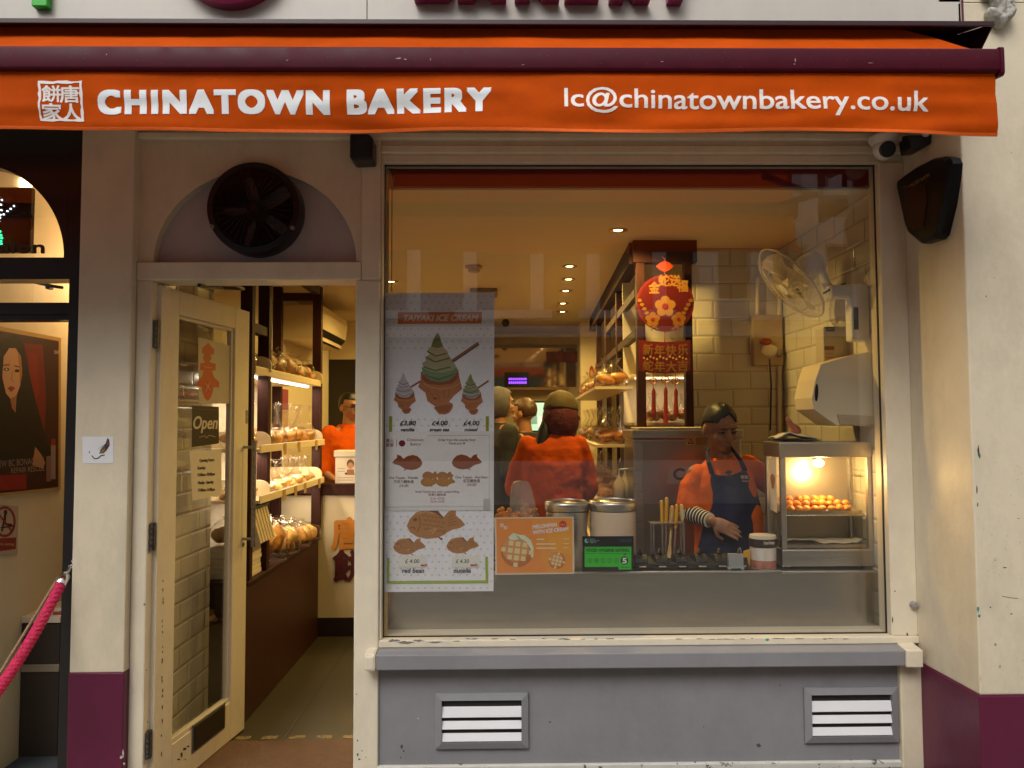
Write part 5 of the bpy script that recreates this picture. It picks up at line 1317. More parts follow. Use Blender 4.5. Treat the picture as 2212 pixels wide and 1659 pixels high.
pb_.poly(Q(q2, [(75, 50), (1150, 42), (1142, 800), (70, 806)]), 'd2cecf')
pb_.up()
fr_pts = Q(q2, [(105, 90), (1110, 82), (1108, 765), (108, 770), (105, 90)]); pb_.line(fr_pts, .8, '8a8688')
pb_.poly(Q(q2, [(1055, 690), (1120, 690), (1118, 800), (1050, 800)]), 'a8a6a6').poly(Q(q2, [(80, 50), (560, 46), (300, 300), (90, 420)]), 'd8d4d4')
pb_.up()
for s, x, y in (('唐', 122, 148), ('人', 160, 148), ('餅', 122, 190), ('家', 160, 190)): a = q2(x, y); pb_.text(s, a[0], a[0] + 35 * s2, a[1], 34 * s2, '8a3034', bold=.2)
pb_.line(Q(q2, [(222, 120), (222, 195)]), .8, '504a4c'); pb_.disc(*q2(275, 160), 31 * s2, 31 * s2, '6a0c24')
for s, x0, x1, y, h, cc_ in (('Chinatown', 322, 478, 138, 26, '8a4a50'), ('Bakery', 355, 455, 180, 28, '8a4a50'), ('Order from this counter first!', 618, 975, 138, 24, '5a5456'), ('Thank you', 720, 845, 170, 22, '6a5456'),
                          ('One Taiyaki - Nutella', 145, 428, 500, 24, '4a4446'), ('巧克力鯛魚燒', 195, 385, 540, 30, '4a4446'), ('£4.00', 250, 335, 578, 26, '5a4446'), ('One Taiyaki - Red Bean', 785, 1098, 495, 24, '6a3a3e'), ('紅豆鯛魚燒', 862, 1020, 532, 30, '6a3a3e'), ('£4.00', 900, 985, 568, 26, '8a3a3e'),
                          ('Small Taiyaki box with custard filling', 402, 822, 632, 20, '8a5a5c'), ('奶黃小鯛魚燒', 528, 694, 662, 24, '8a5a5c'), ('6 for £3.00', 548, 680, 697, 22, 'a0686a'), ('12 for £5.50', 548, 680, 727, 22, 'a0686a')):
    a, b = q2(x0, y), q2(x1, y); pb_.text(s, a[0], b[0], a[1], h * s2, cc_, bold=.12)
pb_.disc(*q2(868, 160), 11 * s2, 11 * s2, 'b0702a', 10)
pb_.k = 2; fish(pb_, q2, 330, 345, .52, -1, '80401f', '54240f', '9a5a30', False); fish(pb_, q2, 890, 340, .52, 1, '80401f', '54240f', '9a5a30', False)
pb_.up(); pb_.line(Q(q2, [(330, 350), (410, 310)]), 1.2, 'a06840').line(Q(q2, [(340, 372), (400, 352)]), 1, '9a5a38')
for x, y in ((545, 470), (685, 472)): pb_.k = 4; fish(pb_, q2, x, y, .29, 1, '96601c', '5c340c', 'b88030', False)
for x, y in ((540, 530), (690, 530)): pb_.k = 6; fish(pb_, q2, x, y, .33, 1, 'a06a20', '5c340c', 'b88030', False)
tag(pb_.build('menu_sheet'), 'crinkled white fish waffle menu sheet taped across the middle of the tall poster', 'menu')
# melon bread poster
pd = Print((0, YP - .0002, 0), (0, -1, 0), .00012)
pd.poly(Q(q4, [(45, 797), (1035, 790), (1042, 1500), (58, 1513)]), 'c9b8a2')
pd.up(); pd.poly(Q(q4, [(70, 815), (1018, 805), (1022, 1482), (80, 1492)]), 'd8843c')
pd.up(); pd.poly(Q(q4, [(520, 812), (1016, 806), (1020, 1480), (700, 1484), (600, 1200)]), 'd68c38').poly(Q(q4, [(700, 1000), (1018, 950), (1020, 1250), (760, 1230)]), 'd89434')
pd.up()
def bun(pt, cx, cy, r, a, k0):
    pt.k = k0; pt.disc(*q4(cx, cy), r * s4, r * s4, 'b0683a', 28)
    pt.up(); pt.disc(*q4(cx - r * .1, cy - r * .15), r * .82 * s4, r * .8 * s4, 'c88a56', 24)
    pt.up()
    for i in range(-2, 3):
        for j in range(-2, 3):
            x, y = (i * .42) * r, (j * .42) * r
            if math.hypot(x, y) < r * .86:
                s_ = .165 * r * (1 - .25 * math.hypot(x, y) / r); X_, Y_ = cx + x * math.cos(a) - y * math.sin(a), cy + x * math.sin(a) + y * math.cos(a)
                pt.poly([q4(X_ + p * math.cos(a) - q_ * math.sin(a), Y_ + p * math.sin(a) + q_ * math.cos(a)) for p, q_ in ((-s_, -s_), (s_, -s_), (s_, s_), (-s_, s_))], 'd6c08e')
bun(pd, 330, 1215, 205, .12, 4); bun(pd, 825, 1335, 105, .25, 4)
pd.k = 8; pd.poly(Q(q4, [(220, 1040), (280, 990), (340, 1010), (420, 1020), (500, 1080), (535, 1180), (530, 1290), (500, 1300), (505, 1200), (450, 1110), (380, 1060), (300, 1080), (240, 1080)]), 'ccd0b0')
pd.up(); pd.poly(Q(q4, [(300, 1010), (360, 1040), (400, 1090), (360, 1080)]), 'a0ac7c').poly(Q(q4, [(470, 1110), (500, 1170), (510, 1240), (495, 1180)]), 'e0e4d4')
for s, x0, x1, y in (('MELONPAN', 525, 820, 940), ('WITH ICE CREAM', 525, 965, 1008)): a, b = q4(x0, y), q4(x1, y); pd.text(s, a[0], b[0], a[1], 46 * s4, 'dcc4c0', bold=.6, slope=-.11)
pd.disc(*q4(900, 885), 46 * s4, 46 * s4, 'b8341c'); pd.up(); a, b = q4(868, 896), q4(932, 896); pd.text('NEW', a[0], b[0], a[1], 20 * s4, 'd88a6a', bold=.2)
for y, x1 in ((1070, 665), (1128, 812), (1180, 818)): pd.line(Q(q4, [(570, y), (x1, y)]), 16 * s4, 'dcc49a').line(Q(q4, [(905, y - 6), (975, y - 6)]), 12 * s4, 'd8b888')
for s, x, y in (('家', 118, 915), ('和', 160, 945)): a = q4(x, y); pd.text(s, a[0], a[0] + 46 * s4, a[1], 46 * s4, 'd8c4b8', bold=.3)
tag(pd.build('melon_bread_poster'), 'orange poster with two crosshatched melon buns propped low in the window', 'poster')
# hygiene rating
pe = Print((0, YP - .0003, 0), (0, -1, 0), .00014)
pe.poly(Q(q4, [(1142, 1032), (1778, 1030), (1780, 1470), (1140, 1472)]), '0b0b0b')
pe.up(); pe.poly(Q(q4, [(1170, 1165), (1750, 1163), (1752, 1445), (1592, 1446), (1590, 1412), (1170, 1414)]), '2fae2c')
pe.up(); a, b = q4(1195, 1226), q4(1722, 1226); pe.text('FOOD HYGIENE RATING', a[0], b[0], a[1], 40 * s4, '0c4a10', bold=.45)
pe.line(Q(q4, [(1172, 1248), (1748, 1247)]), 6 * s4, '1a7a1c')
for i in range(5):
    cx = 1236 + i * 82; pe.disc(*q4(cx, 1335), 30 * s4, 32 * s4, '156a18')
pe.disc(*q4(1665, 1335), 49 * s4, 52 * s4, '07120a', 28); pe.poly(Q(q4, [(1650, 1248), (1688, 1248), (1669, 1272)]), '0c3a10')
pe.up()
for i in range(5): cx = 1236 + i * 82; pe.disc(*q4(cx, 1335), 24 * s4, 26 * s4, '2fae2c')
pe.up()
for i in range(5): cx = 1236 + i * 82; a, b = q4(cx - 9, 1352), q4(cx + 9, 1352); pe.text(str(i), a[0], b[0], a[1], 34 * s4, '156a18', bold=.15)
a, b = q4(1642, 1368), q4(1690, 1368); pe.text('5', a[0], b[0], a[1], 66 * s4, 'cfe4d4', bold=.6)
a, b = q4(1622, 1424), q4(1722, 1424); pe.text('VERY GOOD', a[0], b[0], a[1], 12 * s4, '0c4a10', bold=.15)
pe.disc(*q4(1195, 1088), 26 * s4, 28 * s4, '7ab0a8').disc(*q4(1205, 1083), 14 * s4, 20 * s4, '2a4a4a')
for s, y in (('Food', 1074), ('Standards', 1094), ('Agency', 1112)): a = q4(1235, y); pe.text(s, a[0], a[0] + 13 * len(s) * s4, a[1], 18 * s4, '7a9a98', bold=.1)
pe.rect(*q4(1605, 1065), *q4(1750, 1105), '24363c')
tag(pe.build('hygiene_rating_sticker'), 'black and green food hygiene rating sticker showing 5 on the window', 'sticker')

# ================================================================== equipment behind the glass
# stainless steel oven
yo = .80
ov = thing('steel_oven', 'tall stainless steel cabinet oven behind the worker', 'oven', (X(1480, 1200, yo), yo + .15, FL))
x0, x1 = X(1369, 1080, yo), X(1604, 1080, yo); zt_ = Z(1480, 928, yo); zbo = .60
link('body', MB().mat(steel).box(x0, x1, yo, yo + .27, zbo, zt_ - .045), None, ov, bevel=.006)
link('top', MB().mat(steel).box(x0 - .008, x1 + .008, yo - .018, yo + .275, zt_ - .0445, zt_), None, ov, bevel=.006)
link('front_panel', MB().mat(M('oven_front', (.36, .33, .31), .38, 1., var=.06, scale=2)).box(x0 + .045, x1 - .012, yo - .007, yo - .0005, zbo + .02, zt_ - .06), None, ov, bevel=.003)
link('leg', MB().mat(steel).box(x0 + .02, x0 + .06, yo + .02, yo + .06, FL, zbo - .0005).box(x1 - .06, x1 - .02, yo + .02, yo + .06, FL, zbo - .0005).box(x0 + .02, x0 + .06, yo + .2, yo + .24, FL, zbo - .0005).box(x1 - .06, x1 - .02, yo + .2, yo + .24, FL, zbo - .0005), None, ov)
pt = Print((0, yo - .0085, 0), (0, -1, 0), .0002)
pt.poly([(1481, 943), (1503, 943), (1503, 961), (1481, 962)], 'c8b070').rect(1503.5, 943, 1526, 961, '8a6a1c'); pt.up(); pt.poly([(1492, 946), (1499, 959), (1485, 959)], '2a1c08'); pt.up(); pt.poly([(1492, 949), (1496, 957), (1488, 957)], 'c8a048')
pt.rect(1370, 934, 1418, 942, 'b8a488')
link('warning_label', pt.mb, None, ov, fix=False)
pt = Print((0, yo - .009, 0), (0, -1, 0), .0002); pt.poly([(1450, 1006), (1490, 1006), (1488, 1046), (1438, 1046)], 'a89890'); pt.up(); pt.text('C', 1455, 1478, 1036, 24, '2a2422', bold=1.2)
tag(pt.build('lettered_sheet'), 'pale slanted sheet with a dark letter C stuck on the oven front', 'notice')
one('flat_tray', MB().mat(M('pale_tray', (.62, .52, .36), .4)).box(x0 + .03, x1 - .10, yo + .01, yo + .25, zt_ + .0005, zt_ + .012), None, 'pale flat tray lying on top of the steel oven', 'tray', bevel=.004)

# heated display cabinet
yh0, yh1 = .19, .39
hc = thing('heated_display_cabinet', 'stainless steel heated display cabinet with glass sides on the counter end', 'display cabinet', (X(1785, 1200, yh0), (yh0 + yh1) / 2, zc))
hx0, hx1 = X(1688, 1090, yh0), X(1886, 1090, yh0)
zh0, zh1, zh2, zh3 = Z(1785, 1226, yh0), Z(1785, 1187, yh0), Z(1785, 988, yh0), Z(1785, 955, yh0)
zft = zc - .003
zh0 = max(zh0, zft + .012)
link('base', MB().mat(steel).box(hx0, hx1, yh0, yh1, zh0, zh1), None, hc, bevel=.004)
for fx_ in (hx0 + .03, hx1 - .03):
    for fy in (yh0 + .03, yh1 - .04): link('foot', MB().mat(black).lathe([(.016, zft), (.013, zh0 - .0005)], (fx_, fy, 0), 'z', 12), None, hc)
link('top', MB().mat(M('grey_steel', (.50, .48, .45), .38, 1., var=.08)).box(hx0 - .004, hx1 + .004, yh0 - .004, yh1 + .004, zh2, zh3), None, hc, bevel=.004)
pw = .022
for nm, a, b, c, d in (('post', hx0, hx0 + pw, yh0, yh0 + pw), ('post', hx1 - pw, hx1, yh0, yh0 + pw), ('post', hx0, hx0 + pw, yh1 - pw, yh1), ('post', hx1 - pw, hx1, yh1 - pw, yh1)):
    link(nm, MB().mat(M('grey_steel')).box(a, b, c, d, zh1 + .0005, zh2 - .0005), None, hc, bevel=.002)
cg = glassy('case_glass', (.98, .97, .93), 1.35)
link('front_glass', MB().mat(cg).box(hx0 + pw, hx1 - pw, yh0 + .008, yh0 + .012, zh1 + .001, zh2 - .001), None, hc)
link('side_glass', MB().mat(cg).box(hx0 + .008, hx0 + .012, yh0 + pw, yh1 - pw, zh1 + .001, zh2 - .001), None, hc)
link('side_glass', MB().mat(cg).box(hx1 - .012, hx1 - .008, yh0 + pw, yh1 - pw, zh1 + .001, zh2 - .001), None, hc)
link('back_panel', MB().mat(M('case_back', (.42, .37, .30), .35, .6, var=.1)).box(hx0 + pw, hx1 - pw, yh1 - .008, yh1 - .004, zh1 + .001, zh2 - .001), None, hc)
zsA = Z(1785, 1112, yh0 + .02); wire = M('shelf_wire', (.6, .55, .48), .25, 1., var=0)
t = MB().mat(wire)
for k in range(12): t.tube([(lerp(hx0 + .026, hx1 - .026, k / 11), yh0 + .025, zsA), (lerp(hx0 + .026, hx1 - .026, k / 11), yh1 - .025, zsA)], .0018, 5)
for y in (yh0 + .025, yh0 + .13, yh1 - .025): t.tube([(hx0 + .022, y, zsA - .003), (hx1 - .022, y, zsA - .003)], .003, 6)
link('wire_shelf', t, None, hc)
t = MB().mat(wire)
for z in (zsA + .16,): t.tube([(hx1 - .028, yh0 + .03, z), (hx1 - .028, yh1 - .03, z)], .0028, 6).tube([(hx0 + .028, yh0 + .03, z), (hx0 + .028, yh1 - .03, z)], .0028, 6)
for x in (hx1 - .028, hx0 + .028): t.tube([(x, yh1 - .05, zh1), (x, yh1 - .05, zh2)], .003, 6)
link('shelf_support', t, None, hc)
lp_ = P(1765, 1008, yh0 + .10)
link('heat_lamp', MB().mat(glow('heat_bulb', (1, .78, .42), 22)).ell((lp_.x + .01, yh0 + .11, zh2 - .03), (.024, .024, .018), 14, 10), None, hc, smooth=60)
link('lamp_cap', MB().mat(steel).lathe([(.022, zh2 - .016), (.03, zh2 - .0005)], (lp_.x + .01, yh0 + .11, 0), 'z', 16), None, hc)
point('heat_lamp_light', (lp_.x + .01, yh0 + .075, zh2 - .085), 4.2, (1, .64, .24), .035)
# tray of golden balls: every ball is a thing
zt0 = zsA + .0022
tr_ = one('baking_tray', MB().mat(wire).box(hx0 + .03, hx1 - .035, yh0 + .03, yh1 - .04, zt0, zt0 + .002).box(hx0 + .03, hx1 - .035, yh0 + .028, yh0 + .030, zt0, zt0 + .014).box(hx0 + .03, hx1 - .035, yh1 - .04, yh1 - .038, zt0, zt0 + .014), None, 'shallow metal tray holding golden baked balls in the heated cabinet', 'tray')
bm_ = M('golden_pastry', (.80, .28, .03), .45, var=.45, orand=.3, scale=30, bump=.35, bscale=70)
rr = random.Random(5); proto = None; BR = .0172
for row in range(3):
    for k in range(8 - (row == 2)):
        x = hx0 + .058 + k * .0355 + (row % 2) * .012 - (.018 if row == 3 else 0) + rr.uniform(-.003, .003); y = yh0 + .052 + row * .046 + rr.uniform(-.003, .003); z = zt0 + .0025 + row * .0165
        if x > hx1 - .055: continue
        if proto is None: proto = one('pastry_ball', MB().mat(bm_).ell((x, y, z + BR), (BR * 1.05, BR * 1.15, BR), 16, 12, None, .16, 60, 3), None, 'small golden baked ball in the rows on the cabinet tray', 'pastry', 'golden balls on the cabinet tray', smooth=60)
        else:
            c_ = proto.copy(); COL.objects.link(c_); c_.location = (x, y, z); c_.rotation_euler = (rr.uniform(-.3, .3), 0, rr.uniform(0, 6)); c_.scale = (1, 1, rr.uniform(.92, 1.1))
one('pastry_rack', MB().mat(M('grey_steel')).add([(hx0 + .034, yh0 + .046, zt0 + .0021), (hx1 - .04, yh0 + .046, zt0 + .0021), (hx1 - .04, yh1 - .045, zt0 + .040), (hx0 + .034, yh1 - .045, zt0 + .040), (hx0 + .034, yh1 - .045, zt0 + .0021), (hx1 - .04, yh1 - .045, zt0 + .0021)], [(0, 1, 2, 3), (3, 2, 5, 4)]), None, 'sloped metal insert under the golden balls', 'rack')
o = one('parchment_sheet', MB().mat(M('parchment', (.66, .56, .40), .7, var=.08)).grid(lambda a, b: Vector((hx0 + .03 + a * (hx1 - hx0 - .065), yh0 + .03 + b * .14, zh1 + .022 + .016 * max(0, math.sin(a * 5.2 + .6)) * (1 - b) ** 2 + .02 * max(0, a - .93) * 14 * (1 - b) + .002 * math.sin(a * 23 + b * 9))), 40, 10), None, 'curling sheet of parchment on the cabinet floor tray', 'paper', smooth=60)
o.modifiers.new('thick', 'SOLIDIFY').thickness = .0015
one('lower_tray', MB().mat(wire).box(hx0 + .026, hx1 - .028, yh0 + .022, yh1 - .03, zh1 + .003, zh1 + .006).box(hx0 + .026, hx1 - .028, yh0 + .020, yh0 + .022, zh1 + .003, zh1 + .018), None, 'flat metal tray on the floor of the heated cabinet', 'tray')
# note on its left side
pt = Print((hx0 - .001, 0, 0), (-1, 0, 0)); 
nv = [Vector((hx0 - .0012, yh0 + .05, Z(1680, 985, yh0 + .05))), Vector((hx0 - .0012, yh0 + .14, Z(1662, 990, yh0 + .14))), Vector((hx0 - .0012, yh0 + .14, Z(1662, 1100, yh0 + .14))), Vector((hx0 - .0012, yh0 + .05, Z(1682, 1108, yh0 + .05)))]
t = MB().mat(M('note_paper', (.70, .60, .52), .6)).poly(nv)
cn = sum(nv, Vector()) / 4; bl_ = []
for k in range(14): a = k * 2 * math.pi / 14; bl_.append(cn + Vector((-.0008, math.cos(a) * .026 * (1 + .3 * math.sin(3 * a)), math.sin(a) * .034 + .012)))
t.mat(M('note_brown', (.32, .09, .03), .6)).poly(bl_)
tag(link('pastry_note', t, fix=False), 'pale paper note with a brown pastry picture on the cabinet side glass', 'notice')
# on top: tray, cloth, tongs
zt1 = zh3 + .0008
one('oval_plate', MB().mat(wire).ell((X(1722, 945, yh0 + .10), yh0 + .10, zt1 + .007), (.115, .075, .007), 28, 6), None, 'oval metal plate on top of the heated cabinet', 'plate', smooth=60)
cxp = X(1712, 945, yh0 + .10)
o = one('folded_cloth', MB().mat(M('white_cloth', (.70, .62, .50), .8, var=.05)).grid(lambda a, b: Vector((cxp - .09 + a * .18, yh0 + .05 + b * .10, zt1 + .016 + .018 * math.exp(-((a - .32) / .16) ** 2) * (1 - .4 * b) + .006 * math.sin(a * 11 + b * 3) * math.sin(b * 3) + .012 * (1 - abs(2 * a - 1)) ** .5)), 30, 14), None, 'crumpled white cloth on the oval plate', 'cloth', smooth=60)
o.modifiers.new('thick', 'SOLIDIFY').thickness = .006
pk = P(1716, 925, yh0 + .11)
one('pink_glove', MB().mat(M('pink_rubber', (.45, .16, .10), .5)).ell(pk + Vector((0, 0, 0)), (.032, .022, .020), 14, 10, Matrix.Rotation(.7, 3, 'Y'), .25, 30, 1).ell(pk + Vector((-.02, 0, .024)), (.012, .012, .03), 10, 8, Matrix.Rotation(-.5, 3, 'Y')), None, 'crumpled pink glove lying on the white cloth', 'glove', smooth=60)

# griddle with hinged fish moulds
yg = .185
gx0, gx1 = X(1372, 1215, yg), X(1618, 1215, yg)
iron = M('cast_iron', (.012, .010, .009), .45, .3, var=.4, scale=30, bump=.3, bscale=120)
gd = thing('waffle_iron', 'black cast iron waffle griddle with a row of hinged moulds on the counter', 'griddle', ((gx0 + gx1) / 2, .2, zc))
zg0 = zc + .0005
link('base', MB().mat(iron).box(gx0, gx1, yg, .36, zg0, zg0 + .028), None, gd, bevel=.005)
for k in range(6):
    xx = lerp(gx0 + .03, gx1 - .03, k / 5)
    t = MB().mat(iron).prism([(yg - .0, zg0 + .029), (yg + .10, zg0 + .029), (yg + .115, zg0 + .047), (yg + .03, zg0 + .062), (yg + .004, zg0 + .044)], 'yz', xx - .026, xx + .026)
    t.mat(M('iron_tip', (.45, .38, .3), .3, .9)).box(xx - .016, xx + .016, yg - .014, yg - .001, zg0 + .012, zg0 + .018)
    link('mould', t, None, gd, bevel=.004)
    link('mould_handle', MB().mat(iron).tube([(xx, yg + .03, zg0 + .06), (xx - .012, yg + .0, zg0 + .085), (xx - .02, yg - .012, zg0 + .07)], .006, 8), None, gd, smooth=50)
# utensil stand
yu = .29
us = thing('utensil_stand', 'small steel stand holding yellow handled spatulas', 'stand', (X(1442, 1200, yu), yu, zg0 + .03))
zb_u = zg0 + .0285
t = MB().mat(steel)
ua, ub = X(1409, 1150, yu), X(1474, 1150, yu); zuu = Z(1440, 1130, yu)
for x in (ua, ub): 
    for y in (yu - .03, yu + .03): t.box(x - .003, x + .003, y - .003, y + .003, zb_u, zuu)
t.box(ua - .012, ub + .004, yu - .034, yu + .034, zuu, zuu + .005); link('frame', t, None, us)
ym_ = M('yellow_handle', (.72, .38, .03), .4, var=.08); pm = M('pale_handle', (.66, .42, .16), .45)
ylab = ['yellow handled spatula leaning left at the end of the steel stand', 'tallest yellow spatula handle in the steel stand', 'broad tan wooden spatula in the middle of the stand', 'curved yellow spatula handle right of the tan one', 'pale yellow spatula hanging outside the right end of the stand']
for i, (u0, v0, u1, v1, m_, r_) in enumerate(((1429, 1084, 1432, 1200, ym_, .008), (1440, 1078, 1437, 1205, ym_, .0085), (1452, 1096, 1446, 1205, pm, .010), (1462, 1093, 1456, 1205, ym_, .008), (1472, 1093, 1476, 1165, M('cream_handle', (.70, .52, .22), .45), .009))):
    yy = yu - .02 + .012 * (i % 3)
    a, b = P(u0, v0, yy), P(u1, v1, yy)
    if i < 4: b.z = max(b.z, zb_u + .004)
    t = MB().mat(m_); mid = lerp(a, b, .42); limb(t, [a, lerp(a, mid, .3), mid], [r_ * .9, r_, r_ * .85], 10)
    t.mat(m_ if i in (2,) else steel).tube([mid, lerp(mid, b, .5), b], [r_ * .6, r_ * .5, r_ * 1.4 if i == 2 else r_ * .5], 8)
    one('spatula', t, None, ylab[i], 'spatula', 'spatulas in the steel stand', smooth=50)
# pots, jars
ypot = .28
def pot(u0, u1, v0, label, body, lid, name):
    xc = X((u0 + u1) / 2, 1150, ypot); r_ = (X(u1, 1150, ypot) - X(u0, 1150, ypot)) / 2; zt = Z((u0 + u1) / 2, v0, ypot - r_)
    o = thing(name, label, 'pot', (xc, ypot, zc)); b = zc + .0005
    link('body', MB().mat(body).lathe([(r_ * .9, b), (r_ * .96, b + .01), (r_ * .97, zt - .06), (r_ * .95, zt - .045), (0, zt - .046)], (xc, ypot, 0), 'z', 36), None, o, smooth=35)
    link('rim', MB().mat(steel).lathe([(r_ * .93, zt - .044), (r_ * 1.0, zt - .040), (r_ * 1.03, zt - .014), (r_ * 1.0, zt - .005), (r_ * .93, zt), (r_ * .90, zt - .008), (r_ * .90, zt - .040)], (xc, ypot, 0), 'z', 36, cap=False), None, o, smooth=40)
    link('lid', MB().mat(lid).lathe([(r_ * .895, zt - .012), (r_ * .8, zt - .004), (r_ * .3, zt + .002), (0, zt + .002)], (xc, ypot, 0), 'z', 36), None, o, smooth=40)
    return o
pot(1178, 1270, 1086, 'round stainless steel pot behind the orange poster', steel, M('dark_lid', (.06, .05, .045), .25, .8), 'steel_pot')
pot(1273, 1375, 1085, 'cream sided pot with steel rim above the hygiene sticker', M('cream_enamel', (.66, .50, .36), .4, var=.04), M('dark_lid'), 'cream_pot')
# clear tub of dough figures
tb = thing('clear_tub', 'clear plastic tub full of golden figure biscuits beside the tall poster', 'tub', P(1120, 1200, .26))
clear = glassy('clear_plastic', (.97, .96, .94), 1.3, .05)
tx0, tx1 = X(1064, 1150, .19), X(1165, 1150, .19); ztb = Z(1120, 1120, .19)
t = MB().mat(clear).box(tx0, tx0 + .002, .19, .36, zc + .001, ztb).box(tx1 - .002, tx1, .19, .36, zc + .001, ztb).box(tx0 + .002, tx1 - .002, .19, .192, zc + .001, ztb).box(tx0 + .002, tx1 - .002, .358, .36, zc + .001, ztb).box(tx0, tx1, .19, .36, zc + .0005, zc + .001)
link('shell', t, None, tb)
bis = M('biscuit', (.58, .22, .035), .55, var=.3, scale=25, bump=.3, bscale=90); rr = random.Random(8); pr_ = None
for lay in range(6):
    for k in range(7):
        x = lerp(tx0 + .02, tx1 - .02, (k + .5) / 7) + rr.uniform(-.008, .008); y = rr.uniform(.21, .33); z = zc + .004 + lay * .036 + rr.uniform(0, .012) + (.014 if lay == 5 and k in (1, 4) else 0)
        if pr_ is None:
            t = MB().mat(bis).ell((x, y, z + .020), (.012, .009, .018), 12, 8).ell((x, y, z + .044), (.0105, .009, .0105), 12, 8)
            for s_ in (-1, 1): t.ell((x + s_ * .014, y, z + .028), (.009, .006, .006), 8, 6, Matrix.Rotation(s_ * .5, 3, 'Y')).ell((x + s_ * .008, y, z + .006), (.006, .006, .008), 8, 6)
            pr_ = one('figure_biscuit', t, None, 'little golden figure shaped biscuit in the clear tub', 'biscuit', 'golden biscuits in the clear tub', smooth=60)
        else:
            c_ = pr_.copy(); COL.objects.link(c_); c_.location = (x, y, z); c_.rotation_euler = (rr.uniform(-.4, .4), rr.uniform(-.5, .5), rr.uniform(-.8, .8)); s_ = rr.uniform(.95, 1.3); c_.scale = (s_, s_, s_)
bgm = glassy('cloudy_bag', (.80, .80, .82), 1.35, .15, .3, 25, haze=.14)
t = MB().mat(bgm).loft([[P(cu + math.cos(a) * ru, v + 3 * math.sin(2 * a + 1), 26e-2 + math.sin(a) * .022) for a in [2 * math.pi * k / 14 for k in range(14)]] for cu, ru, v in ((1131, 31, 1120), (1130, 29, 1100), (1128, 26, 1075), (1126, 22, 1052), (1125, 18, 1041))])
one('plastic_bag', t, None, 'cloudy translucent plastic bag standing on the figure biscuits', 'bag', smooth=60)
# cocoa tub, holder, packet
ytb = .225
ct_ = thing('cocoa_tub', 'white and pink cocoa tub with a dark banded lid beside the heated cabinet', 'tub', (X(1648, 1190, ytb), ytb, zc))
xc, r_ = X(1648, 1190, ytb), (X(1677, 1190, ytb) - X(1620, 1190, ytb)) / 2; z = lambda v: Z(1648, v, ytb)
zz0 = zc + .0006
link('body', MB().mat(M('tub_white', (.62, .55, .48), .4)).lathe([(r_ * .94, zz0), (r_ * .97, z(1180) - .001), (0, z(1180) - .001)], (xc, ytb, 0), 'z', 28), None, ct_, smooth=30)
t = MB().mat(M('tub_pink', (.42, .15, .10), .45, var=.4, scale=30)).lathe([(r_ * .955, zz0 + .002), (r_ * .965, zz0 + .030), (r_ * .967, zz0 + .036)], (xc, ytb, 0), 'z', 28, cap=False); link('picture_band', t, None, ct_, smooth=30)
link('lid', MB().mat(M('tub_brown', (.035, .022, .015), .35)).lathe([(r_ * 1.0, z(1179)), (r_ * 1.02, z(1162)), (0, z(1162))], (xc, ytb, 0), 'z', 28), None, ct_, smooth=30)
link('lid_top', MB().mat(M('tub_cap', (.6, .52, .42), .4)).lathe([(r_ * 1.0, z(1162) + .0005), (r_ * .96, z(1155)), (0, z(1155))], (xc, ytb, 0), 'z', 28), None, ct_, smooth=30)
pt = Print((0, ytb - r_ * 1.03 - .0005, 0), (0, -1, 0)); pt.text('Cocoa Powder', 1650, 1673, 1176, 7, 'b8a890', bold=.3); link('lettering', pt.mb, None, ct_, fix=False)
one('spoon_holder', MB().mat(M('satin_white_metal', (.42, .43, .44), .35, .5)).box(X(1573, 1210, .17), X(1605, 1210, .17), .163, .183, zc + .016, Z(1590, 1196, .17)).box(X(1571, 1210, .17), X(1607, 1210, .17), .1625, .184, zc + .008, zc + .0158).box(X(1572, 1210, .17), X(1578, 1210, .17), .1626, .183, zc + .0005, zc + .0078).box(X(1600, 1210, .17), X(1606, 1210, .17), .1626, .183, zc + .0005, zc + .0078).tube([P(1602, 1196, .175), P(1599, 1182, .175)], .002, 6), None, 'small grey metal holder with little feet on the counter edge', 'holder', bevel=.002)
one('yellow_packet', MB().mat(M('yellow_packet', (.60, .30, .02), .35, var=.2)).loft([[P(u, v, .195) for u, v in ((1603, 1222), (1621, 1222), (1620, 1186), (1606, 1190))], [P(u, v, .215) for u, v in ((1603, 1222), (1621, 1222), (1620, 1186), (1606, 1190))]]), None, 'crumpled yellow packet beside the cocoa tub', 'packet', bevel=.003)

# ================================================================== on the tiled walls
pd_ = thing('paper_towel_dispenser', 'large cream paper towel dispenser on the tiled wall above the heated cabinet', 'dispenser', (XR, .25, 1.5))
creamp = M('cream_plastic', (.78, .67, .48), .35, var=.04)
ydp = .16
out_ = [(1773, 787), (1800, 779), (1850, 765), (1884, 759), (1900, 760), (1900, 920), (1880, 921), (1807, 919), (1758, 884), (1754, 859), (1762, 820)]
t = MB().mat(creamp).prism([(min(X(u, v, ydp), XR - .001), Z(u, v, ydp)) for u, v in out_], 'xz', ydp, ydp + .2); link('case', t, None, pd_, bevel=.008)
link('window_slot', MB().mat(black).ell(P(1764, 848, ydp - .001), (.008, .004, .038), 14, 10, Matrix.Rotation(.06, 3, 'Y')), None, pd_, smooth=60)
link('lower_tray', MB().mat(M('cream_plastic_dark', (.50, .40, .28), .4)).prism([(X(u, v, ydp - .006), Z(u, v, ydp - .006)) for u, v in ((1808, 895), (1895, 899), (1890, 919), (1815, 918))], 'xz', ydp - .006, ydp - .0005), None, pd_, bevel=.003)
ywf = .20
wb = thing('wall_fan_white', 'white caged wall fan tilted down from the tiled corner', 'fan', P(1790, 640, ywf)); wb.name = 'wall_mounted_fan'
fc = P(1708, 612, .42); fnm = Vector((-.77, .02, -.64)).normalized()
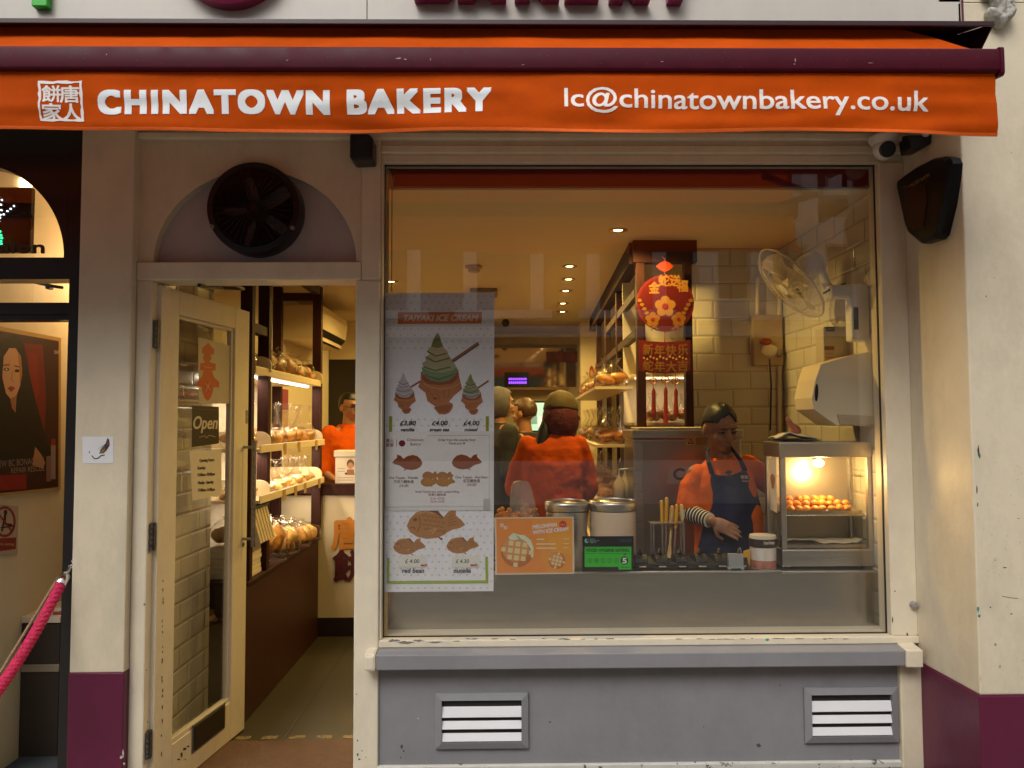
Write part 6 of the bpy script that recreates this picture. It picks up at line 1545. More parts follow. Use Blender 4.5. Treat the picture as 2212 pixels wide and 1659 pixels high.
q = fnm.to_track_quat('Z', 'Y').to_matrix().to_4x4(); q.translation = fc
fw_ = M('fan_cream_wire', (.62, .52, .36), .35)
t = MB().mat(fw_); t.T = q; FRd = .20
for k in range(36):
    a = 2 * math.pi * k / 36; t.tube([(math.cos(a) * r_ * FRd, math.sin(a) * r_ * FRd, h) for r_, h in ((.15, .045), (.6, .042), (.92, .025), (1, .0), (.85, -.035), (.3, -.045))], .0011, 4, cap=False)
for r_, h in ((.15, .045), (.5, .043), (.8, .034), (1.0, 0), (.6, -.042)): t.tube([(math.cos(a) * r_ * FRd, math.sin(a) * r_ * FRd, h) for a in [2 * math.pi * j / 40 for j in range(41)]], .0045 if r_ == 1. else .0012, 5, cap=False)
link('cage', t, None, wb)
t = MB().mat(M('fan_blade_cream', (.50, .40, .26), .3)); t.T = q
for k in range(4):
    a0 = k * math.pi / 2
    t.grid(lambda s, w_: (math.cos(a0 + (w_ - .5) * (.7 + .5 * s)) * (.03 + s * .135), math.sin(a0 + (w_ - .5) * (.7 + .5 * s)) * (.03 + s * .135), (w_ - .5) * .04), 6, 6)
link('blade', t, None, wb, smooth=60)
t = MB().mat(white_pl); t.T = q; t.lathe([(0, .047), (.028, .045), (.028, .035), (0, .03)], (0, 0, 0), 'z', 20).lathe([(.0, -.19), (.05, -.175), (.065, -.12), (.06, -.072), (0, -.07)], (0, 0, 0), 'z', 24); link('motor', t, None, wb, smooth=40)
mp_ = fc - fnm * .17
link('arm', MB().mat(white_pl).tube([mp_, lerp(mp_, P(1790, 634, ywf), .7), P(1800, 632, ywf), P(1836, 630, ywf)], [.02, .018, .022, .022], 12), None, wb, smooth=50)
xb_ = XR
t = MB().mat(white_pl).box(X(1790, 630, ywf), XR - .001, ywf - .03, ywf + .03, Z(1820, 645, ywf), Z(1820, 617, ywf)).box(X(1832, 680, ywf), XR - .0005, ywf - .034, ywf + .034, Z(1840, 738, ywf), Z(1840, 616, ywf)); link('bracket', t, None, wb, bevel=.01)
link('switch_plate', MB().mat(black).box(X(1836, 680, ywf), X(1846, 680, ywf), ywf - .037, ywf - .0345, Z(1840, 714, ywf), Z(1840, 666, ywf)), None, wb, bevel=.002)
link('wire', MB().mat(black).tube([P(1778, 634, ywf), P(1800, 622, ywf - .02), P(1826, 612, ywf)], .004, 6), None, wb)
sd_ = thing('soap_dispenser', 'grey white soap dispenser with paper labels on the side tiles', 'dispenser', (XR, .8, 1.7))
ysd = .38
link('case', MB().mat(M('grey_white_plastic', (.48, .42, .34), .4)).box(X(1779, 740, ysd), XR - .001, ysd, ysd + .10, Z(1800, 795, ysd), Z(1800, 705, ysd)), None, sd_, bevel=.008)
pt = Print((0, ysd - .001, 0), (0, -1, 0)); pt.rect(1784, 706, 1803, 716, '3a3028').rect(1781, 748, 1802, 790, 'b8a088'); pt.up(); pt.rect(1781, 748, 1802, 756, '6a4c28').line([(1783, 764), (1800, 764)], 2, '8a7458').line([(1783, 772), (1800, 772)], 2, '8a7458').line([(1786, 711), (1801, 710)], 1.2, 'a89878'); link('label', pt.mb, None, sd_, fix=False)
eb = thing('socket_box', 'cream electrical switch box with a red knob and conduits on the back tiles', 'switch box', (X(1656, 740, YT), YT, 1.9))
ye = YT - .05
link('box', MB().mat(M('aged_box', (.42, .30, .16), .5)).box(X(1628, 740, ye), X(1692, 740, ye), ye, YT - .0005, Z(1660, 790, ye), Z(1660, 680, ye)), None, eb, bevel=.006)
link('knob', MB().mat(M('red_knob', (.30, .025, .01), .4)).ell(P(1655, 738, ye - .008), (.034, .012, .02), 16, 10), None, eb, smooth=60)
link('socket', MB().mat(creamp).ell(P(1662, 757, ye - .004), (.05, .016, .034), 18, 10), None, eb, smooth=60)
link('plug', MB().mat(M('grey_plug', (.2, .17, .13), .5)).ell(P(1684, 762, ye - .012), (.016, .02, .026), 12, 8), None, eb, smooth=60)
link('conduit', MB().mat(creamp).tube([P(1684, 950, YT - .015), P(1684, 720, YT - .015), P(1684, 600, YT - .015)], .012, 10).tube([P(1636, 680, YT - .015), P(1636, 600, YT - .015)], .010, 10), None, eb)
link('cable', MB().mat(M('black_cable', (.02, .015, .01), .5)).tube([P(1662, 775, ye), P(1666, 830, ye), P(1664, 930, ye)], .005, 6), None, eb)
t = MB().mat(clear).box(X(1670, 900, .5), X(1700, 900, .5), .5, .56, Z(1685, 955, .5), Z(1685, 850, .5))
hk_ = thing('hanging_tongs', 'steel tongs hanging on hooks below the switch box', 'tongs', P(1720, 850, YT - .03))
t = MB().mat(steel)
for u0, u1 in ((1712, 1706), (1728, 1734)): t.tube([P(1720, 812, YT - .03), P(u0, 840, YT - .03), P(u1, 905, YT - .03)], .004, 6)
link('arms', t, None, hk_); link('hook', MB().mat(steel).tube([P(1720, 808, YT), P(1720, 812, YT - .035)], .004, 6), None, hk_)

# ---------------------------------------------------------------- New Year hanging
yn = .93
ny = thing('new_year_hanging', 'red and gold New Year hanging with round medallion, banner and three tassels', 'decoration', P(1436, 575, yn))
red = M('red_card', (.16, .004, .004), .5, var=.15, scale=20); gold = '#'
pt = Print((0, yn - .004, 0), (0, -1, 0), .0005)
def disc_solid(u, v, r_, name):
    c = P(u, v, yn); rr_ = (P(u + r_, v, yn) - c).length
    link(name, MB().mat(red).lathe([(0, -.0035), (rr_, -.0035), (rr_, .0035), (0, .0035)], (c.x, yn, c.z), 'y', 40), None, ny)
disc_solid(1437, 655, 62, 'medallion')
link('top_knot', MB().mat(M('orange_red_card', (.42, .05, .01), .5)).prism([(P(u, v, yn).x, P(u, v, yn).z) for u, v in ((1417, 575), (1425, 568), (1436, 563), (1447, 568), (1455, 575), (1447, 583), (1436, 588), (1425, 583))], 'xz', yn - .004, yn + .004), None, ny)
zhk = zbm
link('cord', MB().mat(M('red_cord', (.3, .02, .01), .6)).tube([P(1436, 595, yn), (P(1436, 560, yn).x, yn, P(1436, 560, yn).z), (P(1436, 560, yn).x, YL - .0045, zhk + .03)], .002, 6).tube([P(1436, 715, yn), P(1436, 740, yn)], .003, 6), None, ny)
bn = [(1380, 734), (1400, 737), (1436, 739), (1470, 737), (1491, 734), (1491, 800), (1470, 805), (1436, 807), (1400, 805), (1380, 800)]
link('banner', MB().mat(red).prism([(P(u, v, yn).x, P(u, v, yn).z) for u, v in bn], 'xz', yn - .003, yn + .003), None, ny)
gc, gd_ = '94601a', 'a8742c'
pt.disc(1437, 655, 57, 57, '5c0a07', 40); pt.up()
for s, u, v, r_ in (('金', 1420 - 17, 632, .28), ('蛇', 1424, 616, .1), ('送', 1450 - 2, 616, -.1), ('福', 1468 - 4, 628, -.28)): pt.text(s, u - 1, u + 22, v, 23, gd_, bold=.8)
for cx, cy, r_ in ((1410, 690, 17), (1466, 690, 17), (1437, 662, 24)):
    for k in range(5): a = k * 2 * math.pi / 5 - math.pi / 2; pt.disc(cx + math.cos(a) * r_ * .55, cy + math.sin(a) * r_ * .55, r_ * .42, r_ * .42, gc if r_ < 20 else gd_, 12)
pt.up(); 
for cx, cy, r_ in ((1410, 690, 4), (1466, 690, 4), (1437, 662, 7)): pt.disc(cx, cy, r_, r_, '8a1a0c', 10)
for s_ in (-1, 1):
    for k in range(4): pt.disc(1437 + s_ * (40 + 5 * k), 676 - 9 * k, 5, 4, gc, 10)
    pt.line([(1437 + s_ * 14, 712), (1437 + s_ * 26, 704), (1437 + s_ * 30, 714)], 3, gc)
for i, s in enumerate('新年快乐'): u = 1389 + i * 25; v = 765 + (2 if i in (1, 2) else 0); pt.text(s, u, u + 22, v, 22, gc, bold=.7)
for i, s in enumerate('蛇年大吉'): u = 1389 + i * 25; v = 799 + (2 if i in (1, 2) else 0); pt.text(s, u, u + 22, v, 21, gc, bold=.7)
for k in range(14): pt.disc(1391 + k * 7, 773 + 3 * math.sin(k * 2.1), 2.4, 2.4, 'd8a858', 8)
link('gold_print', pt.mb, None, ny, fix=False)
for u, v in ((1411, 815), (1437, 812), (1459, 815)):
    e = 895 + (20 if u == 1437 else 0)
    t = MB().mat(M('red_cord')).tube([P(u, 802, yn), P(u, v + 25, yn)], .0018, 6); 
    c = P(u, v + 8, yn); t.mat(M('gold_ring', (.5, .2, .05), .35, .5)).tube([c + Vector((math.cos(a) * .020, 0, math.sin(a) * .016)) for a in [2 * math.pi * j / 16 for j in range(17)]], .003, 6, cap=False)
    t.mat(M('tassel_red', (.30, .01, .008), .7, bump=.5, bscale=300)).loft([[P(u + 1 + math.cos(a) * r_, vv, yn + math.sin(a) * .008) for a in [2 * math.pi * j / 10 for j in range(10)]] for vv, r_ in ((v + 24, 2), (v + 32, 4.5), (v + 45, 4), (e, 5.5))]); link('tassel', t, None, ny, smooth=60)
# ================================================================== bread
crust = M('golden_crust', (.50, .21, .035), .42, var=.6, orand=.4, scale=14, bump=.3, bscale=50, coat=.2)
crust2 = M('pale_crust', (.62, .36, .12), .45, var=.45, orand=.35, scale=12, bump=.3, bscale=50)
film = glassy('clear_film', (.97, .96, .93), 1.5, .06, .55, 34)
rb2 = random.Random(21)
def bag(label, group, c, w_, d_, h, n, crust_, tall, rz=0., name='bread_bag'):
    """buns side by side in a clear bag with a gathered top; c = middle of its foot"""
    o = thing(name, label, 'bread', c, group); c = Vector(c); RM = Matrix.Rotation(rz, 3, 'Z')
    for k in range(n * 2):
        f = ((k // 2) + .5) / n - .5; g_ = (k % 2 - .5) * d_ * .42; br = rb2.uniform(.8, 1.05)
        rq = RM @ Matrix.Rotation(rb2.uniform(-.5, .5), 3, 'Z') @ Matrix.Rotation(rb2.uniform(-.35, .35), 3, 'Y')
        t = MB().mat(crust_).ell(c + RM @ Vector((f * w_ * .8, g_, h * .36 * br + rb2.uniform(0, .22) * h)), (w_ / n * .62, d_ * .25, h * .34 * br), 14, 10, rq, .35, 22, rb2.uniform(0, 40))
        link('bun', t, None, o, smooth=60)
    rings = []
    for z, s, j in ((.0, .80, 0), (.06, .98, .02), (.35, 1.04, .05), (.75, .98, .07), (1.0, .72, .10), (1.0 + tall * .5, .40, .14), (1. + tall, .62, .22)):
        ring = []
        for k in range(28):
            a = 2 * math.pi * k / 28; q = 1 + j * math.sin(a * 7 + z * 9 + c.x * 30) + j * .8 * mnoise.noise((a * 2, z * 4, c.y * 9))
            ring.append(c + RM @ Vector((math.cos(a) * w_ * .54 * s * q, math.sin(a) * d_ * .56 * s * q * (1 if z < 1 else .45), max(.001, h * z))))
        rings.append(ring)
    t = MB().mat(film).loft(rings, cap=False); link('bag', t, None, o, smooth=50)
    return o
# ---------------------------------------------------------------- shelving inside the door
SXB, SXF = -1.655, -1.315
us_ = thing('bread_shelves', 'dark timber shelving with cream shelves of bagged bread inside the door', 'shelves', (-1.5, 1.7, 0))
def sbar(name, x0, x1, y0, y1, z0, z1, m=None, bv=.002): link(name, MB().mat(m or darkwood).box(x0, x1, y0, y1, z0, z1), None, us_, bevel=bv)
CT = .715
YS0, YS1 = .88, 2.40
link('cupboard', MB().mat(brownwood).box(SXB, SXF + .01, YS0, YS1 + .04, FL, CT - .022), None, us_, bevel=.003)
link('worktop', MB().mat(darkwood).box(SXB, SXF + .03, YS0 - .02, YS1 + .05, CT - .0215, CT), None, us_, bevel=.003)
ya = 1.17
for y, x in ((ya, SXF - .035), (YS1, SXF - .035), (YS1, SXB + .02), (YS0, SXF - .035)):
    sbar('post', x - (.0 if y > 1 else 0), x + .062, y, y + .05, CT + .0005, CE - .001)
zf0, zf1 = 1.88, 2.40
sbar('rail', SXB + .083, SXF - .036, YS1 + .004, YS1 + .046, zf0, zf0 + .06); sbar('rail', SXB + .083, SXF - .036, YS1 + .004, YS1 + .046, zf1, zf1 + .055)
sbar('rail', SXB + .083, SXF - .036, YS1 + .004, YS1 + .046, 1.02, 1.07); sbar('rail', SXF - .03, SXF + .02, YS0 + .051, ya - .001, 2.0, 2.05); sbar('rail', SXF - .03, SXF + .02, ya + .051, YS1 - .001, CE - .06, CE - .002)
sbar('back_panel', SXB - .004, SXB + .0, YS0, YS1, CT + .001, 1.9, M('shelf_back', (.74, .68, .58), .5))
SZ = (1.80, 1.385, 1.12)
for i, z in enumerate(SZ):
    sbar('shelf', SXB + .001, SXF + .022 + (.0 if i == 0 else .03), YS0 + .052, YS1 - .002, z - .018, z, shelfm, .003)
    sbar('shelf_lip', SXF + .0225 + (.0 if i == 0 else .03), SXF + .030 + (.0 if i == 0 else .03), YS0 + .06, YS1 - .01, z - .02, z + .022, shelfm, .003)
    # round shouldered end cheek
    for y in (ya - .012, YS1 - .02):
        pf = [(SXB + .01, z + .0005), (SXF + .045, z + .0005), (SXF + .045, z + .04)] + [(SXF + .045 - .06 * (1 - math.cos(a)), z + .04 + .05 * math.sin(a)) for a in [k * math.pi / 16 for k in range(1, 9)]] + [(SXB + .01, z + .09)]
        link('end_cheek', MB().mat(shelfm).prism(pf, 'xz', y, y + .010), None, us_, bevel=.002)
for z in SZ[:2]:
    link('light_strip', MB().mat(glow('strip_light', (1, .9, .75), 8)).box(SXF - .06, SXF - .045, YS0 + .07, ya - .005, z - .030, z - .0185).box(SXF - .06, SXF - .045, ya + .055, YS1 - .06, z - .030, z - .0185), None, us_)
def area(loc, sx, sy, e, col):
    l = bpy.data.lights.new('shelf_strip_light', 'AREA'); l.shape = 'RECTANGLE'; l.size = sx; l.size_y = sy; l.energy = e; l.color = col
    o = bpy.data.objects.new('shelf_strip_light', l); o.location = loc; COL.objects.link(o)
for z in SZ: area((SXF - .05, 1.65, z - .034), .03, 1.4, 6.5, (1, .84, .60))
tagm = M('price_card', (.40, .24, .09), .6, var=.2)
tk = 0
for z, us2 in ((SZ[1], ((525, 330), (670, 315), (850, 285))), (SZ[2], ((517, 775), (635, 750), (733, 715), (880, 690)))):
    for x_, y_ in us2:
        u, v = (880 + x_ / 2.765) / 1.736, (1550 + y_ / 2.765) / 1.736
        p = Pp(u, v, (SXF + .063, 0, 0), Vector((1, 0, 0)))
        one('price_card', MB().mat(tagm).box(SXF + .0615, SXF + .0635, p.y - .028, p.y + .028, z - .045, z + .02), None, 'small brown price card on the %s shelf lip inside the door, %s from the street' % (('middle', 'lower')[z == SZ[2]], ('first', 'second', 'third', 'fourth')[tk % 4 if z == SZ[2] else tk]), 'price card', 'price cards on the door shelves')
        tk += 1
    tk = 0
XB = SXF - .085
ordn = ('nearest', 'second', 'third', 'fourth', 'farthest')
for k in range(5): bag('clear bag of amber rolls heaped on the top door shelf, %s from the street' % ordn[k], 'bread bags on the top door shelf', (XB + .01, 1.30 + k * .24, SZ[0] + .001), .17, .23, .15 - .006 * k, 2, crust, .25, .1 * (k % 2))
bag('red and white wrapped loaf at the street end of the top shelf', 'bread bags on the top door shelf', (XB, 1.02, SZ[0] + .001), .18, .16, .12, 2, M('red_wrap', (.30, .05, .02), .3), .4, 1.2)
for k in range(5): bag('tall clear bag with pointed golden rolls on the middle door shelf, %s from the street' % ordn[k], 'bread bags on the middle door shelf', (XB + .02, 1.29 + k * .24, SZ[1] + .001), .17, .22, .11, 2, crust, 1.35, .15 * (k % 3) - .1)
bag('small clear bag of rolls at the street end of the middle shelf', 'bread bags on the middle door shelf', (XB, 1.03, SZ[1] + .001), .17, .17, .10, 2, crust, .7)
for k in range(5): bag('clear bag of flat pale buns on the lower door shelf, %s from the street' % ordn[k], 'bread bags on the lower door shelf', (XB + .02, 1.30 + k * .23, SZ[2] + .001), .17, .21, .065, 2, crust2, 1.7, .1 * (k % 2))
bag('small bag of pale buns at the street end of the lower shelf', 'bread bags on the lower door shelf', (XB, 1.03, SZ[2] + .001), .17, .17, .07, 2, crust2, .6)
for k in range(4): bag('round bag of golden loaves on the dark worktop inside the door, %s from the street' % ordn[k], 'bread bags on the door worktop', (XB + .02, 1.38 + k * .27, CT + .001), .20, .26, .24 - .035 * k, 3 if k else 2, crust2 if k % 2 else crust, .15, 1.4 + .2 * k)
bag('bag of pale loaves on the worktop beside the stacked cream boxes', 'bread bags on the door worktop', (XB - .02, 1.02, CT + .16), .2, .2, .13, 2, crust2, .2)
for k in range(6):
    z = CT + .0008 + k * .026
    one('cream_box', MB().mat(M('cream_card', (.66, .58, .44), .6, var=.06)).box(SXF - .22 + .004 * (k % 2), SXF + .005 - .003 * (k % 3), YS0 + .055, 1.155, z, z + .0245), None, 'flat cream card box stacked on the worktop, %s from the bottom' % ('first', 'second', 'third', 'fourth', 'fifth', 'topmost')[k], 'box', 'stack of cream boxes', bevel=.003)
for k in range(6):
    y = .90 + .045 * k
    t = MB().mat(M('paper_bag', (.56, .46, .30), .7, var=.1)).loft([[Vector((SXF + .03 + dx, y + dy, zz_)) for dx, dy, zz_ in ((0, 0, 1.075), (0, .03, 1.075), (.045, .045, .90), (.045, .012, .90))], [Vector((SXF + .03 + dx - .10, y + dy, zz_)) for dx, dy, zz_ in ((0, 0, 1.075), (0, .03, 1.075), (.045, .045, .90), (.045, .012, .90))]])
    one('paper_bag', t, None, 'cream paper bag hanging in the fanned row beside the door handle, %s from the door' % ('first', 'second', 'third', 'fourth', 'fifth', 'sixth')[k], 'paper bag', 'fanned paper bags by the door', bevel=.003)
one('bag_hanger', MB().mat(black).box(SXF - .08, SXF + .04, .885, 1.165, 1.0755, 1.09), None, 'black bar holding the fanned paper bags', 'rack')

# ---------------------------------------------------------------- air conditioner, dark doorway, till counter
ac = thing('air_conditioner', 'cream wall air conditioner high behind the shelves inside the door', 'air conditioner', (-1.5, 3.3, 2.17))
acm = M('ac_plastic', (.66, .55, .36), .4, var=.03)
ay0, ay1, axf = 2.72, 3.65, -1.36
link('case', MB().mat(acm).prism([(XL + .001, 2.42), (axf, 2.42), (axf + .01, 2.36), (axf - .005, 2.24), (axf - .07, 2.16), (XL + .001, 2.15)], 'xz', ay0, ay1), None, ac, bevel=.008)
link('outlet', MB().mat(black).add([(axf - .006, ay0 + .03, 2.236), (axf - .006, ay1 - .03, 2.236), (axf - .066, ay1 - .03, 2.164), (axf - .066, ay0 + .03, 2.164)], [(0, 1, 2, 3)]).add([(axf + .0, ay0 + .03, 2.238), (axf + .0, ay1 - .03, 2.238), (axf - .062, ay1 - .03, 2.160), (axf - .062, ay0 + .03, 2.160)], [(3, 2, 1, 0)]), None, ac, fix=False)
link('flap', MB().mat(acm).box(axf - .04, axf - .036, ay0 + .04, ay1 - .04, 2.165, 2.205), None, ac)
dd_ = thing('dark_doorway', 'unlit dark doorway at the back left of the shop', 'doorway', (-1.2, 4.3, 0))
link('leaf', MB().mat(M('doorway_gloom', (.012, .008, .006), .5)).box(-1.655, -.72, 4.3, 4.34, FL, 2.13), None, dd_)  # near-black panel: the darkness of the unlit opening is put into its colour
link('partition', MB().mat(wallp).box(-1.655, -.2, 4.305, 4.4, 2.131, CE - .001).box(-.719, -.2, 4.305, 4.4, FL, 2.1305), None, dd_)
yt_ = YS1 + .07
tc_ = thing('till_counter', 'cream fronted till counter with dark wood top and raised Chinese lettering', 'counter', (-.95, yt_ + .2, 0))
tx0_, tx1_ = SXB + .01, -.62
ztc0, ztc1, zsk = Z(740, 1069, yt_), Z(740, 1045, yt_), Z(740, 1334, yt_)
link('front', MB().mat(M('counter_cream', (.66, .56, .38), .45, var=.04)).box(tx0_, tx1_, yt_, yt_ + .4, zsk, ztc0 - .0005), None, tc_)
link('skirting', MB().mat(M('skirting_dark', (.02, .008, .006), .5)).box(tx0_, tx1_, yt_ - .006, yt_ + .4, FL, zsk - .0005), None, tc_)
link('top', MB().mat(darkwood).box(tx0_, tx1_ + .03, yt_ - .03, yt_ + .43, ztc0, ztc1), None, tc_, bevel=.004)
def raised(s, u, vb, px, m, y, th):
    vs, fs = glyphs(s); k = (X(u + px, 1150, y) - X(u, 1150, y)) / .92; o = P(u, vb, y); t = MB().mat(m)
    for dx, dz in ((0, 0), (.035, 0), (-.035, 0), (0, .035), (0, -.035)):
        t.add([(o.x + (x + dx) * k, y - th - .0004 * (dx + 2 * dz) * 10, o.z + (z_ + dz) * k) for x, z_ in vs], fs)
        t.add([(o.x + (x + dx) * k, y - th * .5, o.z + (z_ + dz) * k) for x, z_ in vs], fs)
    link('lettering', t, None, tc_, fix=False)
om = M('orange_letter', (.55, .20, .02), .5); mm_ = M('maroon_letter', (.07, .006, .008), .5)
raised('唐', 716, 1180, 66, om, yt_, .012); raised('人', 790, 1180, 66, om, yt_, .012); raised('餅', 719, 1250, 66, mm_, yt_, .012); raised('家', 792, 1250, 66, mm_, yt_, .012)
bx = thing('charity_box', 'white card box with a printed portrait on the till counter', 'box', (X(746, 1045, yt_), yt_ + .06, ztc1))
yb2 = yt_ + .02
link('carton', MB().mat(M('white_card', (.70, .62, .52), .5, var=.05)).box(X(724, 1000, yb2), X(768, 1000, yb2), yb2, yb2 + .14, ztc1 + .0005, Z(745, 988, yb2)), None, bx, bevel=.003)
link('lid', MB().mat(M('white_card')).box(X(721, 980, yb2), X(771, 980, yb2), yb2 - .006, yb2 + .146, Z(745, 987.5, yb2), Z(745, 973, yb2)), None, bx, bevel=.006)
pt = Print((0, yb2 - .001, 0), (0, -1, 0)); pt.disc(757, 1002, 8, 10, '6a4026', 16).disc(757, 1006, 6, 7, 'b88c66', 14).poly([(750, 1014), (764, 1014), (766, 1026), (748, 1026)], '9a6a4c'); pt.disc(747, 1023, 2.4, 2.4, '5a2018', 10)
for v in (1012, 1018, 1032, 1037): pt.line([(729, v), (745 if v < 1030 else 764, v)], 1, '8a7868')
link('print', pt.mb, None, bx, fix=False)
one('wall_notice', MB().mat(M('pink_notice', (.30, .05, .09), .6)).box(XL + .001, XL + .004, 2.62, 2.9, 1.62, 1.78).mat(M('notice_low', (.45, .30, .14), .6)).box(XL + .001, XL + .004, 2.62, 2.9, 1.42, 1.615), None, 'pink and tan notice on the left wall under the air conditioner', 'notice')

# ---------------------------------------------------------------- bags on the lattice racks
n_ = 0
for zi, z in enumerate(RZ[:3]):
    for k in range(5):
        y = 1.30 + k * .42
        bag('clear topped bag of %s rolls on the %s lattice shelf, %s from the window' % (('golden', 'dark', 'pale')[(k + zi) % 3], ('top', 'middle', 'bottom')[zi], ordn[k]), 'bread bags on the lattice rack', (lx(y) - .135, y, z + .016), .17, .26, .10, 2, (crust, M('dark_crust', (.28, .09, .015), .4, var=.4, scale=14), crust2)[(k + zi) % 3], 1.15 if zi else .7, .2 * (k % 2))
for k in range(3):
    u = (1338, 1350, 1360)[k]; v0, v1 = ((1000, 1060), (985, 1055), (1005, 1062))[k]
    yq = .95 + .05 * k; x_, z0, z1 = X(u, v1, yq), 1.096, Z(u, v0, yq)
    bt = thing('pump_bottle', 'pale pump bottle on the low stand beside the steel oven, %s from the left' % ('first', 'second', 'third')[k], 'bottle', (x_, yq, 1.10), 'pump bottles beside the oven')
    link('body', MB().mat(M('bottle_cream', (.60, .48, .32), .35)).lathe([(.026, 1.101), (.03, 1.11), (.03, 1.20), (.012, 1.225), (.012, 1.24), (0, 1.24)], (x_, yq, 0), 'z', 18), None, bt, smooth=40)
    link('pump', MB().mat(white_pl).tube([(x_, yq, 1.2405), (x_, yq, 1.27), (x_ + .03, yq - .01, 1.272)], .005, 8), None, bt, smooth=40)
sb_ = thing('side_stand', 'narrow dark stand with pump bottles left of the steel oven', 'stand', (X(1350, 1060, 1.0), 1.0, FL))
link('top', MB().mat(steel).box(X(1322, 1060, 1.0), X(1366, 1060, 1.0), .88, 1.14, 1.085, 1.10), None, sb_, bevel=.002)
link('leg', MB().mat(darkwood).box(X(1324, 1060, 1.0), X(1330, 1060, 1.0), .90, .92, FL, 1.0845).box(X(1358, 1060, 1.0), X(1364, 1060, 1.0), .90, .92, FL, 1.0845), None, sb_)
# bags and lamp glow on the shelf behind the hanging
bs = thing('staff_shelf', 'cream shelf between the lattice posts behind the New Year hanging', 'shelf', (X(1436, 880, 1.2), 1.3, 1.5))
link('board', MB().mat(shelfm).box(xa1 - .02, X(1492, 800, YT) + .4, 1.32, 1.62, 1.50, 1.515).box(xa1 - .02, X(1492, 800, YT) + .4, 1.32, 1.62, 1.78, 1.795), None, bs)
link('back', MB().mat(M('shelf_back')).box(xa1 - .02, X(1492, 800, YT) + .4, 1.63, 1.64, FL, CE - .001), None, bs)
link('light_strip', MB().mat(glow('strip_soft', (1, .8, .5), 2)).tube([(xa1 + .0, 1.35, 1.772), (X(1492, 800, YT), 1.33, 1.772)], .006, 8), None, bs)
area((X(1440, 800, 1.2), 1.42, 1.768), .25, .06, .8, (1, .74, .42))
for k in range(3): bag('clear bag of brown rolls behind the red tassels, %s from the left' % ('first', 'second', 'third')[k], 'bread bags behind the hanging', (X(1410 + k * 34, 880, 1.42), 1.42, 1.516), .085, .12, .09, 2, M('dark_crust'), .9)
# ================================================================== worn paint
rc_ = random.Random(31)
def chip(pt, u, v, w_, h_, col, n=9):
    pt.poly([(u + math.cos(2 * math.pi * k / n) * w_ * rc_.uniform(.35, 1), v + math.sin(2 * math.pi * k / n) * h_ * rc_.uniform(.35, 1)) for k in range(n)], col, .02)
pf_ = Print((0, YF - .0006, 0), (0, -1, 0), .0001)
for u, v, a, b, c in ((2114, 975, 4, 16, '3a3428'), (2116, 985, 3, 8, '2f6a60'), (2110, 1060, 2, 12, '2c2a26'), (2112, 1090, 2, 7, '2c2a26'), (2113, 1316, 4, 8, '3f8a80'), (2116, 1330, 5, 5, '2f6a60'), (2140, 1312, 3, 2, '3a3630'), (2150, 1392, 5, 4, '8a8478'), (2160, 1440, 3, 6, '9a9284'), (2118, 1466, 1.5, 6, '9a9080'),
                      (2170, 1226, 7, 1.4, '4a463e'), (2185, 1326, 4, 2, '4a463e'), (2200, 1120, 6, 1, '6a645a'), (2150, 1210, 3, 1, '6a645a'), (2130, 640, 1.6, 3, '5a564c'), (2148, 600, 1.4, 2, '6a645a'), (2185, 330, 1.4, 1.6, '5a564c')):
    chip(pf_, u, v, a, b, c)
pf_.line([(2165, 1288), (2180, 1291), (2200, 1293)], 1.1, '6a645a')
for i in range(40): chip(pf_, rc_.uniform(2122, 2212), rc_.uniform(950, 1480), rc_.uniform(.6, 1.6), rc_.uniform(.5, 1.5), ('8a8274', '6a645a')[i % 2], 6)
link('paint_chips', pf_.mb, None, sf, fix=False)
pw_ = Print((0, -.0006, 0), (0, -1, 0), .0001)
for u, v, a, b, c in ((1960, 1372, 4, 10, '6a2a18'), (1962, 1384, 3, 6, '3a2a20'), (1986, 1376, 5, 14, '3a2c22'), (1980, 1396, 7, 4, '4a3a2c'), (1990, 1404, 4, 5, '2a221c'), (1933, 1277, 2, 2, '2a2620'), (1928, 1340, 2, 10, '4a3a30')): chip(pw_, u, v, a, b, c)
pw_.k = 0; pw_.pt = Vector((0, -.0126, 0))
for u, v, a, b, c in ((312, 1306, 4, 4, '4a6a66'), (322, 1172, 3, 5, '3a342c'), (772, 1630, 3, 5, '2f6a50'), (776, 1640, 4, 3, '3a5a48'), (782, 1622, 2, 2, '3a342c'), (790, 1636, 2, 2, '4a463e'), (772, 1600, 2, 3, '4a463e'), (770, 1500, 1.5, 3, '5a564c'), (318, 1560, 1.2, 4, '4a463e'), (316, 1448, 1.2, 3, '6a645a')): chip(pw_, u, v, a, b, c)
link('paint_chips', pw_.mb, None, sf, fix=False)
ps_ = Print((0, -.0107, 0), (0, -1, 0), .0001)     # flaking along the bottom of the window frame
for u, v, a, b in ((850, 1384, 16, 4), (876, 1388, 22, 4), (905, 1384, 14, 3), (940, 1387, 20, 2.5), (985, 1385, 12, 1.5)): chip(ps_, u, v, a, b, '7a7872', 14)
for i in range(26): chip(ps_, rc_.uniform(1000, 1915), 1380 + rc_.uniform(-1, 1), rc_.uniform(4, 16), 1.3, '5a544c', 8)
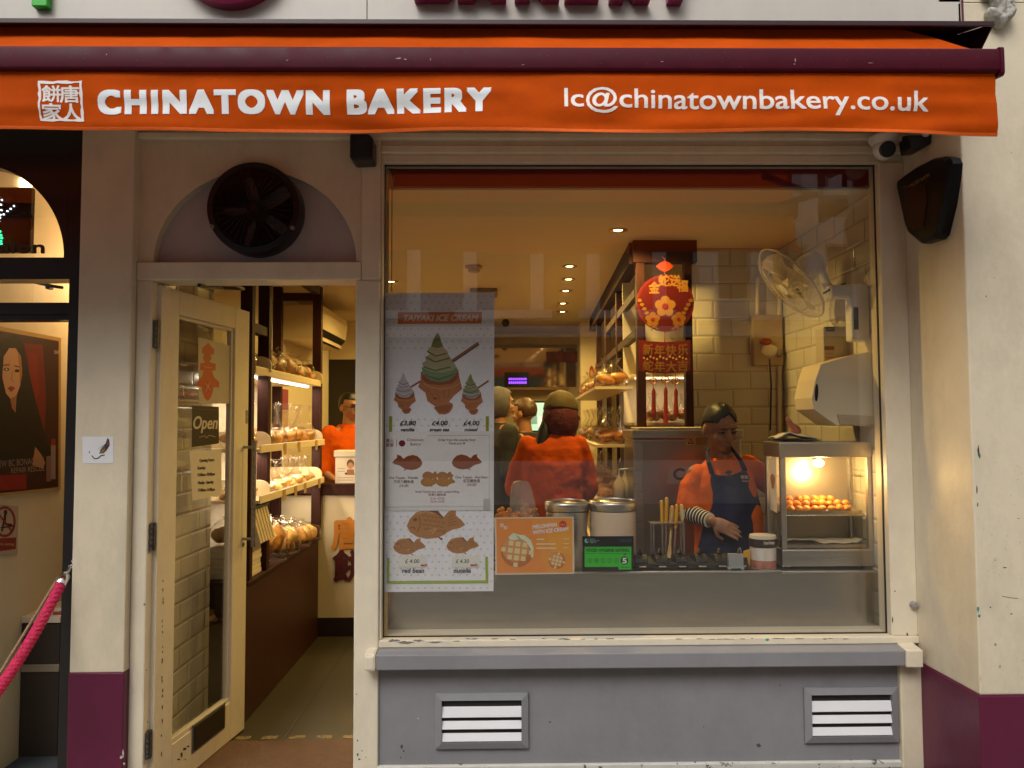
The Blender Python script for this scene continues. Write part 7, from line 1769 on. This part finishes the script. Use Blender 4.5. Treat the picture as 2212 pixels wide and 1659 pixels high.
chip(ps_, 1657, 1382, 6, 4, '4a9a90', 6)
link('paint_chips', ps_.mb, None, sf, fix=False)
pg_ = Print((0, .0014, 0), (0, -1, 0), .0001)      # marks on the grey base panel
for u, v, a, b in ((868, 1612, 4, 6), (872, 1622, 3, 3), (866, 1636, 2, 3), (1188, 1560, 3, 3), (1685, 1480, 3, 2), (1520, 1570, 2, 2), (1640, 1610, 8, 5)): chip(pg_, u, v, a, b, '4a4648')
chip(pg_, 903, 1552, 2.2, 2.2, 'c8c8cc', 6)
link('paint_chips', pg_.mb, None, sf, fix=False)
pm_ = Print((0, -.0536, 0), (0, -1, 0), .0001)
for u, v, a, b in ((266, 1628, 3, 10), (262, 1636, 5, 4), (268, 1650, 3, 4)): chip(pm_, u, v, a, b, 'b8b0a4')
link('paint_chips', pm_.mb, None, sf, fix=False)
pk_ = Print(H + dn * .0006, dn, .0001)             # knocks on the door
for v in [1240 + 13 * k for k in range(32)]:
    if rc_.random() < .7: chip(pk_, 352 - (v - 1240) * .006 + rc_.uniform(-1, 1), v + rc_.uniform(-5, 5), 1.8, rc_.uniform(3, 8), '4a443a', 7)
for u, v, a, b in ((392, 1630, 3, 9), (399, 1618, 7, 4), (406, 1612, 5, 3), (386, 1640, 4, 3), (400, 1640, 3, 2)): chip(pk_, u, v, a, b, '3a3630')
link('paint_chips', pk_.mb, None, dr, fix=False)
pb2 = Print((0, -.8035, 0), (0, -1, 0), .0001)     # scratches on the awning bar
for u, v, a, b in ((862, 126, 9, 2), (876, 128, 6, 1.5), (930, 128, 1, 4), (1718, 130, 2, 6), (1716, 138, 2, 3), (1880, 136, 8, 1), (1130, 140, 5, 1), (230, 118, 2, 2), (620, 130, 3, 1), (1430, 133, 4, 1)): chip(pb2, u, v, a, b, '9a8a84', 8)
for i in range(60): chip(pb2, rc_.uniform(0, 2140), rc_.uniform(112, 146), rc_.uniform(.7, 1.6), rc_.uniform(.6, 1.2), '6a4a50', 6)
link('scratches', pb2.mb, None, aw, fix=False)
